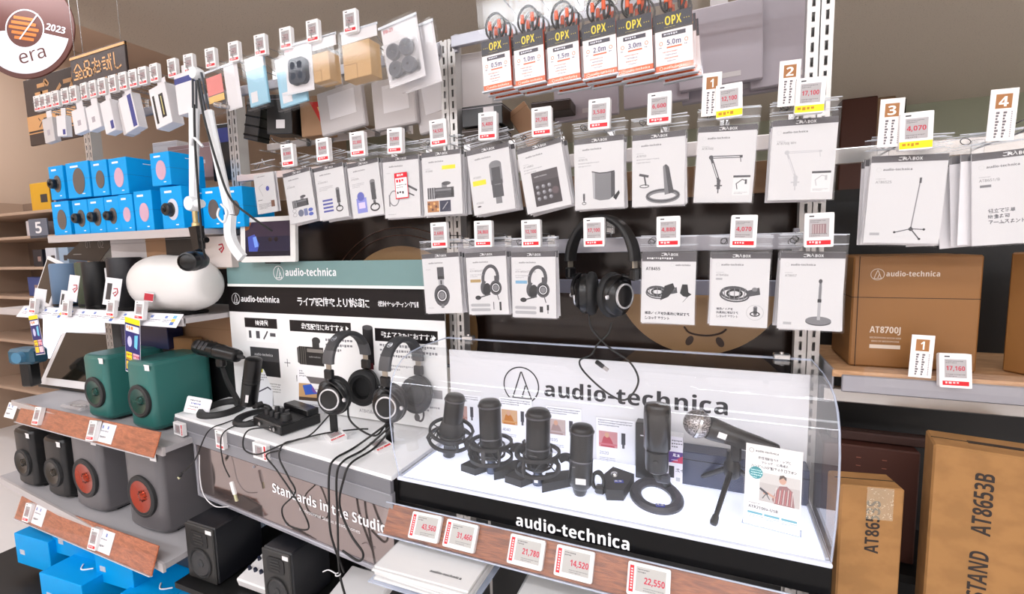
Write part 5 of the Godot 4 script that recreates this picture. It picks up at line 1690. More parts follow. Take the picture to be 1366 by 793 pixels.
func ring_base(t: Node3D, c: Vector3, rx: float, rz: float, turn: float, w: float, h: float, m: Material) -> void:
	var path := []
	for i in 48:
		var a := TAU * i / 48
		path.append(Vector3(rx * cos(a), 0, rz * sin(a)).rotated(Vector3.UP, turn))
	var sec := [Vector2(0, -w), Vector2(h * 0.4, -w), Vector2(h, -w * 0.35), Vector2(h, w * 0.55), Vector2(h * 0.4, w), Vector2(0, w)]
	obj("ring_base", mb().at(c).tube(path, 1.0, 6, 1.0, sec, true, Vector3.UP).done(), m, t)

func build_desk_mics() -> void:
	mic_mats()
	var cap := mat("mic_cap", Color(0.1, 0.1, 0.11), 0.5)
	# long barrel microphone on a leaning stand
	var t := thing("desk_microphone", "black barrel microphone lying across a leaning post at the left of the counter", "microphone", Vector3(-1.55, 0.964, 0.125))
	ring_base(t, Vector3(-0.008, 0.0, 0.0), 0.058, 0.075, 0.5, 0.014, 0.017, MB_SOFT)
	obj("post", mb().tube(curve([Vector3(0.03, 0.006, -0.03), Vector3(0.046, 0.03, -0.02), Vector3(0.012, 0.1, -0.012), Vector3(-0.01, 0.165, -0.01)]), 1.0, 6, 0.62, [Vector2(0.007, 0.014), Vector2(-0.007, 0.014), Vector2(-0.007, -0.014), Vector2(0.007, -0.014)], false, Vector3(0, 0, 1)).done(), MB_SOFT, t)
	obj("post_cap", mb().at(Vector3(-0.011, 0.168, -0.01), rot(90, 0, 0)).lathe([Vector2(0, 0.012), Vector2(0.011, 0.011), Vector2(0.012, 0), Vector2(0.011, -0.011), Vector2(0, -0.012)], 16).done(), MB_BLACK, t)
	var ax := Vector3(0.235, -0.02, 0.012)
	var b := along(ax)
	var c := Vector3(-0.127, 0.216, -0.012)
	var brl := obj("barrel", mb().at(c, b).lathe([Vector2(0, 0.0), Vector2(0.022, 0.001), Vector2(0.0262, 0.006), Vector2(0.0265, 0.06), Vector2(0.0262, 0.11), Vector2(0.0262, 0.112), Vector2(0.024, 0.113), Vector2(0.024, 0.116), Vector2(0.0262, 0.117), Vector2(0.0262, 0.14), Vector2(0.0235, 0.15), Vector2(0.0235, 0.2), Vector2(0.021, 0.216), Vector2(0.012, 0.222), Vector2(0, 0.223)], 28).done(), MB_BLACK, t)
	for k in 3:
		for s in [0.3, 2.2, 4.3]:
			var o := Vector3(0.0258 * cos(s), 0.03 + k * 0.022, 0.0258 * sin(s))
			obj("slot", mb().at(c + b * o, b * Basis(Vector3.UP, -s)).box(Vector3(0.002, 0.014, 0.03), Vector3.ZERO, 0.0008).done(), mat("slot_grey", Color(0.2, 0.2, 0.21), 0.5), brl)
	obj("swivel", mb().box(Vector3(0.03, 0.04, 0.024), c + b * Vector3(0, 0.125, 0) - Vector3(0, 0.034, 0), 0.005).done(), MB_BLACK, t)
	obj("plug", mb().at(c + b * Vector3(0, 0.222, 0), b).lathe([Vector2(0.008, 0), Vector2(0.007, 0.02), Vector2(0.004, 0.03), Vector2(0, 0.03)], 12).done(), MB_SOFT, t)
	# square-shouldered upright microphone
	t = thing("desk_microphone", "upright black microphone with a white sticker on a low ring stand", "microphone", Vector3(-1.367, 0.964, 0.15))
	ring_base(t, Vector3(0.0, 0, 0.0), 0.05, 0.06, 0.5, 0.013, 0.014, MB_SOFT)
	var lean := Vector3(0.05, 0.19, 0.0)
	b = along(lean)
	c = Vector3(-0.046, 0.038, -0.015)
	brl = obj("body", mb().at(c, b).lathe([Vector2(0, 0), Vector2(0.02, 0.001), Vector2(0.0262, 0.006), Vector2(0.0268, 0.07), Vector2(0.0268, 0.082), Vector2(0.0255, 0.083), Vector2(0.0255, 0.085), Vector2(0.0268, 0.086)], 28).done(), MB_BLACK, t)
	obj("grille", mb().at(c, b).lathe([Vector2(0.0262, 0.086), Vector2(0.0264, 0.155), Vector2(0.025, 0.164), Vector2(0.018, 0.168), Vector2(0, 0.169)], 28).done(), MB_GRILLE, t)
	obj("trim_band", mb().at(c, b).lathe([Vector2(0.0269, 0.088), Vector2(0.0273, 0.09), Vector2(0.0269, 0.092)], 28).lathe([Vector2(0.0269, 0.098), Vector2(0.0272, 0.099), Vector2(0.0269, 0.1)], 28).done(), cap, brl)
	var f := Basis(Vector3.UP, 0.6)
	obj("sticker", mb().at(c + b * (f * Vector3(0.0, 0.035, 0.0272)), b * f).box(Vector3(0.009, 0.026, 0.0006)).done(), mat("tag_white", Color(0.88, 0.87, 0.87), 0.35), brl)
	obj("arm", mb().tube(curve([Vector3(-0.02, 0.036, -0.015), Vector3(0.01, 0.04, -0.02), Vector3(0.03, 0.03, -0.03), Vector3(0.035, 0.006, -0.03)]), 0.009, 8, 0.008).done(), MB_BLACK, t)
	obj("knob", mb().at(Vector3(0.012, 0.046, -0.01), rot(90, 0, 20)).lathe([Vector2(0, 0.012), Vector2(0.01, 0.011), Vector2(0.011, -0.008), Vector2(0, -0.01)], 10).done(), MB_SOFT, t)
	# the little mixer
	t = thing("mixer", "small black audio mixer with knobs on the counter", "mixer", Vector3(-1.225, 0.965, 0.15), "", rot(0, -13, 0))
	obj("case", mb().box(Vector3(0.165, 0.03, 0.13), Vector3(0, 0.016, 0), 0.003).done(), MB_BLACK, t)
	obj("rear_block", mb().box(Vector3(0.14, 0.022, 0.04), Vector3(0.005, 0.04, -0.045), 0.003).done(), MB_BLACK, t)
	obj("top_plate", mb().box(Vector3(0.15, 0.001, 0.08), Vector3(0, 0.0315, 0.018)).done(), cap, t)
	for r in 2:
		for k in 3:
			obj("knob", mb().at(Vector3(-0.055 + k * 0.03, 0.032, 0.0 + r * 0.032)).lathe([Vector2(0.009, 0), Vector2(0.008, 0.013), Vector2(0.007, 0.016), Vector2(0, 0.016)], 14).done(), cap, t)
	obj("main_knob", mb().at(Vector3(0.045, 0.032, 0.026)).lathe([Vector2(0.017, 0), Vector2(0.015, 0.016), Vector2(0.013, 0.019), Vector2(0, 0.019)], 20).done(), MB_SOFT, t)
	obj("print_patch", mb().box(Vector3(0.03, 0.0006, 0.012), Vector3(0.03, 0.0514, -0.045)).done(), mat("slot_grey", Color(0.2, 0.2, 0.21), 0.5), t)
	for s in [-0.035, 0.03, 0.05]:
		obj("jack", mb().at(Vector3(s, 0.016, 0.066), rot(90, 0, 0)).lathe([Vector2(0.004, 0.0), Vector2(0.006, 0.003), Vector2(0, 0.003)], 12).done(), mat("hook_steel", Color(0.72, 0.72, 0.72), 0.22, 0.85), t)
	# cables over the counter edge
	cable("thin black cable from the barrel microphone over the counter, ending in a pale plug", [Vector3(-1.45, 0.967, 0.06), Vector3(-1.42, 0.968, 0.13), Vector3(-1.42, 0.968, 0.21), Vector3(-1.435, 0.955, 0.262), Vector3(-1.49, 0.86, 0.275), Vector3(-1.55, 0.81, 0.28)], 0.002)
	t = thing("cable_plug", "pale plug at the end of the thin cable over the grey speaker", "plug", Vector3(-1.56, 0.8, 0.28), "", rot(0, 0, -45))
	obj("boot", mb().lathe([Vector2(0, 0.014), Vector2(0.0035, 0.012), Vector2(0.005, -0.006), Vector2(0, -0.006)], 10).done(), MB_SOFT, t)
	obj("tip", mb().box(Vector3(0.009, 0.012, 0.004), Vector3(0, -0.012, 0), 0.0005).done(), mat("plug_pale", Color(0.75, 0.74, 0.6), 0.35, 0.4), t)
	cable("black cable with a white plug hanging before the smoked mirror sign", [Vector3(-1.35, 0.968, 0.12), Vector3(-1.36, 0.97, 0.2), Vector3(-1.37, 0.955, 0.262), Vector3(-1.36, 0.88, 0.275), Vector3(-1.335, 0.83, 0.275)], 0.002)
	t = thing("cable_plug", "white cable plug hanging before the smoked mirror sign", "plug", Vector3(-1.318, 0.79, 0.277), "", rot(0, 0, 16))
	obj("boot", mb().box(Vector3(0.013, 0.04, 0.008), Vector3(0, 0.01, 0), 0.002).done(), mat("tag_white", Color(0.88, 0.87, 0.87), 0.35), t)
	obj("tip", mb().box(Vector3(0.009, 0.022, 0.005), Vector3(0, -0.02, 0), 0.0005).done(), mat("plug_pale", Color(0.75, 0.74, 0.6), 0.35, 0.4), t)
	cable("white cord looped in front of the smoked mirror sign", [Vector3(-1.49, 0.87, 0.26), Vector3(-1.485, 0.8, 0.268), Vector3(-1.47, 0.745, 0.27), Vector3(-1.42, 0.72, 0.272), Vector3(-1.35, 0.735, 0.276)], 0.0016, mat("cord_white", Color(0.85, 0.85, 0.86), 0.4))
	cable("black cable looped over the counter edge from the mixer", [Vector3(-1.19, 0.985, 0.22), Vector3(-1.25, 0.985, 0.265), Vector3(-1.25, 0.94, 0.285), Vector3(-1.18, 0.935, 0.295), Vector3(-1.1, 0.968, 0.27), Vector3(-1.03, 0.98, 0.2), Vector3(-0.98, 0.97, 0.12), Vector3(-0.95, 0.968, 0.1)], 0.0023)
	cable("black cable hanging in a long loop before the lettering of the mirror sign", [Vector3(-1.005, 1.05, 0.17), Vector3(-1.06, 0.98, 0.21), Vector3(-1.09, 0.969, 0.24), Vector3(-1.1, 0.969, 0.275), Vector3(-1.095, 0.94, 0.296), Vector3(-1.06, 0.89, 0.3), Vector3(-1.04, 0.85, 0.3), Vector3(-1.1, 0.79, 0.295), Vector3(-1.08, 0.745, 0.295), Vector3(-1.0, 0.755, 0.3), Vector3(-1.02, 0.82, 0.305), Vector3(-1.1, 0.9, 0.3), Vector3(-1.15, 0.935, 0.292), Vector3(-1.1, 0.955, 0.285)], 0.0023)
	cable("left of the thick black cables falling from the right headphones", [Vector3(-0.818, 1.03, 0.16), Vector3(-0.892, 0.97, 0.22), Vector3(-0.89, 0.97, 0.3), Vector3(-0.89, 0.945, 0.322), Vector3(-0.895, 0.86, 0.325), Vector3(-0.89, 0.78, 0.33), Vector3(-0.85, 0.69, 0.335)], 0.003)
	cable("middle one of the thick black cables falling from the right headphones", [Vector3(-0.808, 1.025, 0.165), Vector3(-0.86, 0.97, 0.22), Vector3(-0.86, 0.97, 0.302), Vector3(-0.861, 0.94, 0.328), Vector3(-0.865, 0.82, 0.33), Vector3(-0.86, 0.7, 0.34), Vector3(-0.845, 0.63, 0.34)], 0.003)
	cable("right of the thick black cables, ending in a round loop", [Vector3(-0.803, 1.02, 0.17), Vector3(-0.83, 0.975, 0.22), Vector3(-0.832, 0.971, 0.305), Vector3(-0.836, 0.94, 0.33), Vector3(-0.85, 0.87, 0.335), Vector3(-0.82, 0.8, 0.335), Vector3(-0.785, 0.76, 0.335), Vector3(-0.8, 0.735, 0.335), Vector3(-0.85, 0.75, 0.335)], 0.003)
	t = thing("cable_tie", "small white tie on the thick cables at the lower sign frame", "cable tie", Vector3(-0.86, 0.69, 0.345))
	obj("loop", mb().tube(circle_path(0.006, 14), 0.0016, 6, -1.0, [], true).done(), mat("cord_white", Color(0.85, 0.85, 0.86), 0.4), t)
	obj("tail", mb().tube(curve([Vector3(-0.006, 0, 0), Vector3(-0.03, 0.004, 0), Vector3(-0.05, -0.006, 0)]), 0.0015, 6).done(), mat("cord_white", Color(0.85, 0.85, 0.86), 0.4), t)

# a ring cradle with crossed elastic cords; centre at the ring's height
func shock_mount(t: Node3D, c: Vector3, b: Basis, r: float, h: float) -> void:
	var arms := mb()
	for k in 2:
		var y := h * (k - 0.5)
		obj("cradle_ring", mb().at(c + b * Vector3(0, y, 0), b).tube(circle_path(r, 36), 1.0, 6, 1.0, [Vector2(0.004, 0.003), Vector2(-0.004, 0.003), Vector2(-0.004, -0.003), Vector2(0.004, -0.003)], true, Vector3.UP).done(), MB_SOFT, t)
	for k in 4:
		var a := TAU * (k + 0.5) / 4
		var o := Vector3(cos(a), 0, sin(a))
		obj("cradle_post", mb().at(c, b).tube([o * r + Vector3(0, -h / 2, 0), o * (r + 0.006), o * r + Vector3(0, h / 2, 0)], 0.0042, 6).done(), MB_SOFT, t)
	for k in 2:
		obj("inner_ring", mb().at(c + b * Vector3(0, h * 0.32 * (k * 2 - 1), 0), b).tube(circle_path(r * 0.64, 30), 0.0028, 6, -1.0, [], true, Vector3.UP).done(), MB_BLACK, t)
	for k in 8:
		var a0 := TAU * k / 8
		var a1 := TAU * (k + 0.5) / 8
		var s := 1.0 if k % 2 == 0 else -1.0
		obj("elastic_cord", mb().at(c, b).tube([Vector3(cos(a0) * r, h * 0.45 * s, sin(a0) * r), Vector3(cos(a1) * r * 0.66, -h * 0.3 * s, sin(a1) * r * 0.66)], 0.0016, 6).done(), MB_BLACK, t)

func shock_arm(t: Node3D, c: Vector3, d: Vector3, r: float) -> void:
	var e := c + d * (r + 0.03)
	obj("bracket", mb().tube(curve([c + d * r, c + d * (r + 0.014) + Vector3(0, 0.006, 0), e]), 1.0, 4, 1.0, [Vector2(0.008, 0.005), Vector2(-0.008, 0.005), Vector2(-0.008, -0.005), Vector2(0.008, -0.005)], false, Vector3.UP).done(), MB_SOFT, t)
	var side := d.cross(Vector3.UP).normalized()
	obj("swivel_knob", mb().at(e, along(side)).lathe([Vector2(0, 0.014), Vector2(0.009, 0.013), Vector2(0.011, 0.006), Vector2(0.011, -0.006), Vector2(0.009, -0.013), Vector2(0, -0.014)], 14).done(), MB_BLACK, t)
	obj("thumb_screw", mb().at(e + Vector3(0, 0.012, 0)).box(Vector3(0.006, 0.02, 0.014), Vector3.ZERO, 0.002).done(), MB_BLACK, t)
	obj("socket", mb().at(e + d * 0.012 - Vector3(0, 0.014, 0)).lathe([Vector2(0, 0.012), Vector2(0.009, 0.011), Vector2(0.009, -0.012), Vector2(0, -0.012)], 14).done(), MB_SOFT, t)

func wedge_foot(t: Node3D, pts: Array, h: float) -> void:
	var poly := PackedVector2Array()
	for p in pts:
		poly.append(Vector2(p[0], p[1]))
	obj("wedge_foot", mb().at(Vector3(0, h, 0), Basis(Vector3(1, 0, 0), Vector3(0, 0, 1), Vector3(0, 1, 0))).prism(poly, h).done(), MB_SOFT, t)

func condenser(t: Node3D, c: Vector3, b: Basis, r: float, h: float, split: float) -> void:
	obj("body", mb().at(c, b).lathe([Vector2(0, 0), Vector2(r * 0.6, 0.0), Vector2(r * 0.9, 0.008), Vector2(r, 0.02), Vector2(r, split - 0.004), Vector2(r * 0.96, split - 0.003), Vector2(r * 0.96, split)], 30).done(), MB_BLACK, t)
	obj("grille", mb().at(c, b).lathe([Vector2(r * 0.97, split), Vector2(r * 0.97, h - r * 0.62), Vector2(r * 1.03, h - r * 0.6), Vector2(r * 1.03, h - r * 0.52), Vector2(r * 0.98, h - r * 0.5), Vector2(r * 0.95, h - r * 0.3), Vector2(r * 0.82, h - r * 0.12), Vector2(r * 0.5, h - r * 0.02), Vector2(0, h)], 30).done(), MB_GRILLE, t)
	obj("trim_band", mb().at(c, b).lathe([Vector2(r * 1.0, h - r * 0.66), Vector2(r * 1.06, h - r * 0.62), Vector2(r * 1.06, h - r * 0.54), Vector2(r * 1.0, h - r * 0.5)], 30).lathe([Vector2(r * 0.99, split - 0.004), Vector2(r * 1.02, split - 0.003), Vector2(r * 1.02, split - 0.001), Vector2(r * 0.99, split)], 30).done(), mat("mic_trim", Color(0.34, 0.34, 0.36), 0.3, 0.6), t)

func build_cabinet_mics() -> void:
	mic_mats()
	var chrome := mat("hook_steel", Color(0.72, 0.72, 0.72), 0.22, 0.85)
	var white := mat("tag_white", Color(0.88, 0.87, 0.87), 0.35)
	var y := 0.956
	# first, leaning in its cradle
	var b := rot(0, 0, -9)
	var t := thing("studio_microphone", "leftmost studio microphone in the case, leaning in a wide cradle", "microphone", Vector3(-0.625, y, 0.155))
	condenser(t, Vector3(-0.008, 0.035, 0), b, 0.0265, 0.138, 0.062)
	obj("tail", mb().at(Vector3(-0.013, 0.004, 0), b).lathe([Vector2(0, -0.004), Vector2(0.016, -0.003), Vector2(0.0165, 0.026), Vector2(0.02, 0.034), Vector2(0, 0.036)], 22).done(), MB_BLACK, t)
	obj("shoulder", mb().at(Vector3(-0.002, 0.075, 0), b).lathe([Vector2(0.033, -0.02), Vector2(0.033, 0.004), Vector2(0.0275, 0.022), Vector2(0.0268, 0.022)], 26).done(), MB_SOFT, t)
	shock_mount(t, Vector3(-0.005, 0.06, 0), rot(8, 0, -12), 0.056, 0.026)
	shock_arm(t, Vector3(0, 0.055, 0), Vector3(0.92, -0.1, 0.38).normalized(), 0.054)
	obj("sticker", mb().at(Vector3(-0.026, 0.018, 0.012), rot(0, -50, 0)).box(Vector3(0.008, 0.014, 0.001)).done(), white, t)
	# second and third, upright in cradles with wedge feet
	for k in 2:
		t = thing("studio_microphone", ["second studio microphone in the case, reflecting coloured lights", "third studio microphone in the case, upright in a cradle before the emblem"][k], "microphone", [Vector3(-0.491, y, 0.2), Vector3(-0.366, y, 0.215)][k])
		var bb := rot(0, 0, 0.5 if k == 0 else -1.5)
		condenser(t, Vector3(0, 0.034, 0), bb, 0.0275 if k == 0 else 0.0285, 0.15 if k == 0 else 0.146, 0.058)
		obj("connector", mb().lathe([Vector2(0, 0), Vector2(0.0125, 0.0), Vector2(0.013, 0.004), Vector2(0.013, 0.02), Vector2(0.0105, 0.022), Vector2(0.0105, 0.036), Vector2(0, 0.036)], 20).done(), mat("connector_steel", Color(0.3, 0.33, 0.4), 0.3, 0.7), t)
		shock_mount(t, Vector3(0, 0.058, 0), rot(0, 30 * k, 0), 0.05, 0.036)
		shock_arm(t, Vector3(0, 0.058, 0), Vector3(0.95, 0.05, -0.28).normalized(), 0.05)
		wedge_foot(t, [[-0.075, 0.02], [-0.03, 0.03], [-0.012, 0.0], [-0.058, -0.03]], 0.017)
		wedge_foot(t, [[0.022, 0.035], [0.075, -0.015], [0.062, -0.055], [0.012, -0.02]], 0.02)
		if k == 0:
			obj("side_clip", mb().box(Vector3(0.01, 0.03, 0.004), Vector3(0.004, 0.06, 0.052), 0.001).done(), mat("slot_grey", Color(0.2, 0.2, 0.21), 0.5), t)
		else:
			obj("sticker", mb().box(Vector3(0.009, 0.008, 0.001), Vector3(0.0, 0.013, 0.0133)).done(), white, t)
			obj("lettering", lettering("audio-technica", 0.0022, 0.019), mat("ink_grey", Color(0.5, 0.5, 0.5), 0.5), t, Vector3(-0.0095, 0.078, 0.0295))
	# fourth, standing on the tray beside its clip base
	t = thing("studio_microphone", "fourth studio microphone, standing on the tray with a white sticker", "microphone", Vector3(-0.263, y, 0.225))
	condenser(t, Vector3(0, 0.014, 0), rot(0, 0, -2), 0.0258, 0.146, 0.07)
	obj("connector", mb().at(Vector3(-0.001, 0, 0)).lathe([Vector2(0, 0), Vector2(0.012, 0.0), Vector2(0.015, 0.006), Vector2(0.017, 0.016), Vector2(0, 0.016)], 18).done(), MB_BLACK, t)
	obj("sticker", mb().at(Vector3(0.004, 0.042, 0), rot(0, 8, 0)).box(Vector3(0.022, 0.013, 0.001), Vector3(0, 0, 0.0258)).done(), white, t)
	obj("lettering", lettering("2020", 0.003, 0.009), mat("ink_grey", Color(0.5, 0.5, 0.5), 0.5), t, Vector3(-0.011, 0.07, 0.0248))
	t = thing("clip_base", "dark wedge shaped stand base with a blue sample label right of the fourth microphone", "stand base", Vector3(-0.192, y, 0.168), "", rot(0, 0, 0))
	wedge_foot(t, [[-0.012, 0.062], [0.022, 0.052], [0.032, -0.03], [-0.02, -0.05], [-0.034, 0.0]], 0.024)
	obj("silver_knob", mb().at(Vector3(-0.008, 0.024, -0.005)).lathe([Vector2(0.0085, 0), Vector2(0.008, 0.006), Vector2(0.006, 0.008), Vector2(0, 0.008)], 16).done(), chrome, t)
	obj("blue_label", mb().at(Vector3(0.006, 0.0245, 0.018), rot(0, 20, 0)).box(Vector3(0.02, 0.0008, 0.012)).done(), mat("label_blue", Color(0.12, 0.2, 0.62), 0.4), t)
	obj("lettering", kana("見本", 0.008, 0.14, 1.05, true), mat("ink_white", Color(0.93, 0.93, 0.94), 0.5), t, Vector3(0.006, 0.0251, 0.022), rot(0, 20, 0) * rot(-90, 0, 0))
	t = thing("cable_bundle", "bundled short black cable between the fourth microphone and the wedge base", "cable", Vector3(-0.228, y, 0.205))
	var loops := []
	for i in 70:
		var a := TAU * 3.5 * i / 69.0
		loops.append(Vector3(0.013 * cos(a) + 0.002 * sin(a * 0.7), 0.028 + 0.02 * sin(a), -0.004 + 0.012 * i / 69.0 + 0.003 * cos(a * 1.3)))
	obj("cord", mb().tube(loops, 0.0028, 7).done(), mat("cord_black", Color(0.04, 0.04, 0.045), 0.45), t)
	obj("clip", mb().box(Vector3(0.022, 0.018, 0.02), Vector3(0.006, 0.012, 0.006), 0.004).done(), MB_BLACK, t)
	# fifth, on a ring base
	t = thing("studio_microphone", "broad black microphone on a ring base with a blue sample label", "microphone", Vector3(-0.107, y, 0.18))
	ring_base(t, Vector3(0, 0, 0), 0.043, 0.058, 0.35, 0.0125, 0.012, mat("ring_grey", Color(0.2, 0.2, 0.23), 0.42))
	obj("blue_label", mb().at(Vector3(0.014, 0.0128, 0.054), rot(0, 8, 0)).box(Vector3(0.018, 0.0016, 0.0095)).done(), mat("label_blue", Color(0.12, 0.2, 0.62), 0.4), t)
	obj("lettering", kana("見本", 0.0075, 0.14, 1.05, true), mat("ink_white", Color(0.93, 0.93, 0.94), 0.5), t, Vector3(0.014, 0.0138, 0.0575), rot(0, 8, 0) * rot(-90, 0, 0))
	obj("stem", mb().tube(curve([Vector3(0.02, 0.008, -0.045), Vector3(0.012, 0.03, -0.03), Vector3(0, 0.045, -0.01), Vector3(0, 0.075, -0.008)]), 0.0095, 10, 0.008).done(), MB_SOFT, t)
	obj("stem_clamp", mb().box(Vector3(0.03, 0.018, 0.022), Vector3(0.012, 0.036, -0.02), 0.004).done(), mat("clamp_grey", Color(0.22, 0.23, 0.27), 0.45), t)
	obj("body", mb().at(Vector3(0, 0.055, -0.008)).lathe([Vector2(0, 0), Vector2(0.018, 0.0), Vector2(0.023, 0.004), Vector2(0.0245, 0.02), Vector2(0.0245, 0.048), Vector2(0, 0.048)], 28).done(), MB_BLACK, t)
	obj("dial", mb().at(Vector3(0.0, 0.083, 0.0162), rot(90, 0, 0)).lathe([Vector2(0.0066, 0), Vector2(0.0066, 0.002), Vector2(0.005, 0.0026), Vector2(0, 0.0026)], 20).done(), mat("mic_cap", Color(0.1, 0.1, 0.11), 0.5), t)
	obj("grille", mb().at(Vector3(0, 0.103, -0.008)).lathe([Vector2(0.0245, 0), Vector2(0.0282, 0.006), Vector2(0.0285, 0.08), Vector2(0.0275, 0.096), Vector2(0.024, 0.102), Vector2(0, 0.104)], 28, 1.0, 0.8).done(), mat("mic_mesh_gloss", Color(0.075, 0.066, 0.06), 0.22), t)
	# handheld microphone on a little tripod
	t = thing("handheld_microphone", "handheld microphone with a silver mesh ball held in a clip", "microphone", Vector3(0.022, 1.118, 0.17))
	var ax := Vector3(0.132, -0.042, -0.02).normalized()
	b = along(ax)
	var ball := mat("mesh_silver", Color(0.62, 0.6, 0.6), 0.35, 0.75)
	ball.albedo_color = Color.WHITE
	ball.albedo_texture = noise_tex(0.12, ramp([[0.2, Color(0.25, 0.24, 0.24)], [0.5, Color(0.72, 0.7, 0.7)]]), 128, 1, 4, FastNoiseLite.TYPE_CELLULAR)
	ball.uv1_triplanar = true
	ball.uv1_scale = Vector3(20, 20, 20)
	var prof := []
	for i in 15:
		var a := -PI / 2 + PI * 0.86 * i / 14
		prof.append(Vector2(0.0285 * cos(a), 0.0285 * sin(a)))
	var c := Vector3(-0.048, 0.013, 0.01)
	obj("mesh_ball", mb().at(c, b).lathe(prof, 32).done(), ball, t)
	obj("ball_band", mb().at(c, b).lathe([Vector2(0.0283, -0.003), Vector2(0.0298, -0.002), Vector2(0.0298, 0.003), Vector2(0.0283, 0.004)], 32).done(), mat("hook_steel", Color(0.72, 0.72, 0.72), 0.22, 0.85), t)
	obj("handle", mb().at(c, b).lathe([Vector2(0, 0.02), Vector2(0.023, 0.021), Vector2(0.0235, 0.03), Vector2(0.0225, 0.042), Vector2(0.0195, 0.07), Vector2(0.016, 0.15), Vector2(0.0145, 0.156), Vector2(0, 0.157)], 28).done(), mat("mic_brown_black", Color(0.07, 0.058, 0.055), 0.3), t)
	obj("sticker", mb().at(c + b * Vector3(0, 0.045, 0) + Vector3(0.004, 0.0, 0.023), b).box(Vector3(0.012, 0.016, 0.001)).done(), white, t)
	t = thing("mini_tripod", "small black desk tripod holding the handheld microphone", "tripod", Vector3(0.042, y, 0.145))
	obj("clip", mb().at(Vector3(0.012, 0.148, 0.02), b).tube([Vector3(0, -0.03, 0), Vector3(0, 0.04, 0)], 1.0, 8, 0.9, [Vector2(0.021, 0), Vector2(0.015, 0.016), Vector2(-0.002, 0.022), Vector2(-0.012, 0.022), Vector2(-0.012, 0.019), Vector2(0.0, 0.0185), Vector2(0.012, 0.012), Vector2(0.018, 0.0), Vector2(0.012, -0.012), Vector2(0, -0.0185), Vector2(-0.012, -0.019), Vector2(-0.012, -0.022), Vector2(-0.002, -0.022), Vector2(0.015, -0.016)], false, Vector3(-0.3, -1, 0)).done(), MB_SOFT, t)
	obj("clip_neck", mb().box(Vector3(0.02, 0.04, 0.018), Vector3(0.006, 0.115, 0.008), 0.004).done(), MB_SOFT, t)
	obj("hub", mb().lathe([Vector2(0, 0.055), Vector2(0.012, 0.055), Vector2(0.016, 0.062), Vector2(0.0165, 0.085), Vector2(0.012, 0.092), Vector2(0.0115, 0.112), Vector2(0, 0.114)], 20).done(), MB_BLACK, t)
	for f in [Vector3(-0.034, 0.006, 0.104), Vector3(-0.078, 0.006, -0.065), Vector3(0.085, 0.006, -0.06)]:
		var s := Vector3(f.x * 0.12, 0.07, f.z * 0.12)
		obj("leg", mb().tube([s, f.lerp(s, 0.04)], 0.0058, 10, 0.0046).done(), MB_BLACK, t)
		obj("rubber_foot", mb().at(f, along(f - s)).lathe([Vector2(0, -0.016), Vector2(0.0062, -0.014), Vector2(0.0075, -0.002), Vector2(0.006, 0.004), Vector2(0, 0.0055)], 12).done(), MB_SOFT, t)
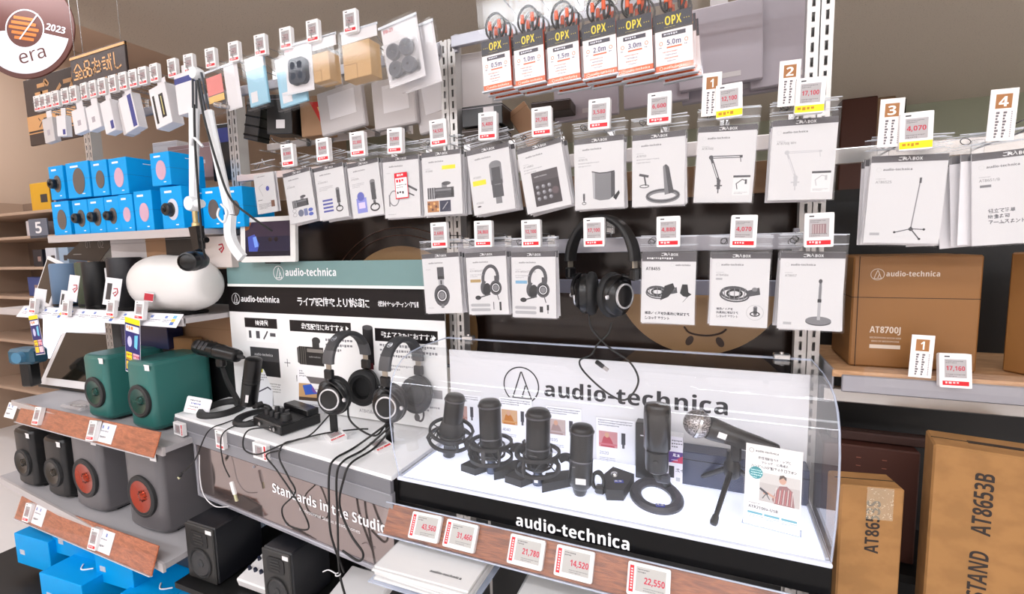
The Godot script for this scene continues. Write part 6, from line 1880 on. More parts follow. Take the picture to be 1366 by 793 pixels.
# ---------------------------------------------------------------- headphones
# cup axis along z, near cup towards +z; half: half distance of the cups; fold: how far the cups hang inwards and down
func headphones(label: String, at: Vector3, turn: Basis, half := 0.075, drop := 0.0, inward := 0.0, cup_tilt := 0.0, swivel := 0.0, arch := 0.1, base := 0.062, dark := false) -> Node3D:
	var t := thing("headphones", label, "headphones", at, "", turn)
	var leather := mat("headband_dark", Color(0.085, 0.085, 0.09), 0.5) if dark else mat("headband_grey", Color(0.19, 0.19, 0.2), 0.55)
	var endm := mat("headband_dark", Color(0.085, 0.085, 0.09), 0.5) if dark else mat("headband_end", Color(0.3, 0.3, 0.31), 0.5)
	var black := mat("mic_black", Color(0.055, 0.055, 0.06), 0.38)
	var soft := mat("pad_black", Color(0.075, 0.075, 0.08), 0.65)
	var silver := mat("ring_silver", Color(0.82, 0.82, 0.83), 0.25, 0.6)
	var steel := mat("slider_steel", Color(0.66, 0.63, 0.58), 0.3, 0.7)
	var sec := []
	for q in round_rect(0.036, 0.013, 0.006, 3):
		sec.append(Vector2(q.x, q.y))
	var arc := func(a0: float, a1: float, k: int) -> Array:
		var o := []
		for i in k + 1:
			var a: float = lerpf(a0, a1, float(i) / k)
			o.append(Vector3(0, base + arch * sin(a), (half + 0.004) * cos(a)))
		return o
	obj("headband", mb().tube(arc.call(0.5, PI - 0.5, 28), 1.0, 8, 1.0, sec, false, Vector3(1, 0, 0)).done(), leather, t)
	var emb := obj("emblem", emblem(0.008, 0.0012), silver, t, Vector3(0, base + arch * sin(0.95) + 0.0052, (half + 0.004) * cos(0.95) + 0.0042), rot(-52, 0, 0) * rot(0, 0, 90))
	for s in [0, 1]:
		var g := 1.0 if s == 0 else -1.0
		var a0 := 0.02 if s == 0 else PI - 0.5
		obj("band_end", mb().tube(arc.call(a0, a0 + 0.48, 8), 1.04, 8, 1.04, sec, false, Vector3(1, 0, 0)).done(), endm, t)
		var top := Vector3(0, base + 0.002, g * (half + 0.004))
		var c := Vector3(0, -drop, g * (half - 0.012 - inward))
		obj("slider", mb().tube([top, Vector3(0, base - 0.018, g * (half + 0.004))], 1.0, 4, 1.0, [Vector2(0.0085, 0.0014), Vector2(-0.0085, 0.0014), Vector2(-0.0085, -0.0014), Vector2(0.0085, -0.0014)], false, Vector3(1, 0, 0)).done(), steel, t)
		obj("hinge_block", mb().box(Vector3(0.028, 0.026, 0.014), Vector3(0, base - 0.026, g * (half + 0.004)), 0.003).done(), black, t)
		var yoke := []
		for i in 17:
			var a := PI * i / 16
			yoke.append(c + Vector3(0.047 * cos(a), 0.044 * sin(a), 0.0) + Vector3(0, 0, g * 0.012 * sin(a)))
		obj("yoke", mb().tube(yoke, 1.0, 4, 1.0, [Vector2(0.004, 0.0025), Vector2(-0.004, 0.0025), Vector2(-0.004, -0.0025), Vector2(0.004, -0.0025)], false, Vector3(0, 0, 1)).done(), black, t)
		obj("yoke_arm", mb().tube([c + Vector3(0, 0.044, g * 0.012), Vector3(0, base - 0.036, g * (half + 0.004))], 0.005, 8).done(), black, t)
		var cb := rot(0, swivel, 0) * rot(90 * g, 0, 0) * rot(0, 0, cup_tilt)
		var cup := obj("ear_cup", mb().at(c, cb).lathe([Vector2(0, 0.024), Vector2(0.02, 0.024), Vector2(0.031, 0.021), Vector2(0.0335, 0.016), Vector2(0.037, 0.013), Vector2(0.043, 0.009), Vector2(0.045, 0.0), Vector2(0.043, -0.006), Vector2(0, -0.008)], 32, 0.92, 1.06).done(), black, t)
		obj("silver_ring", mb().at(c, cb).lathe([Vector2(0.0235, 0.0235), Vector2(0.024, 0.0256), Vector2(0.0275, 0.0248), Vector2(0.0278, 0.0215)], 36, 0.96, 1.02).done(), silver, cup)
		obj("cup_cap", mb().at(c, cb).lathe([Vector2(0.0235, 0.024), Vector2(0.02, 0.0222), Vector2(0, 0.0222)], 30).done(), soft, cup)
		obj("ear_pad", mb().at(c, cb).lathe([Vector2(0.043, -0.005), Vector2(0.047, -0.009), Vector2(0.048, -0.016), Vector2(0.045, -0.023), Vector2(0.037, -0.027), Vector2(0.028, -0.024), Vector2(0.025, -0.016), Vector2(0.025, -0.009), Vector2(0, -0.009)], 32, 0.9, 1.08).done(), soft, t)
		for k in [-1.0, 1.0]:
			obj("pivot_screw", mb().at(c + Vector3(0.047 * k, 0.0, g * 0.004), rot(90 * g, 0, 0)).lathe([Vector2(0.0055, 0), Vector2(0.005, 0.003), Vector2(0, 0.0034)], 12).done(), silver, t)
	return t

func build_headphones() -> void:
	var post := mat("post_black", Color(0.035, 0.035, 0.04), 0.4)
	var t := headphones("black headphones with silver rings on a stand at the middle of the counter", Vector3(-0.995, 1.099, 0.12), rot(0, -8, 0).scaled(Vector3(1.12, 1.12, 1.12)), 0.056, 0.012, -0.008, 0.0, 26, 0.07, 0.075)
	t = headphones("black headphones on a stand beside the glass case, half behind its curved end", Vector3(-0.808, 1.093, 0.11), rot(0, -8, 0).scaled(Vector3(1.1, 1.1, 1.1)), 0.056, 0.012, -0.008, 0.0, 26, 0.07, 0.075)
	for q in [[-1.015, 0.2, "black flat post under the left headphones on the counter"], [-0.828, 0.185, "black flat post under the right headphones beside the case"]]:
		t = thing("headphone_stand", q[2], "stand", Vector3(q[0], 0.9645, q[1]))
		obj("upright", mb().box(Vector3(0.024, 0.1, 0.008), Vector3(0, 0.05, -0.03), 0.001).done(), post, t)
		obj("top_rest", mb().box(Vector3(0.03, 0.012, 0.03), Vector3(0, 0.1, -0.045), 0.005).done(), post, t)
		obj("foot", mb().box(Vector3(0.1, 0.003, 0.08), Vector3(0, 0.0015, -0.03), 0.001).done(), clear_mat("acrylic", Color(0.93, 0.95, 1.0), 0.012, 0.03, 0.5), t)
	headphones("large black headphones hanging open below a price tag in the middle of the lower row", Vector3(-0.238, 1.402, 0.125), rot(0, 68, 0), 0.083, 0.012, 0.028, 20, 8, 0.1, 0.062, true)
	cable("black cable dangling from the hanging headphones in a loop with a small plug", [Vector3(-0.27, 1.355, 0.11), Vector3(-0.262, 1.31, 0.12), Vector3(-0.22, 1.27, 0.13), Vector3(-0.17, 1.24, 0.14), Vector3(-0.15, 1.2, 0.15), Vector3(-0.175, 1.16, 0.16), Vector3(-0.215, 1.17, 0.16), Vector3(-0.27, 1.21, 0.15), Vector3(-0.285, 1.235, 0.14), Vector3(-0.26, 1.25, 0.13), Vector3(-0.245, 1.275, 0.125), Vector3(-0.222, 1.3, 0.12), Vector3(-0.216, 1.325, 0.115)], 0.0022)
	t = thing("cable_plug", "small plug on the looped cable under the hanging headphones", "plug", Vector3(-0.237, 1.232, 0.145), "", rot(0, 0, 55))
	obj("boot", mb().box(Vector3(0.01, 0.022, 0.007), Vector3.ZERO, 0.002).done(), mat("plug_black", Color(0.05, 0.05, 0.055), 0.4), t)
	obj("tip", mb().box(Vector3(0.008, 0.013, 0.004), Vector3(0, -0.017, 0), 0.0005).done(), mat("hook_steel", Color(0.72, 0.72, 0.72), 0.22, 0.85), t)
	wire_hook(-0.238, 1.545, 0.012, 0.17, "wire hook carrying the hanging headphones", true, 1.53)
	cable("black cable joining the two headphones on the counter", [Vector3(-0.975, 1.06, 0.15), Vector3(-0.960, 1.02, 0.165), Vector3(-0.915, 0.99, 0.165), Vector3(-0.865, 0.985, 0.165), Vector3(-0.828, 1.03, 0.16)], 0.0028)
# ---------------------------------------------------------------- left bays: shelves and speakers
# outline in (x, z) stacked through levels of [y, inset]
func loft(outline: PackedVector2Array, levels: Array) -> ArrayMesh:
	var m := mb()
	var c := Vector2.ZERO
	for q in outline:
		c += q
	c /= outline.size()
	var ext := 0.0
	for q in outline:
		ext = maxf(ext, (q - c).length())
	var k := outline.size()
	for l in levels.size() - 1:
		var f := m.v.size()
		for j in 2:
			var lv: Array = levels[l + j]
			var s: float = 1.0 - lv[1] / (ext * 0.75)
			var dy: float = levels[l + 1][0] - levels[l][0]
			var di: float = levels[l + 1][1] - levels[l][1]
			for i in k + 1:
				var a := outline[(i + k - 1) % k]
				var b := outline[i % k]
				var d := outline[(i + 1) % k]
				var e := (d - a).normalized()
				var n := Vector2(e.y, -e.x)
				if n.dot(b - c) < 0:
					n = -n
				var p := c + (b - c) * s
				m.vert(Vector3(p.x, lv[0], p.y), Vector3(n.x * absf(dy), di, n.y * absf(dy)).normalized() if absf(dy) > 1e-6 else Vector3(0, signf(di), 0))
		for i in k:
			m.tri(f + i, f + i + 1, f + k + 1 + i)
			m.tri(f + i + 1, f + k + 2 + i, f + k + 1 + i)
	for j in [0, levels.size() - 1]:
		var s: float = 1.0 - levels[j][1] / (ext * 0.75)
		var pts := PackedVector2Array()
		for q in outline:
			pts.append(c + (q - c) * s)
		var id := Geometry2D.triangulate_polygon(pts)
		var f := m.v.size()
		for q in pts:
			m.vert(Vector3(q.x, levels[j][0], q.y), Vector3(0, -1 if j == 0 else 1, 0))
		for i in range(0, id.size(), 3):
			m.tri(f + id[i], f + id[i + 1], f + id[i + 2])
	return m.done()

func speaker_outline(w: float, d: float, r: float, bow: float) -> PackedVector2Array:
	# front edge at z = 0 (bowed forward), back at z = -d
	var o := PackedVector2Array()
	for i in 13:
		var x := -w / 2 + r * 0.4 + (w - r * 0.8) * i / 12.0
		o.append(Vector2(x, bow * (1 - pow(2 * x / w, 2)) - (r * 0.4 if i in [0, 12] else 0.0)))
	for i in 5:
		var a := PI / 2 * (1 - i / 4.0) - PI / 2
		o.append(Vector2(w / 2 - r + r * cos(a), -d + r + r * sin(a)))
	for i in 5:
		var a := -PI / 2 - PI / 2 * i / 4.0
		o.append(Vector2(-w / 2 + r + r * cos(a), -d + r + r * sin(a)))
	return o

func coax_speaker(label: String, at: Vector3, size: Vector3, body: Material, cone: Material, yaw := 0.0, dy := 0.0, r := 0.052, group := "") -> Node3D:
	var t := thing("bookshelf_speaker", label, "speaker", at, group, rot(0, yaw, 0))
	var bow := size.x * 0.06
	obj("cabinet", loft(speaker_outline(size.x, size.z, 0.03, bow), [[0.0, 0.012], [0.004, 0.005], [0.014, 0.0], [size.y - 0.014, 0.0], [size.y - 0.004, 0.005], [size.y, 0.014]]), body, t)
	obj("base_pad", mb().box(Vector3(size.x * 0.8, 0.006, size.z * 0.75), Vector3(0, -0.003, -size.z * 0.5)).done(), mat("mic_rubber", Color(0.085, 0.085, 0.09), 0.6), t)
	var c := Vector3(0, size.y * 0.42 + dy, bow * 0.86)
	var f := rot(90, 0, 0)
	var drv := obj("surround", mb().at(c, f).lathe([Vector2(r * 1.16, -0.002), Vector2(r * 1.14, 0.007), Vector2(r * 1.04, 0.0095), Vector2(r * 0.97, 0.0075), Vector2(r * 0.92, 0.0085), Vector2(r * 0.86, 0.0075)], 36).done(), mat("surround_dark", Color(0.14, 0.14, 0.145), 0.6), t)
	obj("cone", mb().at(c, f).lathe([Vector2(r * 0.87, 0.0078), Vector2(r * 0.6, 0.0045), Vector2(r * 0.36, 0.0022), Vector2(r * 0.3, 0.0022)], 36).done(), cone, drv)
	obj("tweeter", mb().at(c, f).lathe([Vector2(r * 0.3, 0.0024), Vector2(r * 0.26, 0.005), Vector2(r * 0.14, 0.008), Vector2(0, 0.0095)], 20).done(), cone, drv)
	for k in 9:
		var a := TAU * k / 9
		obj("tangerine_vane", mb().at(c + Vector3(cos(a), sin(a), 0) * r * 0.2 + Vector3(0, 0, 0.005), Basis(Vector3(0, 0, 1), a)).box(Vector3(r * 0.2, 0.0012, 0.004)).done(), mat("mic_rubber", Color(0.085, 0.085, 0.09), 0.6), drv)
	obj("sticker", mb().box(Vector3(size.x * 0.17, size.x * 0.12, 0.001), Vector3(size.x * 0.3, size.y * 0.92, bow * 0.72), 0.0).done(), mat("tag_white", Color(0.88, 0.87, 0.87), 0.35), t)
	return t

func monitor_speaker(label: String, at: Vector3, size: Vector3, yaw: float) -> void:
	var body := mat("monitor_black", Color(0.075, 0.08, 0.1), 0.4)
	var front := mat("monitor_front", Color(0.13, 0.125, 0.12), 0.45)
	var black := mat("mic_rubber", Color(0.085, 0.085, 0.09), 0.6)
	var t := thing("monitor_speaker", label, "speaker", at, "", rot(0, yaw, 0))
	obj("cabinet", mb().box(size, Vector3(0, size.y / 2, -size.z / 2), 0.004).done(), body, t)
	obj("baffle", mb().box(Vector3(size.x * 0.98, size.y * 0.98, 0.008), Vector3(0, size.y / 2, 0.003), 0.003).done(), front, t)
	var f := rot(90, 0, 0)
	var r := size.x * 0.34
	var c := Vector3(0, size.y * 0.33, 0.0075)
	var s := obj("woofer_ring", mb().at(c, f).lathe([Vector2(r * 1.12, -0.001), Vector2(r * 1.1, 0.003), Vector2(r, 0.003), Vector2(r * 0.94, 0.0)], 32).done(), black, t)
	obj("woofer_cone", mb().at(c, f).lathe([Vector2(r * 0.95, 0.0005), Vector2(r * 0.85, 0.003), Vector2(r * 0.75, 0.0006), Vector2(r * 0.3, -0.001 + 0.0018), Vector2(r * 0.28, 0.003), Vector2(0, 0.006)], 32).done(), mat("cone_grey", Color(0.17, 0.17, 0.175), 0.5), s)
	var wy := size.y * 0.76
	obj("tweeter_frame", mb().at(Vector3(0, wy, 0.0088)).prism(round_rect(size.x * 0.6, size.y * 0.27, 0.012), 0.002).done(), black, t)
	for k in 4:
		var ww := size.x * 0.36 * (1.0 - 0.12 * absf(k - 1.5))
		obj("grille_bar", mb().box(Vector3(ww, 0.004, 0.003), Vector3(0, wy + (k - 1.5) * size.y * 0.05, 0.0095), 0.001).done(), front, t)
	obj("sticker", mb().box(Vector3(size.x * 0.2, 0.012, 0.001), Vector3(size.x * 0.36, size.y * 0.93, 0.0075)).done(), mat("tag_white", Color(0.88, 0.87, 0.87), 0.35), t)

func build_speakers() -> void:
	var teal := mat("speaker_teal", Color(0.18, 0.41, 0.39), 0.36)
	var teal_cone := mat("cone_teal", Color(0.08, 0.27, 0.24), 0.25, 0.5)
	coax_speaker("green bookshelf speaker nearer the microphones, right of the pair", Vector3(-1.8, 0.908, 0.235), Vector3(0.168, 0.238, 0.2), teal, teal_cone, 0, 0, 0.05, "pair of green speakers")
	coax_speaker("green bookshelf speaker beside the leaning monitor, left of the pair", Vector3(-2.085, 0.908, 0.225), Vector3(0.168, 0.238, 0.2), teal, teal_cone, 0, 0, 0.05, "pair of green speakers")
	var grey := mat("speaker_grey", Color(0.37, 0.36, 0.37), 0.36)
	var copper := mat("cone_copper", Color(0.62, 0.2, 0.09), 0.25, 0.6)
	coax_speaker("large grey speaker with a copper cone at the right end of the lower shelf", Vector3(-1.77, 0.568, 0.27), Vector3(0.235, 0.295, 0.27), grey, copper, 0, 0, 0.064, "pair of grey speakers with copper cones")
	coax_speaker("large grey speaker with a copper cone left of its twin on the lower shelf", Vector3(-2.12, 0.568, 0.265), Vector3(0.22, 0.295, 0.27), grey, copper, 0, 0, 0.064, "pair of grey speakers with copper cones")
	var dark := mat("speaker_black", Color(0.085, 0.085, 0.09), 0.42)
	var gold := mat("cone_smoke", Color(0.2, 0.18, 0.15), 0.3, 0.5)
	coax_speaker("smaller black speaker next to the grey ones on the lower shelf", Vector3(-2.36, 0.568, 0.26), Vector3(0.165, 0.238, 0.19), dark, gold, 0, 0, 0.05, "pair of smaller black speakers")
	coax_speaker("smaller black speaker at the left photo edge on the lower shelf", Vector3(-2.6, 0.568, 0.255), Vector3(0.165, 0.238, 0.19), dark, gold, 0, 0, 0.05, "pair of smaller black speakers")
	monitor_speaker("black studio monitor with a round woofer below the smoked mirror sign", Vector3(-1.456, 0.483, 0.3), Vector3(0.132, 0.184, 0.16), 0)
	monitor_speaker("black studio monitor right of the white mixer, cut by the lower photo edge", Vector3(-1.128, 0.483, 0.3), Vector3(0.11, 0.18, 0.14), 0)
	# the white mixer on the bottom shelf
	var white := mat("tag_white", Color(0.88, 0.87, 0.87), 0.35)
	var t := thing("mixer", "white mixing desk with dark knobs between the two black studio monitors", "mixer", Vector3(-1.262, 0.53, 0.17), "", rot(14, 0, 0))
	obj("case", mb().box(Vector3(0.13, 0.03, 0.24), Vector3.ZERO, 0.004).done(), white, t)
	for r in 6:
		for k in 5:
			obj("knob", mb().at(Vector3(-0.05 + k * 0.025, 0.015, -0.1 + r * 0.036)).lathe([Vector2(0.006, 0), Vector2(0.005, 0.01), Vector2(0, 0.01)], 10).done(), mat("knob_navy", Color(0.1, 0.12, 0.2), 0.5), t)
	t = thing("mixer", "white device corner at the lower photo edge under the thick cables", "mixer", Vector3(-0.93, 0.5, 0.24), "", rot(14, 0, 0))
	obj("case", mb().box(Vector3(0.16, 0.03, 0.22), Vector3.ZERO, 0.004).done(), white, t)
	obj("top_line", mb().box(Vector3(0.13, 0.002, 0.008), Vector3(0, 0.0155, 0.05)).done(), mat("slot_grey", Color(0.2, 0.2, 0.21), 0.5), t)
	t = thing("lettered_box", "dark box with red lettering behind the black studio monitor", "box", Vector3(-1.66, 0.47, 0.16))
	obj("body", mb().box(Vector3(0.22, 0.14, 0.1), Vector3.ZERO, 0.003).done(), mat("box_black", Color(0.05, 0.05, 0.06), 0.3), t)
	obj("lettering", lettering("MAKI", 0.05), mat("ink_red", Color(0.7, 0.12, 0.2), 0.5), t, Vector3(-0.075, -0.02, 0.0506))

func price_shelf(label: String, a: Vector3, b: Vector3, h: float, depth: float, tags: Array) -> void:
	# a: right end, b: left end of the rail's middle line
	var c := (a + b) / 2
	var d := a - b
	var x := d.normalized()
	var z := Vector3(-x.z, 0, x.x)
	z = (Vector3(0, 0, 1) - x * x.z).normalized()
	var y := z.cross(x)
	var bs := Basis(x, y, z) * rot(-22, 0, 0)
	var t := thing("price_rail", label, "price rail", c, "", bs)
	var wood := wood_mat("rail_wood_pale", Color(0.5, 0.26, 0.16), Color(0.74, 0.44, 0.3), Vector3(1.6, 9, 9), 0.3)
	var white := mat("board_white", Color(0.87, 0.87, 0.885), 0.45)
	obj("wood_strip", bx(Vector3(d.length(), h, 0.004), 0.001), wood, t)
	obj("clear_cover", mb().quad(d.length(), h).done(), clear_mat("acrylic", Color(0.93, 0.95, 1.0), 0.012, 0.03, 0.5), t, Vector3(0, 0, 0.005))
	obj("edge_lip", mb().box(Vector3(d.length(), 0.003, 0.01), Vector3(0, -h / 2, 0.002)).done(), mat("trim_pale", Color(0.7, 0.7, 0.72), 0.3), t)
	for q in tags:
		var s := sheet(100, 62, 2.0, Color(0.92, 0.92, 0.93))
		s.rect(10, 8, 10, 10, Color(0.35, 0.45, 0.72))
		s.rect(46, 8, 10, 10, Color(0.4, 0.5, 0.75))
		s.small_print(8, 24, 80, 1, 4, Color(0.35, 0.37, 0.45))
		s.small_print(10, 42, 70, 1, 6, Color(0.25, 0.25, 0.28))
		var k := obj("paper_label", mb().box(Vector3(0.1, h * 0.8, 0.0008)).done(), white, t, Vector3(q, 0, 0.003))
		obj("label_print", pane(0.1, h * 0.8), print_mat("rail_label_print", s.tex(), 0.4), k, Vector3(0, 0, 0.0006))

func build_left_shelves() -> void:
	var board := mat("shelf_board", Color(0.66, 0.65, 0.66), 0.4)
	var edge := mat("shelf_edge", Color(0.74, 0.72, 0.72), 0.35, 0.2)
	var lay := Basis(Vector3(1, 0, 0), Vector3(0, 0, 1), Vector3(0, 1, 0))
	var shelf := func(label: String, y: float, x0: float, z0: float, x1: float, z1: float, m: Material, back := -0.16) -> void:
		var t := thing("shelf", label, "shelf", Vector3(0, y, 0))
		obj("board", mb().at(Vector3.ZERO, lay).prism(PackedVector2Array([Vector2(x0, z0), Vector2(x1, z1), Vector2(x1, back), Vector2(x0, back)]), 0.018).done(), m, t)
		var a := Vector3(x0, -0.012, z0)
		var b := Vector3(x1, -0.012, z1)
		if m.resource_name == "bay_black":
			return
		obj("front_edge", mb().tube([a, b], 1.0, 4, 1.0, [Vector2(0.014, 0.004), Vector2(-0.014, 0.004), Vector2(-0.014, -0.004), Vector2(0.014, -0.004)], false, Vector3.UP).done(), edge, t)
	shelf.call("grey shelf board under the two green speakers", 0.9, -1.58, 0.31, -2.75, 0.22, board)
	shelf.call("grey shelf board under the grey and black speakers", 0.562, -1.53, 0.37, -2.85, 0.26, board)
	shelf.call("pale shelf board carrying the bright blue camera boxes", 1.588, -1.56, 0.155, -2.46, 0.155, edge)
	shelf.call("shelf board under the white speaker and the coloured canisters", 1.292, -1.615, 0.19, -2.85, 0.19, edge)
	shelf.call("bottom shelf board under the black studio monitors", 0.48, -1.04, 0.34, -1.54, 0.34, mat("bay_black", Color(0.03, 0.03, 0.032), 0.55))
	shelf.call("bottom shelf board under the low blue boxes", 0.2, -1.74, 0.5, -2.9, 0.42, mat("bay_black", Color(0.03, 0.03, 0.032), 0.55), -0.12)
	price_shelf("wood grain price rail in front of the green speakers", Vector3(-1.583, 0.915, 0.325), Vector3(-2.656, 0.864, 0.236), 0.078, 0.0, [0.22, -0.62])
	price_shelf("wood grain price rail in front of the grey speakers", Vector3(-1.556, 0.572, 0.378), Vector3(-2.62, 0.484, 0.29), 0.084, 0.0, [0.22, -0.32])
	price_tag_later = [[Vector3(-2.437, 0.887, 0.27), 25, "price tag on the rail below the leaning monitor"], [Vector3(-1.971, 0.905, 0.312), 28, "price tag on the rail below the green speakers"], [Vector3(-2.489, 0.5, 0.315), 29, "price tag on the rail below the black speakers"], [Vector3(-1.926, 0.548, 0.362), 30, "price tag on the rail below the grey speakers"]]

var price_tag_later: Array = []

# ---------------------------------------------------------------- goods of the left bays
func camera_box(label: String, at: Vector3, w: float, h: float, d: float, dot: Color, lens := 0, yaw := 0.0) -> void:
	var blue := mat("box_cyan", Color(0.0, 0.6, 0.88), 0.45, 0.0, 0.3)
	var t := thing("camera_box", label, "box", at, "bright blue camera boxes", rot(0, yaw, 0))
	obj("carton", mb().box(Vector3(w, h, d), Vector3(0, h / 2, -d / 2), 0.0015).done(), blue, t)
	obj("lid_seam", mb().box(Vector3(w + 0.0004, 0.0009, d + 0.0004), Vector3(0, h * 0.52, -d / 2)).done(), mat("box_cyan_dark", Color(0.02, 0.36, 0.6), 0.4), t)
	var pm := mat("dot_%02x%02x" % [int(dot.r * 255), int(dot.b * 255)], dot, 0.45)
	obj("round_print", mb().at(Vector3(w * 0.04, h * 0.46, 0.0), rot(90, 0, 0)).lathe([Vector2(0, 0.0012), Vector2(w * 0.26, 0.0012), Vector2(w * 0.26, 0)], 26, 1.0, 1.25).done(), pm, t)
	obj("logo_print", mb().box(Vector3(w * 0.34, h * 0.05, 0.0006), Vector3(-w * 0.12, h * 0.88, 0.0003)).done(), mat("ink_white", Color(0.93, 0.93, 0.94), 0.5), t)
	obj("small_print", mb().box(Vector3(w * 0.12, h * 0.025, 0.0006), Vector3(w * 0.2, h * 0.1, 0.0003)).done(), mat("ink_white", Color(0.93, 0.93, 0.94), 0.5), t)
	obj("side_print", mb().box(Vector3(0.0006, h * 0.02, d * 0.3), Vector3(w / 2, h * 0.86, -d * 0.6)).done(), mat("ink_white", Color(0.93, 0.93, 0.94), 0.5), t)
	if lens:
		var c := obj("lens_body", mb().at(Vector3(-w * 0.06, h * 0.46, 0.0), rot(90, 0, 0)).lathe([Vector2(0, 0.022), Vector2(w * 0.15, 0.022), Vector2(w * 0.19, 0.018), Vector2(w * 0.19, 0.004), Vector2(w * 0.24, 0.0)], 22).done(), mat("plug_black", Color(0.05, 0.05, 0.055), 0.4), t)
		obj("lens_glass", mb().at(Vector3(-w * 0.06, h * 0.46, 0.0225), rot(90, 0, 0)).lathe([Vector2(0, 0.004), Vector2(w * 0.06, 0.003), Vector2(w * 0.1, 0.0)], 18).done(), mat("gloss_black", Color(0.022, 0.021, 0.023), 0.18), c)

func build_left_goods() -> void:
	var taupe := Color(0.36, 0.32, 0.3)
	var pink := Color(0.78, 0.62, 0.7)
	# x, base y, width, height, dot, lens
	var bx_ := [
		[-2.372, 1.73, 0.1, 0.128, taupe, 1, "upper blue camera box at the far left with a black lens"], [-2.225, 1.728, 0.15, 0.132, taupe, 0, "wide upper blue box with a grey brown round print"], [-2.085, 1.726, 0.1, 0.128, taupe, 0, "upper blue box with a narrow grey brown print"], [-1.97, 1.724, 0.105, 0.128, pink, 0, "upper blue box with a pink round print, in the row of four"],
		[-1.732, 1.738, 0.1, 0.11, pink, 0, "single upper blue box with a pink print, stacked near the boom arm"],
		[-2.37, 1.59, 0.12, 0.132, taupe, 0, "lower blue box at the far left with a grey print under a plastic wrap"], [-2.235, 1.59, 0.1, 0.13, taupe, 1, "second blue box of the lower row with a black lens"], [-2.13, 1.59, 0.1, 0.13, taupe, 1, "third blue box of the lower row with a black lens"], [-2.03, 1.59, 0.09, 0.13, taupe, 1, "fourth blue box of the lower row with a black lens"],
		[-1.945, 1.59, 0.08, 0.132, pink, 0, "narrow lower blue box with a pink round print"], [-1.845, 1.59, 0.1, 0.138, pink, 0, "lower blue box with a pink print under a plastic wrap"], [-1.69, 1.59, 0.11, 0.142, Color(0.82, 0.82, 0.86), 1, "lower blue box with a black lens on a white disc"], [-1.555, 1.59, 0.1, 0.135, taupe, 0, "blue box behind the boom arm"], [-1.45, 1.59, 0.08, 0.13, taupe, 0, "blue box right of the boom arm, by the tablet"]]
	for q in bx_:
		camera_box(q[6], Vector3(q[0], q[1], 0.148 if q[0] < -1.6 else 0.1), q[2], q[3], 0.12, q[4], q[5])
	# low blue boxes at the lower left corner
	var cy := mat("box_cyan", Color(0.0, 0.6, 0.88), 0.45, 0.0, 0.3)
	var k := 0
	for q in [[-2.28, 0.43, 0.4, 0.26, 0.13], [-1.98, 0.41, 0.42, 0.2, 0.13], [-2.16, 0.305, 0.5, 0.24, 0.14], [-2.5, 0.36, 0.44, 0.22, 0.13], [-1.8, 0.305, 0.44, 0.2, 0.12]]:
		var t := thing("device_box", ["wide bright blue box with a pale swoosh below the lower rail, topmost", "bright blue box below the right label of the lower rail", "bright blue box with a small dark lens at the lower left corner", "bright blue box cut by the left photo edge below the rail", "bright blue box lowest beside the black studio monitor"][k], "box", Vector3(q[0], q[1] - 0.04, q[2] - 0.13), "low blue boxes under the speaker shelf", rot(0, 4, 0))
		obj("carton", mb().box(Vector3(q[3], q[4], 0.26), Vector3(0, q[4] / 2 - 0.06, -0.13), 0.002).done(), cy, t)
		obj("swoosh_print", mb().at(Vector3(0.02, q[4] - 0.0592, -0.07)).tube(curve([Vector3(-0.03, 0, -0.01), Vector3(0, 0, 0.012), Vector3(0.035, 0, -0.006)]), 0.003, 5).done(), mat("ink_white", Color(0.93, 0.93, 0.94), 0.5), t)
		obj("front_print", mb().box(Vector3(0.03, 0.02, 0.001), Vector3(-q[3] * 0.3, q[4] / 2 - 0.07, 0.0005)).done(), mat("dot_card", Color(0.75, 0.76, 0.8), 0.5), t)
		k += 1
	var blk := mat("plug_black", Color(0.05, 0.05, 0.055), 0.4)
	# the leaning monitor beside the green speakers
	var white := mat("tag_white", Color(0.88, 0.87, 0.87), 0.35)
	var t := thing("leaning_monitor", "monitor with a white inner frame leaning back left of the green speakers", "monitor", Vector3(-2.66, 0.905, 0.06), "", rot(-26, 3, 0))
	obj("shell", mb().box(Vector3(0.5, 0.3, 0.02), Vector3(0, 0.15, -0.01), 0.004).done(), blk, t)
	obj("white_frame", mb().box(Vector3(0.475, 0.275, 0.004), Vector3(0, 0.15, 0.001), 0.001).done(), white, t)
	obj("dark_screen", mb().box(Vector3(0.41, 0.22, 0.004), Vector3(0, 0.155, 0.0022)).done(), mat("screen_dark", Color(0.11, 0.1, 0.08), 0.08), t)
	t = thing("lit_screen", "bright white screen behind the leaning monitor at the left photo edge", "screen", Vector3(-2.82, 1.13, -0.045), "", rot(-4, 4, -2))
	obj("shell", mb().box(Vector3(0.47, 0.26, 0.01), Vector3(0, 0, -0.006), 0.003).done(), white, t)
	var gl := mat("screen_glow", Color(0.9, 0.92, 0.98), 0.3)
	gl.emission_enabled = true
	gl.emission = Color(0.9, 0.93, 1.0)
	gl.emission_energy_multiplier = 0.8
	obj("panel", mb().box(Vector3(0.46, 0.25, 0.002)).done(), gl, t)
	var sl := AreaLight3D.new()
	sl.name = "screen_light"
	t.add_child(sl, true)
	sl.position = Vector3(0, 0, 0.004)
	sl.rotation_degrees = Vector3(0, 180, 0)
	sl.area_size = Vector2(0.45, 0.24)
	sl.light_energy = 0.03
	sl.light_color = Color(0.9, 0.93, 1.0)
	sl.shadow_enabled = true
	sl.area_range = 6.0
	sl.area_attenuation = 2.0
	# small loose goods in front of the monitor
	t = thing("clear_pouch", "clear pouch with metal bits before the leaning monitor", "pouch", Vector3(-2.3, 0.91, 0.19))
	obj("pouch", mb().box(Vector3(0.14, 0.016, 0.07), Vector3(0, 0.008, 0), 0.006).done(), clear_mat("blister_clear", Color(0.9, 0.9, 0.92), 0.16, 0.12), t)
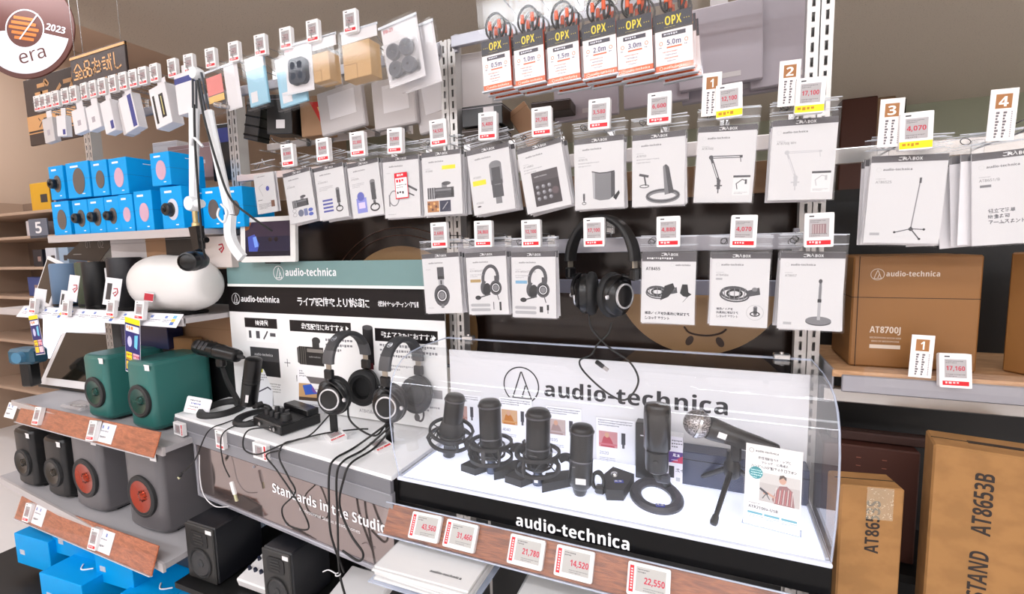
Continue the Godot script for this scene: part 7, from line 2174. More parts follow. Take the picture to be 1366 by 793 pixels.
	obj("metal_bits", mb().tube(curve([Vector3(-0.05, 0.008, 0), Vector3(-0.02, 0.012, 0.015), Vector3(0.02, 0.006, -0.012), Vector3(0.05, 0.01, 0.01)]), 0.004, 6).done(), mat("hook_steel", Color(0.72, 0.72, 0.72), 0.22, 0.85), t)
	t = thing("blue_camera", "small teal camera model at the left photo edge", "camera", Vector3(-2.83, 0.93, 0.12), "", rot(0, 20, 0))
	obj("body", mb().box(Vector3(0.12, 0.07, 0.08), Vector3(0, 0.14, 0), 0.012).done(), mat("camera_teal", Color(0.16, 0.32, 0.4), 0.4), t)
	obj("stand", mb().box(Vector3(0.05, 0.11, 0.05), Vector3(0, 0.055, 0), 0.006).done(), blk, t)
	obj("lens", mb().at(Vector3(0.01, 0.14, 0.04), rot(90, 0, 0)).lathe([Vector2(0.026, 0), Vector2(0.024, 0.02), Vector2(0, 0.02)], 18).done(), mat("glass_blue", Color(0.3, 0.5, 0.62), 0.1), t)
	# goods behind the green speakers
	var kraft := mat("carton_tan", Color(0.62, 0.48, 0.36), 0.7)
	var card := func(label: String, c: Vector3, s: Vector3, m: Material, yaw := 0.0, band: Material = null) -> Node3D:
		var o := thing("storage_box", label, "box", c, "", rot(0, yaw, 0))
		obj("body", mb().box(s, Vector3.ZERO, 0.002).done(), m, o)
		obj("lid_line", mb().box(Vector3(s.x + 0.0006, 0.0014, s.z + 0.0006), Vector3(0, s.y * 0.3, 0)).done(), band if band else mat("block_seam", Color(0.52, 0.4, 0.27), 0.7), o)
		return o
	card.call("large tan carton behind the green speakers, left of the poster", Vector3(-1.83, 1.13, -0.06), Vector3(0.4, 0.29, 0.1), kraft, 0)
	card.call("black framed box leaning behind the right green speaker", Vector3(-1.7, 1.03, -0.0), Vector3(0.28, 0.22, 0.03), blk, 8, mat("slot_grey", Color(0.2, 0.2, 0.21), 0.5))
	card.call("low tan carton flap on the box behind the green speakers", Vector3(-1.9, 1.16, 0.02), Vector3(0.16, 0.05, 0.04), mat("carton_ochre", Color(0.55, 0.4, 0.24), 0.7), 0)
	card.call("dark blue and brown box behind the price leaflet", Vector3(-2.08, 1.19, 0.03), Vector3(0.3, 0.1, 0.06), mat("box_deep_blue", Color(0.06, 0.1, 0.26), 0.4), 0, mat("print_brown", Color(0.2, 0.12, 0.08), 0.35))
	# canisters and speakers on the shelf above the labels
	var can := func(label: String, x: float, z: float, r: float, h: float, m: Material) -> void:
		var o := thing("canister", label, "canister", Vector3(x, 1.293, z))
		obj("body", mb().lathe([Vector2(0, 0), Vector2(r * 0.95, 0), Vector2(r, 0.005), Vector2(r, h - 0.008), Vector2(r * 0.94, h), Vector2(0, h)], 28).done(), m, o)
		obj("base_ring", mb().lathe([Vector2(r * 1.01, 0.004), Vector2(r * 1.02, 0.008), Vector2(r * 1.01, 0.014)], 28).done(), mat("plug_black", Color(0.05, 0.05, 0.055), 0.4), o)
	can.call("light blue grey cylindrical speaker beside the dark tablet", -2.575, 0.06, 0.056, 0.185, mat("can_blue", Color(0.36, 0.46, 0.57), 0.6))
	can.call("thin red cylinder between the blue and olive canisters", -2.5, 0.04, 0.016, 0.19, mat("can_red", Color(0.5, 0.1, 0.09), 0.5))
	can.call("olive green cylindrical speaker", -2.44, 0.05, 0.04, 0.188, mat("can_olive", Color(0.27, 0.3, 0.22), 0.6))
	can.call("black cylindrical speaker with its top near the olive one", -2.318, 0.08, 0.043, 0.19, mat("can_black", Color(0.055, 0.055, 0.06), 0.55))
	can.call("tall dark navy cylindrical speaker left of the white speaker", -2.098, 0.09, 0.056, 0.205, mat("can_navy", Color(0.05, 0.052, 0.085), 0.5))
	card.call("narrow white box between the two dark cylinders", Vector3(-2.22, 1.375, 0.06), Vector3(0.075, 0.165, 0.04), white, 0, mat("package_pale", Color(0.68, 0.66, 0.66), 0.5))
	t = thing("small_tablet", "dark tablet with a pale frame leaning at the left end of the canister shelf", "tablet", Vector3(-2.76, 1.296, 0.08), "", rot(-14, 0, -14))
	obj("frame", mb().box(Vector3(0.15, 0.21, 0.01), Vector3(0, 0.105, 0), 0.003).done(), white, t)
	obj("screen", mb().box(Vector3(0.125, 0.175, 0.002), Vector3(0, 0.108, 0.0055)).done(), mat("screen_dark", Color(0.11, 0.1, 0.08), 0.08), t)
	# the white pod speaker
	t = thing("pod_speaker", "large white rounded speaker lying on the shelf left of the poster", "speaker", Vector3(-1.785, 1.4, 0.1), "", rot(0, -2, 0))
	var prof := []
	for i in 25:
		var a := -PI / 2 + PI * i / 24
		prof.append(Vector2(0.112 * pow(maxf(0.0, cos(a)), 0.42) * (1.0 - 0.07 * sin(a)) * (1.0 - 0.05 * exp(-pow(sin(a) * 3.0, 2))), 0.205 * sin(a) * (0.8 + 0.2 * absf(sin(a)))))
	prof[0].x = 0.0
	prof[24].x = 0.0
	obj("shell", mb().at(Vector3.ZERO, Basis(Vector3(0, 1, 0), Vector3(1, 0.03, 0), Vector3(0, 0, 1)).orthonormalized()).lathe(prof, 40, 0.95, 0.8).done(), mat("pod_white", Color(0.86, 0.85, 0.84), 0.4), t)
	obj("foot", mb().box(Vector3(0.2, 0.012, 0.1), Vector3(0, -0.101, 0), 0.004).done(), blk, t)
	# a strip of price cards along the canister shelf
	t = thing("label_strip", "long white label strip along the front of the canister shelf", "label strip", Vector3(-2.13, 1.285, 0.2), "", rot(-35, 0, 0))
	obj("strip", mb().box(Vector3(1.02, 0.05, 0.002), Vector3.ZERO, 0.0005).done(), mat("board_white", Color(0.87, 0.87, 0.885), 0.45), t)
	var s := sheet(200, 50, 1.6, Color(0.9, 0.9, 0.92))
	for i in 4:
		s.rect(10 + i * 48, 8, 9, 10, Color(0.4, 0.5, 0.75))
		s.small_print(8 + i * 48, 24, 38, 2, 4, Color(0.4, 0.4, 0.46))
	s.rect(180, 6, 12, 12, Color(0.4, 0.68, 0.85))
	s.rect(180, 19, 12, 12, Color(0.9, 0.75, 0.3))
	s.rect(180, 32, 12, 12, Color(0.25, 0.4, 0.7))
	var pm := print_mat("label_strip_print", s.tex(), 0.4)
	for x in [-0.34, 0.0, 0.34]:
		obj("label_print", pane(0.32, 0.046), pm, t, Vector3(x, 0, 0.0014))
	var leaf := func(label: String, c: Vector3, w: float, h: float, roll: float) -> void:
		var q := sheet(60, 120, 2.0, Color(0.12, 0.14, 0.42))
		q.rect(0, 0, 60, 12, Color(0.95, 0.85, 0.1))
		q.rect(3, 16, 54, 14, Color(0.92, 0.92, 0.95))
		q.small_print(6, 18, 46, 1, 9, Color(0.85, 0.5, 0.2))
		q.oval(18, 52, 9, 12, Color(0.75, 0.75, 0.86))
		q.poly([Vector2(38, 36), Vector2(52, 34), Vector2(48, 66), Vector2(36, 62)], Color(0.4, 0.75, 0.85))
		q.rect(3, 76, 24, 18, Color(0.95, 0.82, 0.15))
		q.rect(31, 76, 25, 18, Color(0.9, 0.7, 0.75))
		q.rect(3, 97, 24, 18, Color(0.95, 0.78, 0.2))
		q.rect(31, 97, 25, 18, Color(0.92, 0.75, 0.78))
		q.small_print(5, 80, 20, 2, 5, Color(0.6, 0.3, 0.1))
		q.small_print(33, 80, 20, 2, 5, Color(0.7, 0.2, 0.3))
		var o := thing("price_leaflet", label, "leaflet", c, "blue and yellow price leaflets", rot(0, 0, roll))
		obj("paper", mb().box(Vector3(w, h, 0.0008)).done(), mat("board_white", Color(0.87, 0.87, 0.885), 0.45), o)
		obj("print", pane(w * 0.97, h * 0.97), print_mat("leaflet_print", q.tex(), 0.35), o, Vector3(0, 0, 0.0006))
	leaf.call("blue and yellow price leaflet hanging above the right green speaker", Vector3(-1.845, 1.193, 0.225), 0.085, 0.2, -8)
	leaf.call("blue and yellow price leaflet at the left photo edge", Vector3(-2.47, 1.2, 0.225), 0.07, 0.16, 8)
	for q in [[Vector3(-2.49, 1.315, 0.22), 24, "price tag at the left end of the canister shelf", 1.0], [Vector3(-2.255, 1.312, 0.22), 27, "price tag on the canister shelf below the blue cylinder", 1.0], [Vector3(-1.965, 1.32, 0.22), 25, "price tag on the canister shelf left of the leaflet", 1.0], [Vector3(-1.8, 1.318, 0.22), 26, "price tag right above the blue and yellow leaflet", 1.1]]:
		stand_tags.append(q)
	for q in [[-2.25, 1.385, "clear standing card with a red round mark at the blue cylinder", 0.07, 0.1], [-2.0, 1.375, "white standing card with a grey picture and a red round mark", 0.1, 0.1], [-2.32, 1.34, "white standing card with grey bars left of the clear card", 0.06, 0.07], [-2.5, 1.34, "pale pink standing card at the left end of the canister shelf", 0.09, 0.08], [-1.79, 1.36, "little red topped card above the leaflet", 0.05, 0.03]]:
		var o := thing("standing_card", q[2], "card", Vector3(q[0], q[1], 0.19), "", rot(-10, 0, -4))
		obj("paper", mb().box(Vector3(q[3], q[4], 0.001)).done(), mat("board_white", Color(0.87, 0.87, 0.885), 0.45), o)
		if "round" in q[2]:
			obj("red_mark", mb().at(Vector3(q[3] * 0.22, 0.0, 0.0012)).tube([Vector3(-0.012, 0.012, 0), Vector3(0.008, 0.014, 0), Vector3(0.014, 0, 0), Vector3(0, -0.014, 0), Vector3(-0.014, -0.004, 0), Vector3(0.004, 0.002, 0)], 0.002, 5).done(), mat("ink_red", Color(0.7, 0.12, 0.2), 0.5), o)
		if "grey" in q[2]:
			obj("grey_print", mb().box(Vector3(q[3] * 0.3, q[4] * 0.6, 0.0006), Vector3(-q[3] * 0.2, 0, 0.0006)).done(), mat("slot_grey", Color(0.2, 0.2, 0.21), 0.5), o)
		if "red topped" in q[2]:
			obj("red_print", mb().box(Vector3(q[3], q[4] * 0.8, 0.0006), Vector3(0, 0, 0.0006)).done(), mat("ink_red", Color(0.7, 0.12, 0.2), 0.5), o)
	# leaflets and boxes hanging under the camera box shelf
	t = thing("hanging_leaflet", "black leaflet with the numbers 01 and 02 tucked under the camera box shelf", "leaflet", Vector3(-2.4, 1.53, 0.05))
	obj("paper", mb().at(Vector3.ZERO).prism(PackedVector2Array([Vector2(-0.209, -0.031), Vector2(-0.048, 0.048), Vector2(0.189, 0.044), Vector2(0.052, -0.05)]), 0.002).done(), blk, t)
	obj("lettering", lettering("01", 0.028, 0, false), mat("ink_grey", Color(0.5, 0.5, 0.5), 0.5), t, Vector3(-0.03, 0.01, 0.001))
	obj("lettering", lettering("02", 0.028, 0, false), mat("ink_grey", Color(0.5, 0.5, 0.5), 0.5), t, Vector3(0.06, 0.008, 0.001))
	obj("small_lines", mb().box(Vector3(0.06, 0.003, 0.0005), Vector3(-0.1, -0.015, 0.0005)).done(), mat("ink_grey", Color(0.5, 0.5, 0.5), 0.5), t)
	card.call("grey printed box under the camera box shelf, right of the black leaflet", Vector3(-2.13, 1.53, 0.03), Vector3(0.2, 0.075, 0.05), mat("package_pale", Color(0.68, 0.66, 0.66), 0.5), 6, mat("ink_grey", Color(0.5, 0.5, 0.5), 0.5))
	card.call("tan carton under the camera box shelf", Vector3(-1.97, 1.53, 0.02), Vector3(0.2, 0.09, 0.05), kraft, 0)
	card.call("black printed box under the camera box shelf, behind the microphone clamp", Vector3(-1.8, 1.535, 0.04), Vector3(0.15, 0.085, 0.05), blk, 4, mat("ink_grey", Color(0.5, 0.5, 0.5), 0.5))
	var rb: Node3D = card.call("white box with a red round mark left of the tablet", Vector3(-1.6, 1.51, 0.04), Vector3(0.16, 0.11, 0.05), mat("package_white", Color(0.78, 0.74, 0.72), 0.5), -6, mat("package_pale", Color(0.68, 0.66, 0.66), 0.5))
	obj("red_mark", mb().at(Vector3(0.03, 0.012, 0.026)).tube([Vector3(-0.012, 0.012, 0), Vector3(0.008, 0.014, 0), Vector3(0.014, 0, 0), Vector3(0, -0.014, 0), Vector3(-0.014, -0.004, 0), Vector3(0.004, 0.002, 0)], 0.0026, 5).done(), mat("ink_red", Color(0.7, 0.12, 0.2), 0.5), rb)

var stand_tags: Array = []

# ---------------------------------------------------------------- boom arm with its microphone
func build_boom_arm() -> void:
	for q in price_tag_later:
		price_tag(q[0], q[1], q[2], "price tags on the speaker shelf rails", 1.1, rot(-18, -3, 4), false)
	for q in stand_tags:
		price_tag(q[0], q[1], q[2], "price tags on the canister shelf", 0.95 * q[3], rot(-8, 2, -3), true)
	var white := mat("arm_white", Color(0.86, 0.87, 0.88), 0.35)
	var spring := mat("spring_steel", Color(0.25, 0.26, 0.28), 0.3, 0.6)
	var black := mat("mic_black", Color(0.055, 0.055, 0.06), 0.38)
	var t := thing("boom_arm", "white folded microphone boom arm hanging in front of the blue boxes", "boom arm", Vector3(0, 0, 0))
	var top := Vector3(-1.296, 1.985, 0.3)
	var lo := Vector3(-1.347, 1.652, 0.3)
	var ro := Vector3(-1.205, 1.605, 0.3)
	for seg in 2:
		var e: Vector3 = lo if seg == 0 else ro
		var s: Vector3 = top + Vector3(-0.004 if seg == 0 else 0.018, 0, 0)
		var m := s.lerp(e, 0.3)
		for k in [-0.007, 0.007]:
			obj("spring_rod", mb().tube([s + Vector3(k, 0, 0), m + Vector3(k, -0.02, 0)], 0.0028, 8).done(), spring, t)
		obj("arm_channel", mb().tube([m + (m - e).normalized() * 0.012, m, m.lerp(e, 0.12), m.lerp(e, 0.9), e], 1.0, 6, 0.8, [Vector2(0.012, 0.0085), Vector2(-0.012, 0.0085), Vector2(-0.016, 0.0), Vector2(-0.012, -0.0085), Vector2(0.012, -0.0085), Vector2(0.016, 0.0)], false, Vector3(1, 0, 0)).done(), white, t)
	obj("elbow", mb().at(top + Vector3(0.006, 0.0, 0), rot(90, 0, 0)).lathe([Vector2(0, 0.013), Vector2(0.015, 0.012), Vector2(0.017, 0), Vector2(0.015, -0.012), Vector2(0, -0.013)], 20).done(), white, t)
	obj("cross_strap", mb().tube(curve([Vector3(-1.318, 1.8, 0.312), Vector3(-1.296, 1.815, 0.32), Vector3(-1.27, 1.79, 0.315)]), 0.004, 8).done(), white, t)
	obj("pivot_joint", mb().at(lo + Vector3(-0.002, -0.008, 0), rot(90, 0, 0)).lathe([Vector2(0, 0.017), Vector2(0.019, 0.016), Vector2(0.022, 0.006), Vector2(0.022, -0.008), Vector2(0, -0.012)], 24).done(), white, t)
	obj("pivot_knob", mb().at(lo + Vector3(0.026, -0.01, 0.004), rot(0, 0, 90)).lathe([Vector2(0, 0.012), Vector2(0.011, 0.011), Vector2(0.013, 0.0), Vector2(0.011, -0.012), Vector2(0, -0.013)], 16).done(), white, t)
	obj("brass_stud", mb().at(lo + Vector3(-0.001, -0.072, 0)).lathe([Vector2(0, 0.052), Vector2(0.007, 0.05), Vector2(0.007, 0.012), Vector2(0.01, 0.01), Vector2(0.011, 0.0), Vector2(0, 0)], 16).done(), mat("brass", Color(0.75, 0.68, 0.5), 0.3, 0.7), t)
	obj("end_tail", mb().tube(curve([ro, ro + Vector3(-0.002, -0.05, 0.004), ro + Vector3(0.012, -0.085, 0.004), ro + Vector3(0.034, -0.115, 0)]), 1.0, 6, 0.9, [Vector2(0.014, 0.008), Vector2(-0.014, 0.008), Vector2(-0.014, -0.008), Vector2(0.014, -0.008)], false, Vector3(1, 0, 0)).done(), white, t)
	obj("cord_clip", mb().tube(curve([ro + Vector3(-0.03, 0.02, 0.008), ro + Vector3(-0.036, 0.0, 0.01), ro + Vector3(-0.012, -0.018, 0.012), ro + Vector3(0.0, 0.01, 0.01), ro + Vector3(-0.022, 0.03, 0.008)]), 0.003, 6).done(), white, t)
	t = thing("hanging_microphone", "black round faced microphone hanging at the end of the white boom arm", "microphone", Vector3(-1.348, 1.49, 0.3))
	obj("clamp", mb().tube(curve([Vector3(0.0, 0.09, 0), Vector3(0.002, 0.07, 0), Vector3(0.004, 0.04, 0), Vector3(0.006, 0.026, 0)]), 1.0, 8, 0.8, [Vector2(0.016, 0.012), Vector2(-0.016, 0.012), Vector2(-0.02, 0), Vector2(-0.016, -0.012), Vector2(0.016, -0.012), Vector2(0.02, 0)], false, Vector3(1, 0, 0)).done(), black, t)
	obj("clamp_screw", mb().at(Vector3(0.028, 0.052, 0), rot(0, 0, 90)).lathe([Vector2(0, 0.014), Vector2(0.008, 0.013), Vector2(0.008, -0.012), Vector2(0, -0.012)], 12).done(), black, t)
	var ax := Vector3(-0.45, 0.05, -0.89)
	obj("barrel", mb().at(Vector3(0.0, -0.008, 0.035), along(ax)).lathe([Vector2(0.022, -0.002), Vector2(0.0258, 0.0), Vector2(0.0266, 0.006), Vector2(0.0266, 0.05), Vector2(0.024, 0.068), Vector2(0.016, 0.085), Vector2(0, 0.087)], 32).done(), black, t)
	obj("front_mesh", mb().at(Vector3(0.0, -0.008, 0.035), along(ax)).lathe([Vector2(0, -0.004), Vector2(0.017, -0.003), Vector2(0.0225, 0.001)], 32).done(), MB_GRILLE, t)
	obj("grey_band", mb().at(Vector3(0.0, -0.008, 0.035), along(ax)).lathe([Vector2(0.0267, 0.022), Vector2(0.0275, 0.024), Vector2(0.0275, 0.034), Vector2(0.0267, 0.036)], 32).done(), mat("slot_grey", Color(0.2, 0.2, 0.21), 0.5), t)
	cable("black cable running down the right limb of the boom arm to the tablet", [Vector3(-1.268, 1.96, 0.315), Vector3(-1.25, 1.86, 0.318), Vector3(-1.215, 1.74, 0.318), Vector3(-1.18, 1.65, 0.316), Vector3(-1.13, 1.6, 0.3), Vector3(-1.1, 1.56, 0.26)], 0.003)
	cable("black cable hanging straight between the limbs of the boom arm to the microphone", [Vector3(-1.285, 1.9, 0.318), Vector3(-1.292, 1.8, 0.32), Vector3(-1.297, 1.65, 0.32), Vector3(-1.3, 1.53, 0.318), Vector3(-1.312, 1.49, 0.305)], 0.003)
# ---------------------------------------------------------------- right bay and the far shop
func carton_mat() -> StandardMaterial3D:
	var m := mat("carton_brown", Color.WHITE, 0.75)
	if m.albedo_texture == null:
		m.albedo_texture = noise_tex(0.02, ramp([[0.3, Color(0.56, 0.4, 0.22)], [0.7, Color(0.61, 0.44, 0.25)]]), 256, 5, 8)
		m.uv1_triplanar = true
		m.uv1_world_triplanar = true
		m.uv1_scale = Vector3(3, 3.6, 3)
	return m

func big_carton(label: String, at: Vector3, size: Vector3, yaw: float, m: Material) -> Node3D:
	var t := thing("carton", label, "carton", at, "", rot(0, yaw, 0))
	obj("body", mb().box(size, Vector3(0, size.y / 2, -size.z / 2), 0.003).done(), m, t)
	obj("flap_gap_shade", mb().box(Vector3(size.x * 0.98, 0.001, 0.002), Vector3(0, size.y + 0.0002, -size.z / 2)).done(), mat("gap_dark", Color(0.16, 0.1, 0.06), 0.8), t)  # dark strip on the lid; its colour stands in for shade between flaps
	return t

func build_right_bay() -> void:
	var carton := carton_mat()
	var ink := mat("ink_carton", Color(0.14, 0.1, 0.08), 0.7)
	var pale := mat("ink_pale", Color(0.8, 0.74, 0.68), 0.6)
	# wooden shelf with a clear price rail
	var wood := wood_mat("shelf_beech", Color(0.62, 0.46, 0.32), Color(0.74, 0.58, 0.43), Vector3(1.2, 8, 8), 0.45)
	var steel := mat("rail_chrome", Color(0.72, 0.71, 0.7), 0.2, 0.75)
	var t := thing("shelf", "wooden shelf with a steel front edge under the large carton", "shelf", Vector3(0.64, 1.238, 0))
	obj("board", mb().box(Vector3(0.84, 0.014, 0.27), Vector3(0, 0, -0.035), 0.001).done(), wood, t)
	obj("front_edge", mb().box(Vector3(0.82, 0.034, 0.006), Vector3(0.005, -0.018, 0.102), 0.002).done(), mat("rail_steel", Color(0.62, 0.62, 0.65), 0.28, 0.6), t)
	obj("side_bracket", mb().box(Vector3(0.004, 0.04, 0.26), Vector3(-0.418, -0.012, -0.035), 0.001).done(), mat("rail_steel", Color(0.62, 0.62, 0.65), 0.28, 0.6), t)
	obj("clear_rail", mb().at(Vector3(0.02, 0.0, 0.108), rot(-12, 0, 0)).quad(0.78, 0.036).done(), clear_mat("acrylic", Color(0.93, 0.95, 1.0), 0.012, 0.03, 0.5), t)
	t = thing("light_bar", "long silver bar under the carton shelf", "bar", Vector3(0.64, 1.186, 0.06))
	obj("profile", mb().box(Vector3(0.86, 0.03, 0.02), Vector3.ZERO, 0.003).done(), steel, t)
	obj("end_cap", mb().box(Vector3(0.006, 0.034, 0.024), Vector3(-0.43, 0, 0), 0.002).done(), mat("bay_black", Color(0.03, 0.03, 0.032), 0.55), t)
	# the large carton
	t = big_carton("large brown carton with a pale emblem on the wooden shelf", Vector3(0.356, 1.246, 0.055), Vector3(0.2, 0.222, 0.16), 0, mat("carton_amber", Color(0.52, 0.35, 0.17), 0.5))
	obj("emblem", emblem(0.0115, 0.0012), pale, t, Vector3(-0.06, 0.186, 0.0006))
	obj("lettering", lettering("audio-technica", 0.0098, 0.083), pale, t, Vector3(-0.046, 0.182, 0.0006))
	obj("lettering", lettering("AT8700J", 0.0125, 0.05), pale, t, Vector3(-0.068, 0.066, 0.0006))
	obj("lettering", lettering("MICROPHONE BOOM ARM", 0.0035, 0.05, false), pale, t, Vector3(-0.067, 0.058, 0.0006))
	obj("lettering", lettering("BRAS DE MICROPHONE", 0.0035, 0.045, false), pale, t, Vector3(-0.064, 0.051, 0.0006))
	obj("label_patch", mb().box(Vector3(0.05, 0.0075, 0.0006), Vector3(-0.042, 0.042, 0.0004)).done(), pale, t)
	obj("fold_line", mb().box(Vector3(0.2005, 0.0012, 0.1605), Vector3(0, 0.14, -0.08)).box(Vector3(0.0012, 0.222, 0.0012), Vector3(-0.09, 0.111, 0)).done(), mat("gap_dark", Color(0.16, 0.1, 0.06), 0.8), t)
	t = big_carton("brown carton with bar codes at the right photo edge on the wooden shelf", Vector3(0.55, 1.246, 0.075), Vector3(0.14, 0.225, 0.14), -52, mat("carton_amber", Color(0.52, 0.35, 0.17), 0.5))
	for i in 9:
		obj("barcode_bar", mb().box(Vector3(0.016, 0.0016 + 0.0012 * (i % 3), 0.0006), Vector3(0.01, 0.06 + i * 0.007 + (0.04 if i > 4 else 0.0), 0.0003)).done(), ink, t)
	# floor cartons
	t = big_carton("brown carton with a creased clear tape strip right of the glass case", Vector3(0.268, 0.56, 0.205), Vector3(0.1, 0.5, 0.06), 10, carton)
	var up := rot(0, 0, 90)
	obj("lettering", lettering("AT8653S", 0.0215, 0.1), ink, t, Vector3(0.014, 0.375, 0.0006), up)
	var tape := clear_mat("tape_clear", Color(0.86, 0.8, 0.68), 0.25, 0.2)
	var tp := obj("tape_strip", mb().quad(0.042, 0.06).done(), tape, t, Vector3(0.012, 0.47, 0.001))
	var bub := mb()
	for i in 60:
		bub.at(Vector3(0.012 + rng.randf_range(-0.02, 0.02), 0.47 + rng.randf_range(-0.029, 0.029), 0.0014), rot(0, 0, rng.randf_range(0, 180))).box(Vector3(rng.randf_range(0.001, 0.004), 0.0008, 0.0002))
	var bb := obj("tape_creases", bub.done(), mat("tape_white", Color(0.78, 0.72, 0.64), 0.3), t)
	bb.set_meta("kind", "stuff")
	t = big_carton("tall brown carton with large black sideways lettering at the lower right", Vector3(0.44, 0.5, 0.2), Vector3(0.17, 0.645, 0.08), -10, carton)
	obj("lettering", lettering("AT8653B", 0.0235, 0.108), ink, t, Vector3(-0.006, 0.5, 0.0006), up)
	obj("lettering", lettering("STAND", 0.0235, 0.085), ink, t, Vector3(-0.006, 0.385, 0.0006), up)
	obj("tape_strip", mb().box(Vector3(0.07, 0.0008, 0.012), Vector3(0.0, 0.6454, -0.04)).done(), mat("gap_dark", Color(0.16, 0.1, 0.06), 0.8), t)
	t = big_carton("dark red brown carton with tiny pale print behind the two marked cartons", Vector3(0.31, 0.82, 0.02), Vector3(0.17, 0.245, 0.1), 0, mat("carton_red_brown", Color(0.26, 0.12, 0.075), 0.6))
	for i in 12:
		obj("tiny_print", mb().box(Vector3(0.008, 0.0016, 0.0006), Vector3(-0.02 + (i % 2) * 0.045, 0.22 - (i / 2) * 0.018, 0.0004)).done(), mat("ink_pink", Color(0.55, 0.33, 0.26), 0.6), t)
	t = big_carton("thin dark brown carton above the red brown one with pale print", Vector3(0.34, 1.068, 0.0), Vector3(0.2, 0.02, 0.03), 0, mat("carton_deep", Color(0.2, 0.1, 0.07), 0.7))
	t = thing("shelf", "dark bottom shelf carrying the marked cartons", "shelf", Vector3(0.64, 0.49, 0.03))
	obj("board", mb().box(Vector3(0.86, 0.018, 0.4), Vector3.ZERO, 0.001).done(), mat("bay_black", Color(0.03, 0.03, 0.032), 0.55), t)
	obj("front_edge", mb().box(Vector3(0.86, 0.03, 0.006), Vector3(0, -0.006, 0.202), 0.001).done(), mat("bay_black", Color(0.03, 0.03, 0.032), 0.55), t)
	t = thing("shelf", "dark inner shelf carrying the red brown cartons", "shelf", Vector3(0.4, 0.81, -0.04))
	obj("board", mb().box(Vector3(0.4, 0.018, 0.2), Vector3.ZERO, 0.001).done(), mat("bay_black", Color(0.03, 0.03, 0.032), 0.55), t)
	obj("bracket", mb().box(Vector3(0.01, 0.03, 0.2), Vector3(-0.19, -0.02, 0)).done(), mat("bay_black", Color(0.03, 0.03, 0.032), 0.55), t)

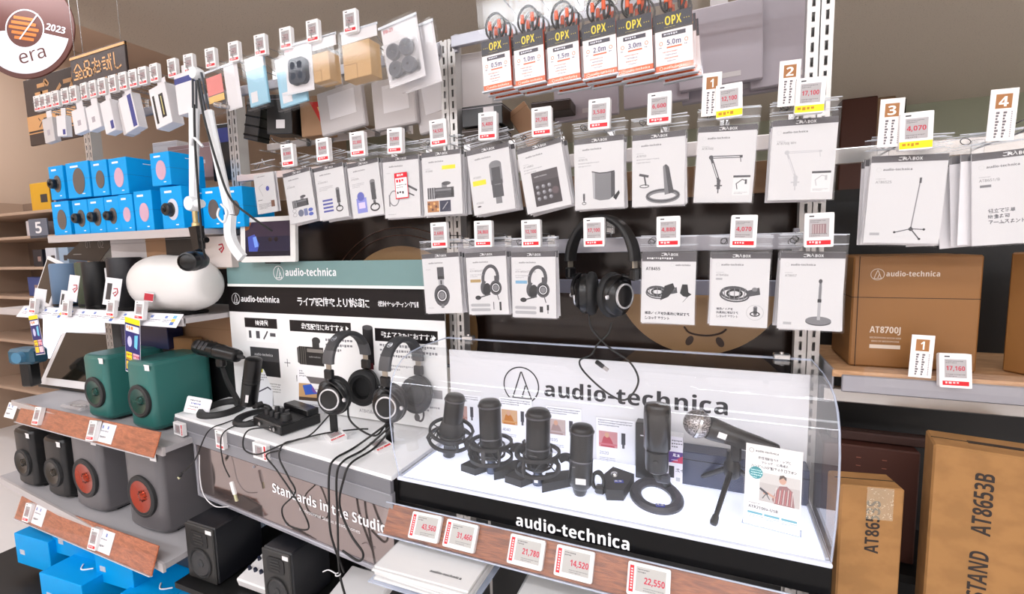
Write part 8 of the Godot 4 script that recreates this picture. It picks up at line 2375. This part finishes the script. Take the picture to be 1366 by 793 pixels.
func build_far_shop() -> void:
	# hanging signs at the upper left
	var brown := mat("sign_brown", Color(0.19, 0.135, 0.125), 0.5)
	var tan_ := mat("sign_tan", Color(0.83, 0.62, 0.4), 0.5)
	var pale := mat("sign_pale", Color(0.82, 0.81, 0.84), 0.5)
	var rust := mat("sign_rust", Color(0.31, 0.13, 0.09), 0.5)
	var orange := mat("sign_orange", Color(0.72, 0.4, 0.12), 0.5)
	var wire := mat("hook_steel", Color(0.72, 0.72, 0.72), 0.22, 0.85)
	var t := thing("hanging_sign", "dark hanging sign board with tan Japanese lettering, right of the round sign", "sign", Vector3(-2.875, 2.37, -0.3))
	obj("board", bx(Vector3(0.47, 0.34, 0.012), 0.002), brown, t)
	obj("top_bar", mb().box(Vector3(0.47, 0.012, 0.014), Vector3(0, 0.157, 0.001)).done(), tan_, t)
	obj("lettering", kana("全品お試し", 0.082, 0.1, 1.03), tan_, t, Vector3(-0.215, 0.048, 0.0066))
	obj("lettering", kana("できます", 0.082, 0.1, 1.03), tan_, t, Vector3(-0.15, -0.055, 0.0066))
	for s in [-0.2, 0.2]:
		obj("hang_wire", mb().tube([Vector3(s, 0.17, 0), Vector3(s, 0.62, 0)], 0.0012, 5).done(), wire, t)
	t = thing("hanging_sign", "dark hanging sign board with a tan band, behind the round sign", "sign", Vector3(-3.5, 2.37, -0.4))
	obj("board", bx(Vector3(0.66, 0.38, 0.012), 0.002), brown, t)
	obj("tan_band", mb().box(Vector3(0.66, 0.085, 0.014), Vector3(0, -0.065, 0.0005)).done(), tan_, t)
	obj("tan_line", mb().box(Vector3(0.66, 0.006, 0.014), Vector3(0, -0.122, 0.0005)).done(), tan_, t)
	obj("lettering", kana("ディオ", 0.15, 0.15, 1.02), tan_, t, Vector3(-0.21, 0.01, 0.0066))
	obj("lettering", kana("ンプ・スピ", 0.06, 0.13, 1.02), brown, t, Vector3(-0.21, -0.095, 0.0078))
	for s in [-0.3, 0.3]:
		obj("hang_wire", mb().tube([Vector3(s, 0.19, 0), Vector3(s, 1.29 if s < 0 else 0.66, 0)], 0.0012, 5).done(), wire, t)
	t = thing("round_sign", "large round brown and white hanging sign with an orange striped emblem", "sign", Vector3(-3.357, 2.702, -0.234), "", rot(-5, 23, 0).scaled(Vector3(0.545, 0.545, 0.545)))
	var arc := func(r0: float, r1: float, a0: float, a1: float) -> PackedVector2Array:
		var o := PackedVector2Array()
		for i in 37:
			o.append(Vector2(r1, 0).rotated(deg_to_rad(lerpf(a0, a1, i / 36.0))))
		for i in 37:
			o.append(Vector2(r0, 0).rotated(deg_to_rad(lerpf(a1, a0, i / 36.0))))
		return o
	var face := mb().at(Vector3.ZERO, rot(90, 0, 0)).lathe([Vector2(0, 0.006), Vector2(0.472, 0.006), Vector2(0.476, 0.002), Vector2(0.476, -0.008), Vector2(0, -0.008)], 72).done()
	obj("disc", face, rust, t)
	obj("white_band", mb().at(Vector3(0, 0, 0.0075)).prism(arc.call(0.19, 0.43, -176, -14), 0.001).done(), pale, t)
	obj("white_rim", mb().at(Vector3(0, 0, 0.0075)).prism(arc.call(0.176, 0.188, 0, 359.9), 0.001).done(), pale, t)
	for i in 5:
		var w := 0.29 - 0.05 * absf(i - 2.0)
		obj("orange_stripe", mb().at(Vector3(-0.01, 0.1 - i * 0.048, 0.0075), rot(0, 0, -10)).prism(round_rect(w, 0.028, 0.004, 2), 0.001).done(), orange, t)
	obj("white_stripe", mb().at(Vector3(0.04, 0.02, 0.0086), rot(0, 0, 52)).prism(round_rect(0.3, 0.012, 0.002, 2), 0.001).done(), pale, t)
	obj("lettering", lettering("era", 0.13, 0.26, false), rust, t, Vector3(-0.05, -0.34, 0.0082), rot(0, 0, 14))
	obj("lettering", lettering("2023", 0.062, 0.19, true), pale, t, Vector3(0.2, -0.01, 0.0082), rot(0, 0, -15))
	obj("hang_wire", mb().tube([Vector3(0.3, 0.36, 0), Vector3(0.3, 0.55, 0)], 0.0012, 5).done(), wire, t)
	# the shelf unit far behind at the left
	var board := mat("far_board", Color(0.68, 0.58, 0.5), 0.6)
	t = thing("far_shelf_unit", "distant tan shelf unit left of the blue camera boxes", "shelf unit", Vector3(-4.9, 0, -0.95))
	for y in [0.45, 0.85, 1.2, 1.43, 1.66, 1.84]:
		obj("shelf_board", mb().box(Vector3(1.9, 0.02, 0.45), Vector3(0, y, 0.05), 0.002).done(), board, t)
	obj("back", mb().box(Vector3(1.9, 2.0, 0.02), Vector3(0, 1.0, -0.18)).done(), mat("far_back", Color(0.5, 0.42, 0.36), 0.7), t)
	for s in [-0.95, 0.95]:
		obj("side_panel", mb().box(Vector3(0.03, 2.0, 0.45), Vector3(s, 1.0, 0.05)).done(), board, t)
	var stock := [
		["yellow carton with a dark picture on the distant shelf", -4.62, 1.85, 0.26, 0.21, Color(0.82, 0.62, 0.06)], ["black and red carton beside the distant yellow one", -4.44, 1.85, 0.07, 0.18, Color(0.1, 0.07, 0.07)], ["red box at the foot of the distant black one", -4.36, 1.85, 0.06, 0.06, Color(0.6, 0.08, 0.08)], ["white package on the distant middle shelf", -4.8, 1.67, 0.14, 0.12, Color(0.82, 0.8, 0.82)], ["dark blue jar on the distant lower shelf", -4.76, 1.44, 0.13, 0.13, Color(0.07, 0.08, 0.14)], ["white canister box on the distant lower shelf", -4.57, 1.44, 0.14, 0.14, Color(0.8, 0.82, 0.86)], ["pale blue bottle pack on the distant lower shelf", -4.4, 1.44, 0.12, 0.14, Color(0.58, 0.68, 0.78)],
		["blue carton on the lowest distant shelf in view", -4.86, 1.21, 0.18, 0.15, Color(0.2, 0.28, 0.52)], ["orange brown carton on the lowest distant shelf in view", -4.66, 1.21, 0.16, 0.17, Color(0.55, 0.33, 0.2)]]
	for q in stock:
		var o := thing("far_box", q[0], "box", Vector3(q[1], q[2], -0.74))
		obj("body", mb().box(Vector3(q[3], q[4], 0.16), Vector3(0, q[4] / 2, -0.08), 0.003).done(), mat("far_%02x%02x" % [int(q[5].r * 255), int(q[5].b * 255)], q[5], 0.5), o)
		obj("print_patch", mb().box(Vector3(q[3] * 0.35, q[4] * 0.28, 0.002), Vector3(q[3] * 0.2, q[4] * 0.45, 0.0)).done(), mat("far_print", Color(0.2, 0.18, 0.18), 0.6) if q[5].g > 0.3 else mat("far_print_pale", Color(0.6, 0.5, 0.48), 0.6), o)
	t = thing("aisle_sign", "grey aisle sign with a white number 5 on the distant shelf edge", "sign", Vector3(-4.545, 1.72, -0.68))
	obj("board", bx(Vector3(0.25, 0.14, 0.01), 0.002), mat("aisle_grey", Color(0.38, 0.41, 0.47), 0.5), t)
	obj("lettering", lettering("5", 0.08, 0.085, true), mat("ink_white", Color(0.93, 0.93, 0.94), 0.5), t, Vector3(-0.035, -0.035, 0.0056))
	obj("bracket", mb().box(Vector3(0.02, 0.04, 0.02), Vector3(0, 0.0, -0.012)).done(), board, t)
	# pillars and a notice far behind the right bay
	t = thing("far_pillar", "dark brown pillar far behind, right of the number two card", "pillar", Vector3(1.378, 0, -5.3))
	obj("shaft", mb().box(Vector3(0.32, 3.0, 0.5), Vector3(0, 1.5, 0), 0.01).done(), mat("pillar_brown", Color(0.3, 0.14, 0.08), 0.5), t)
	obj("skirting", mb().box(Vector3(0.36, 0.12, 0.54), Vector3(0, 0.06, 0), 0.01).done(), mat("far_print", Color(0.2, 0.18, 0.18), 0.6), t)
	t = thing("far_pillar", "pale tan pillar far behind the number three card", "pillar", Vector3(1.63, 0, -5.35))
	obj("shaft", mb().box(Vector3(0.18, 3.0, 0.4), Vector3(0, 1.5, 0), 0.01).done(), mat("pillar_tan", Color(0.62, 0.5, 0.38), 0.6), t)
	obj("skirting", mb().box(Vector3(0.2, 0.12, 0.44), Vector3(0, 0.06, 0), 0.01).done(), mat("far_print", Color(0.2, 0.18, 0.18), 0.6), t)
	t = thing("far_post", "narrow dark green post far behind the number three card", "post", Vector3(1.81, 0, -5.4))
	obj("shaft", mb().box(Vector3(0.08, 3.0, 0.2), Vector3(0, 1.5, 0), 0.01).done(), mat("post_green", Color(0.12, 0.12, 0.08), 0.6), t)
	obj("skirting", mb().box(Vector3(0.1, 0.12, 0.24), Vector3(0, 0.06, 0), 0.01).done(), mat("far_print", Color(0.2, 0.18, 0.18), 0.6), t)
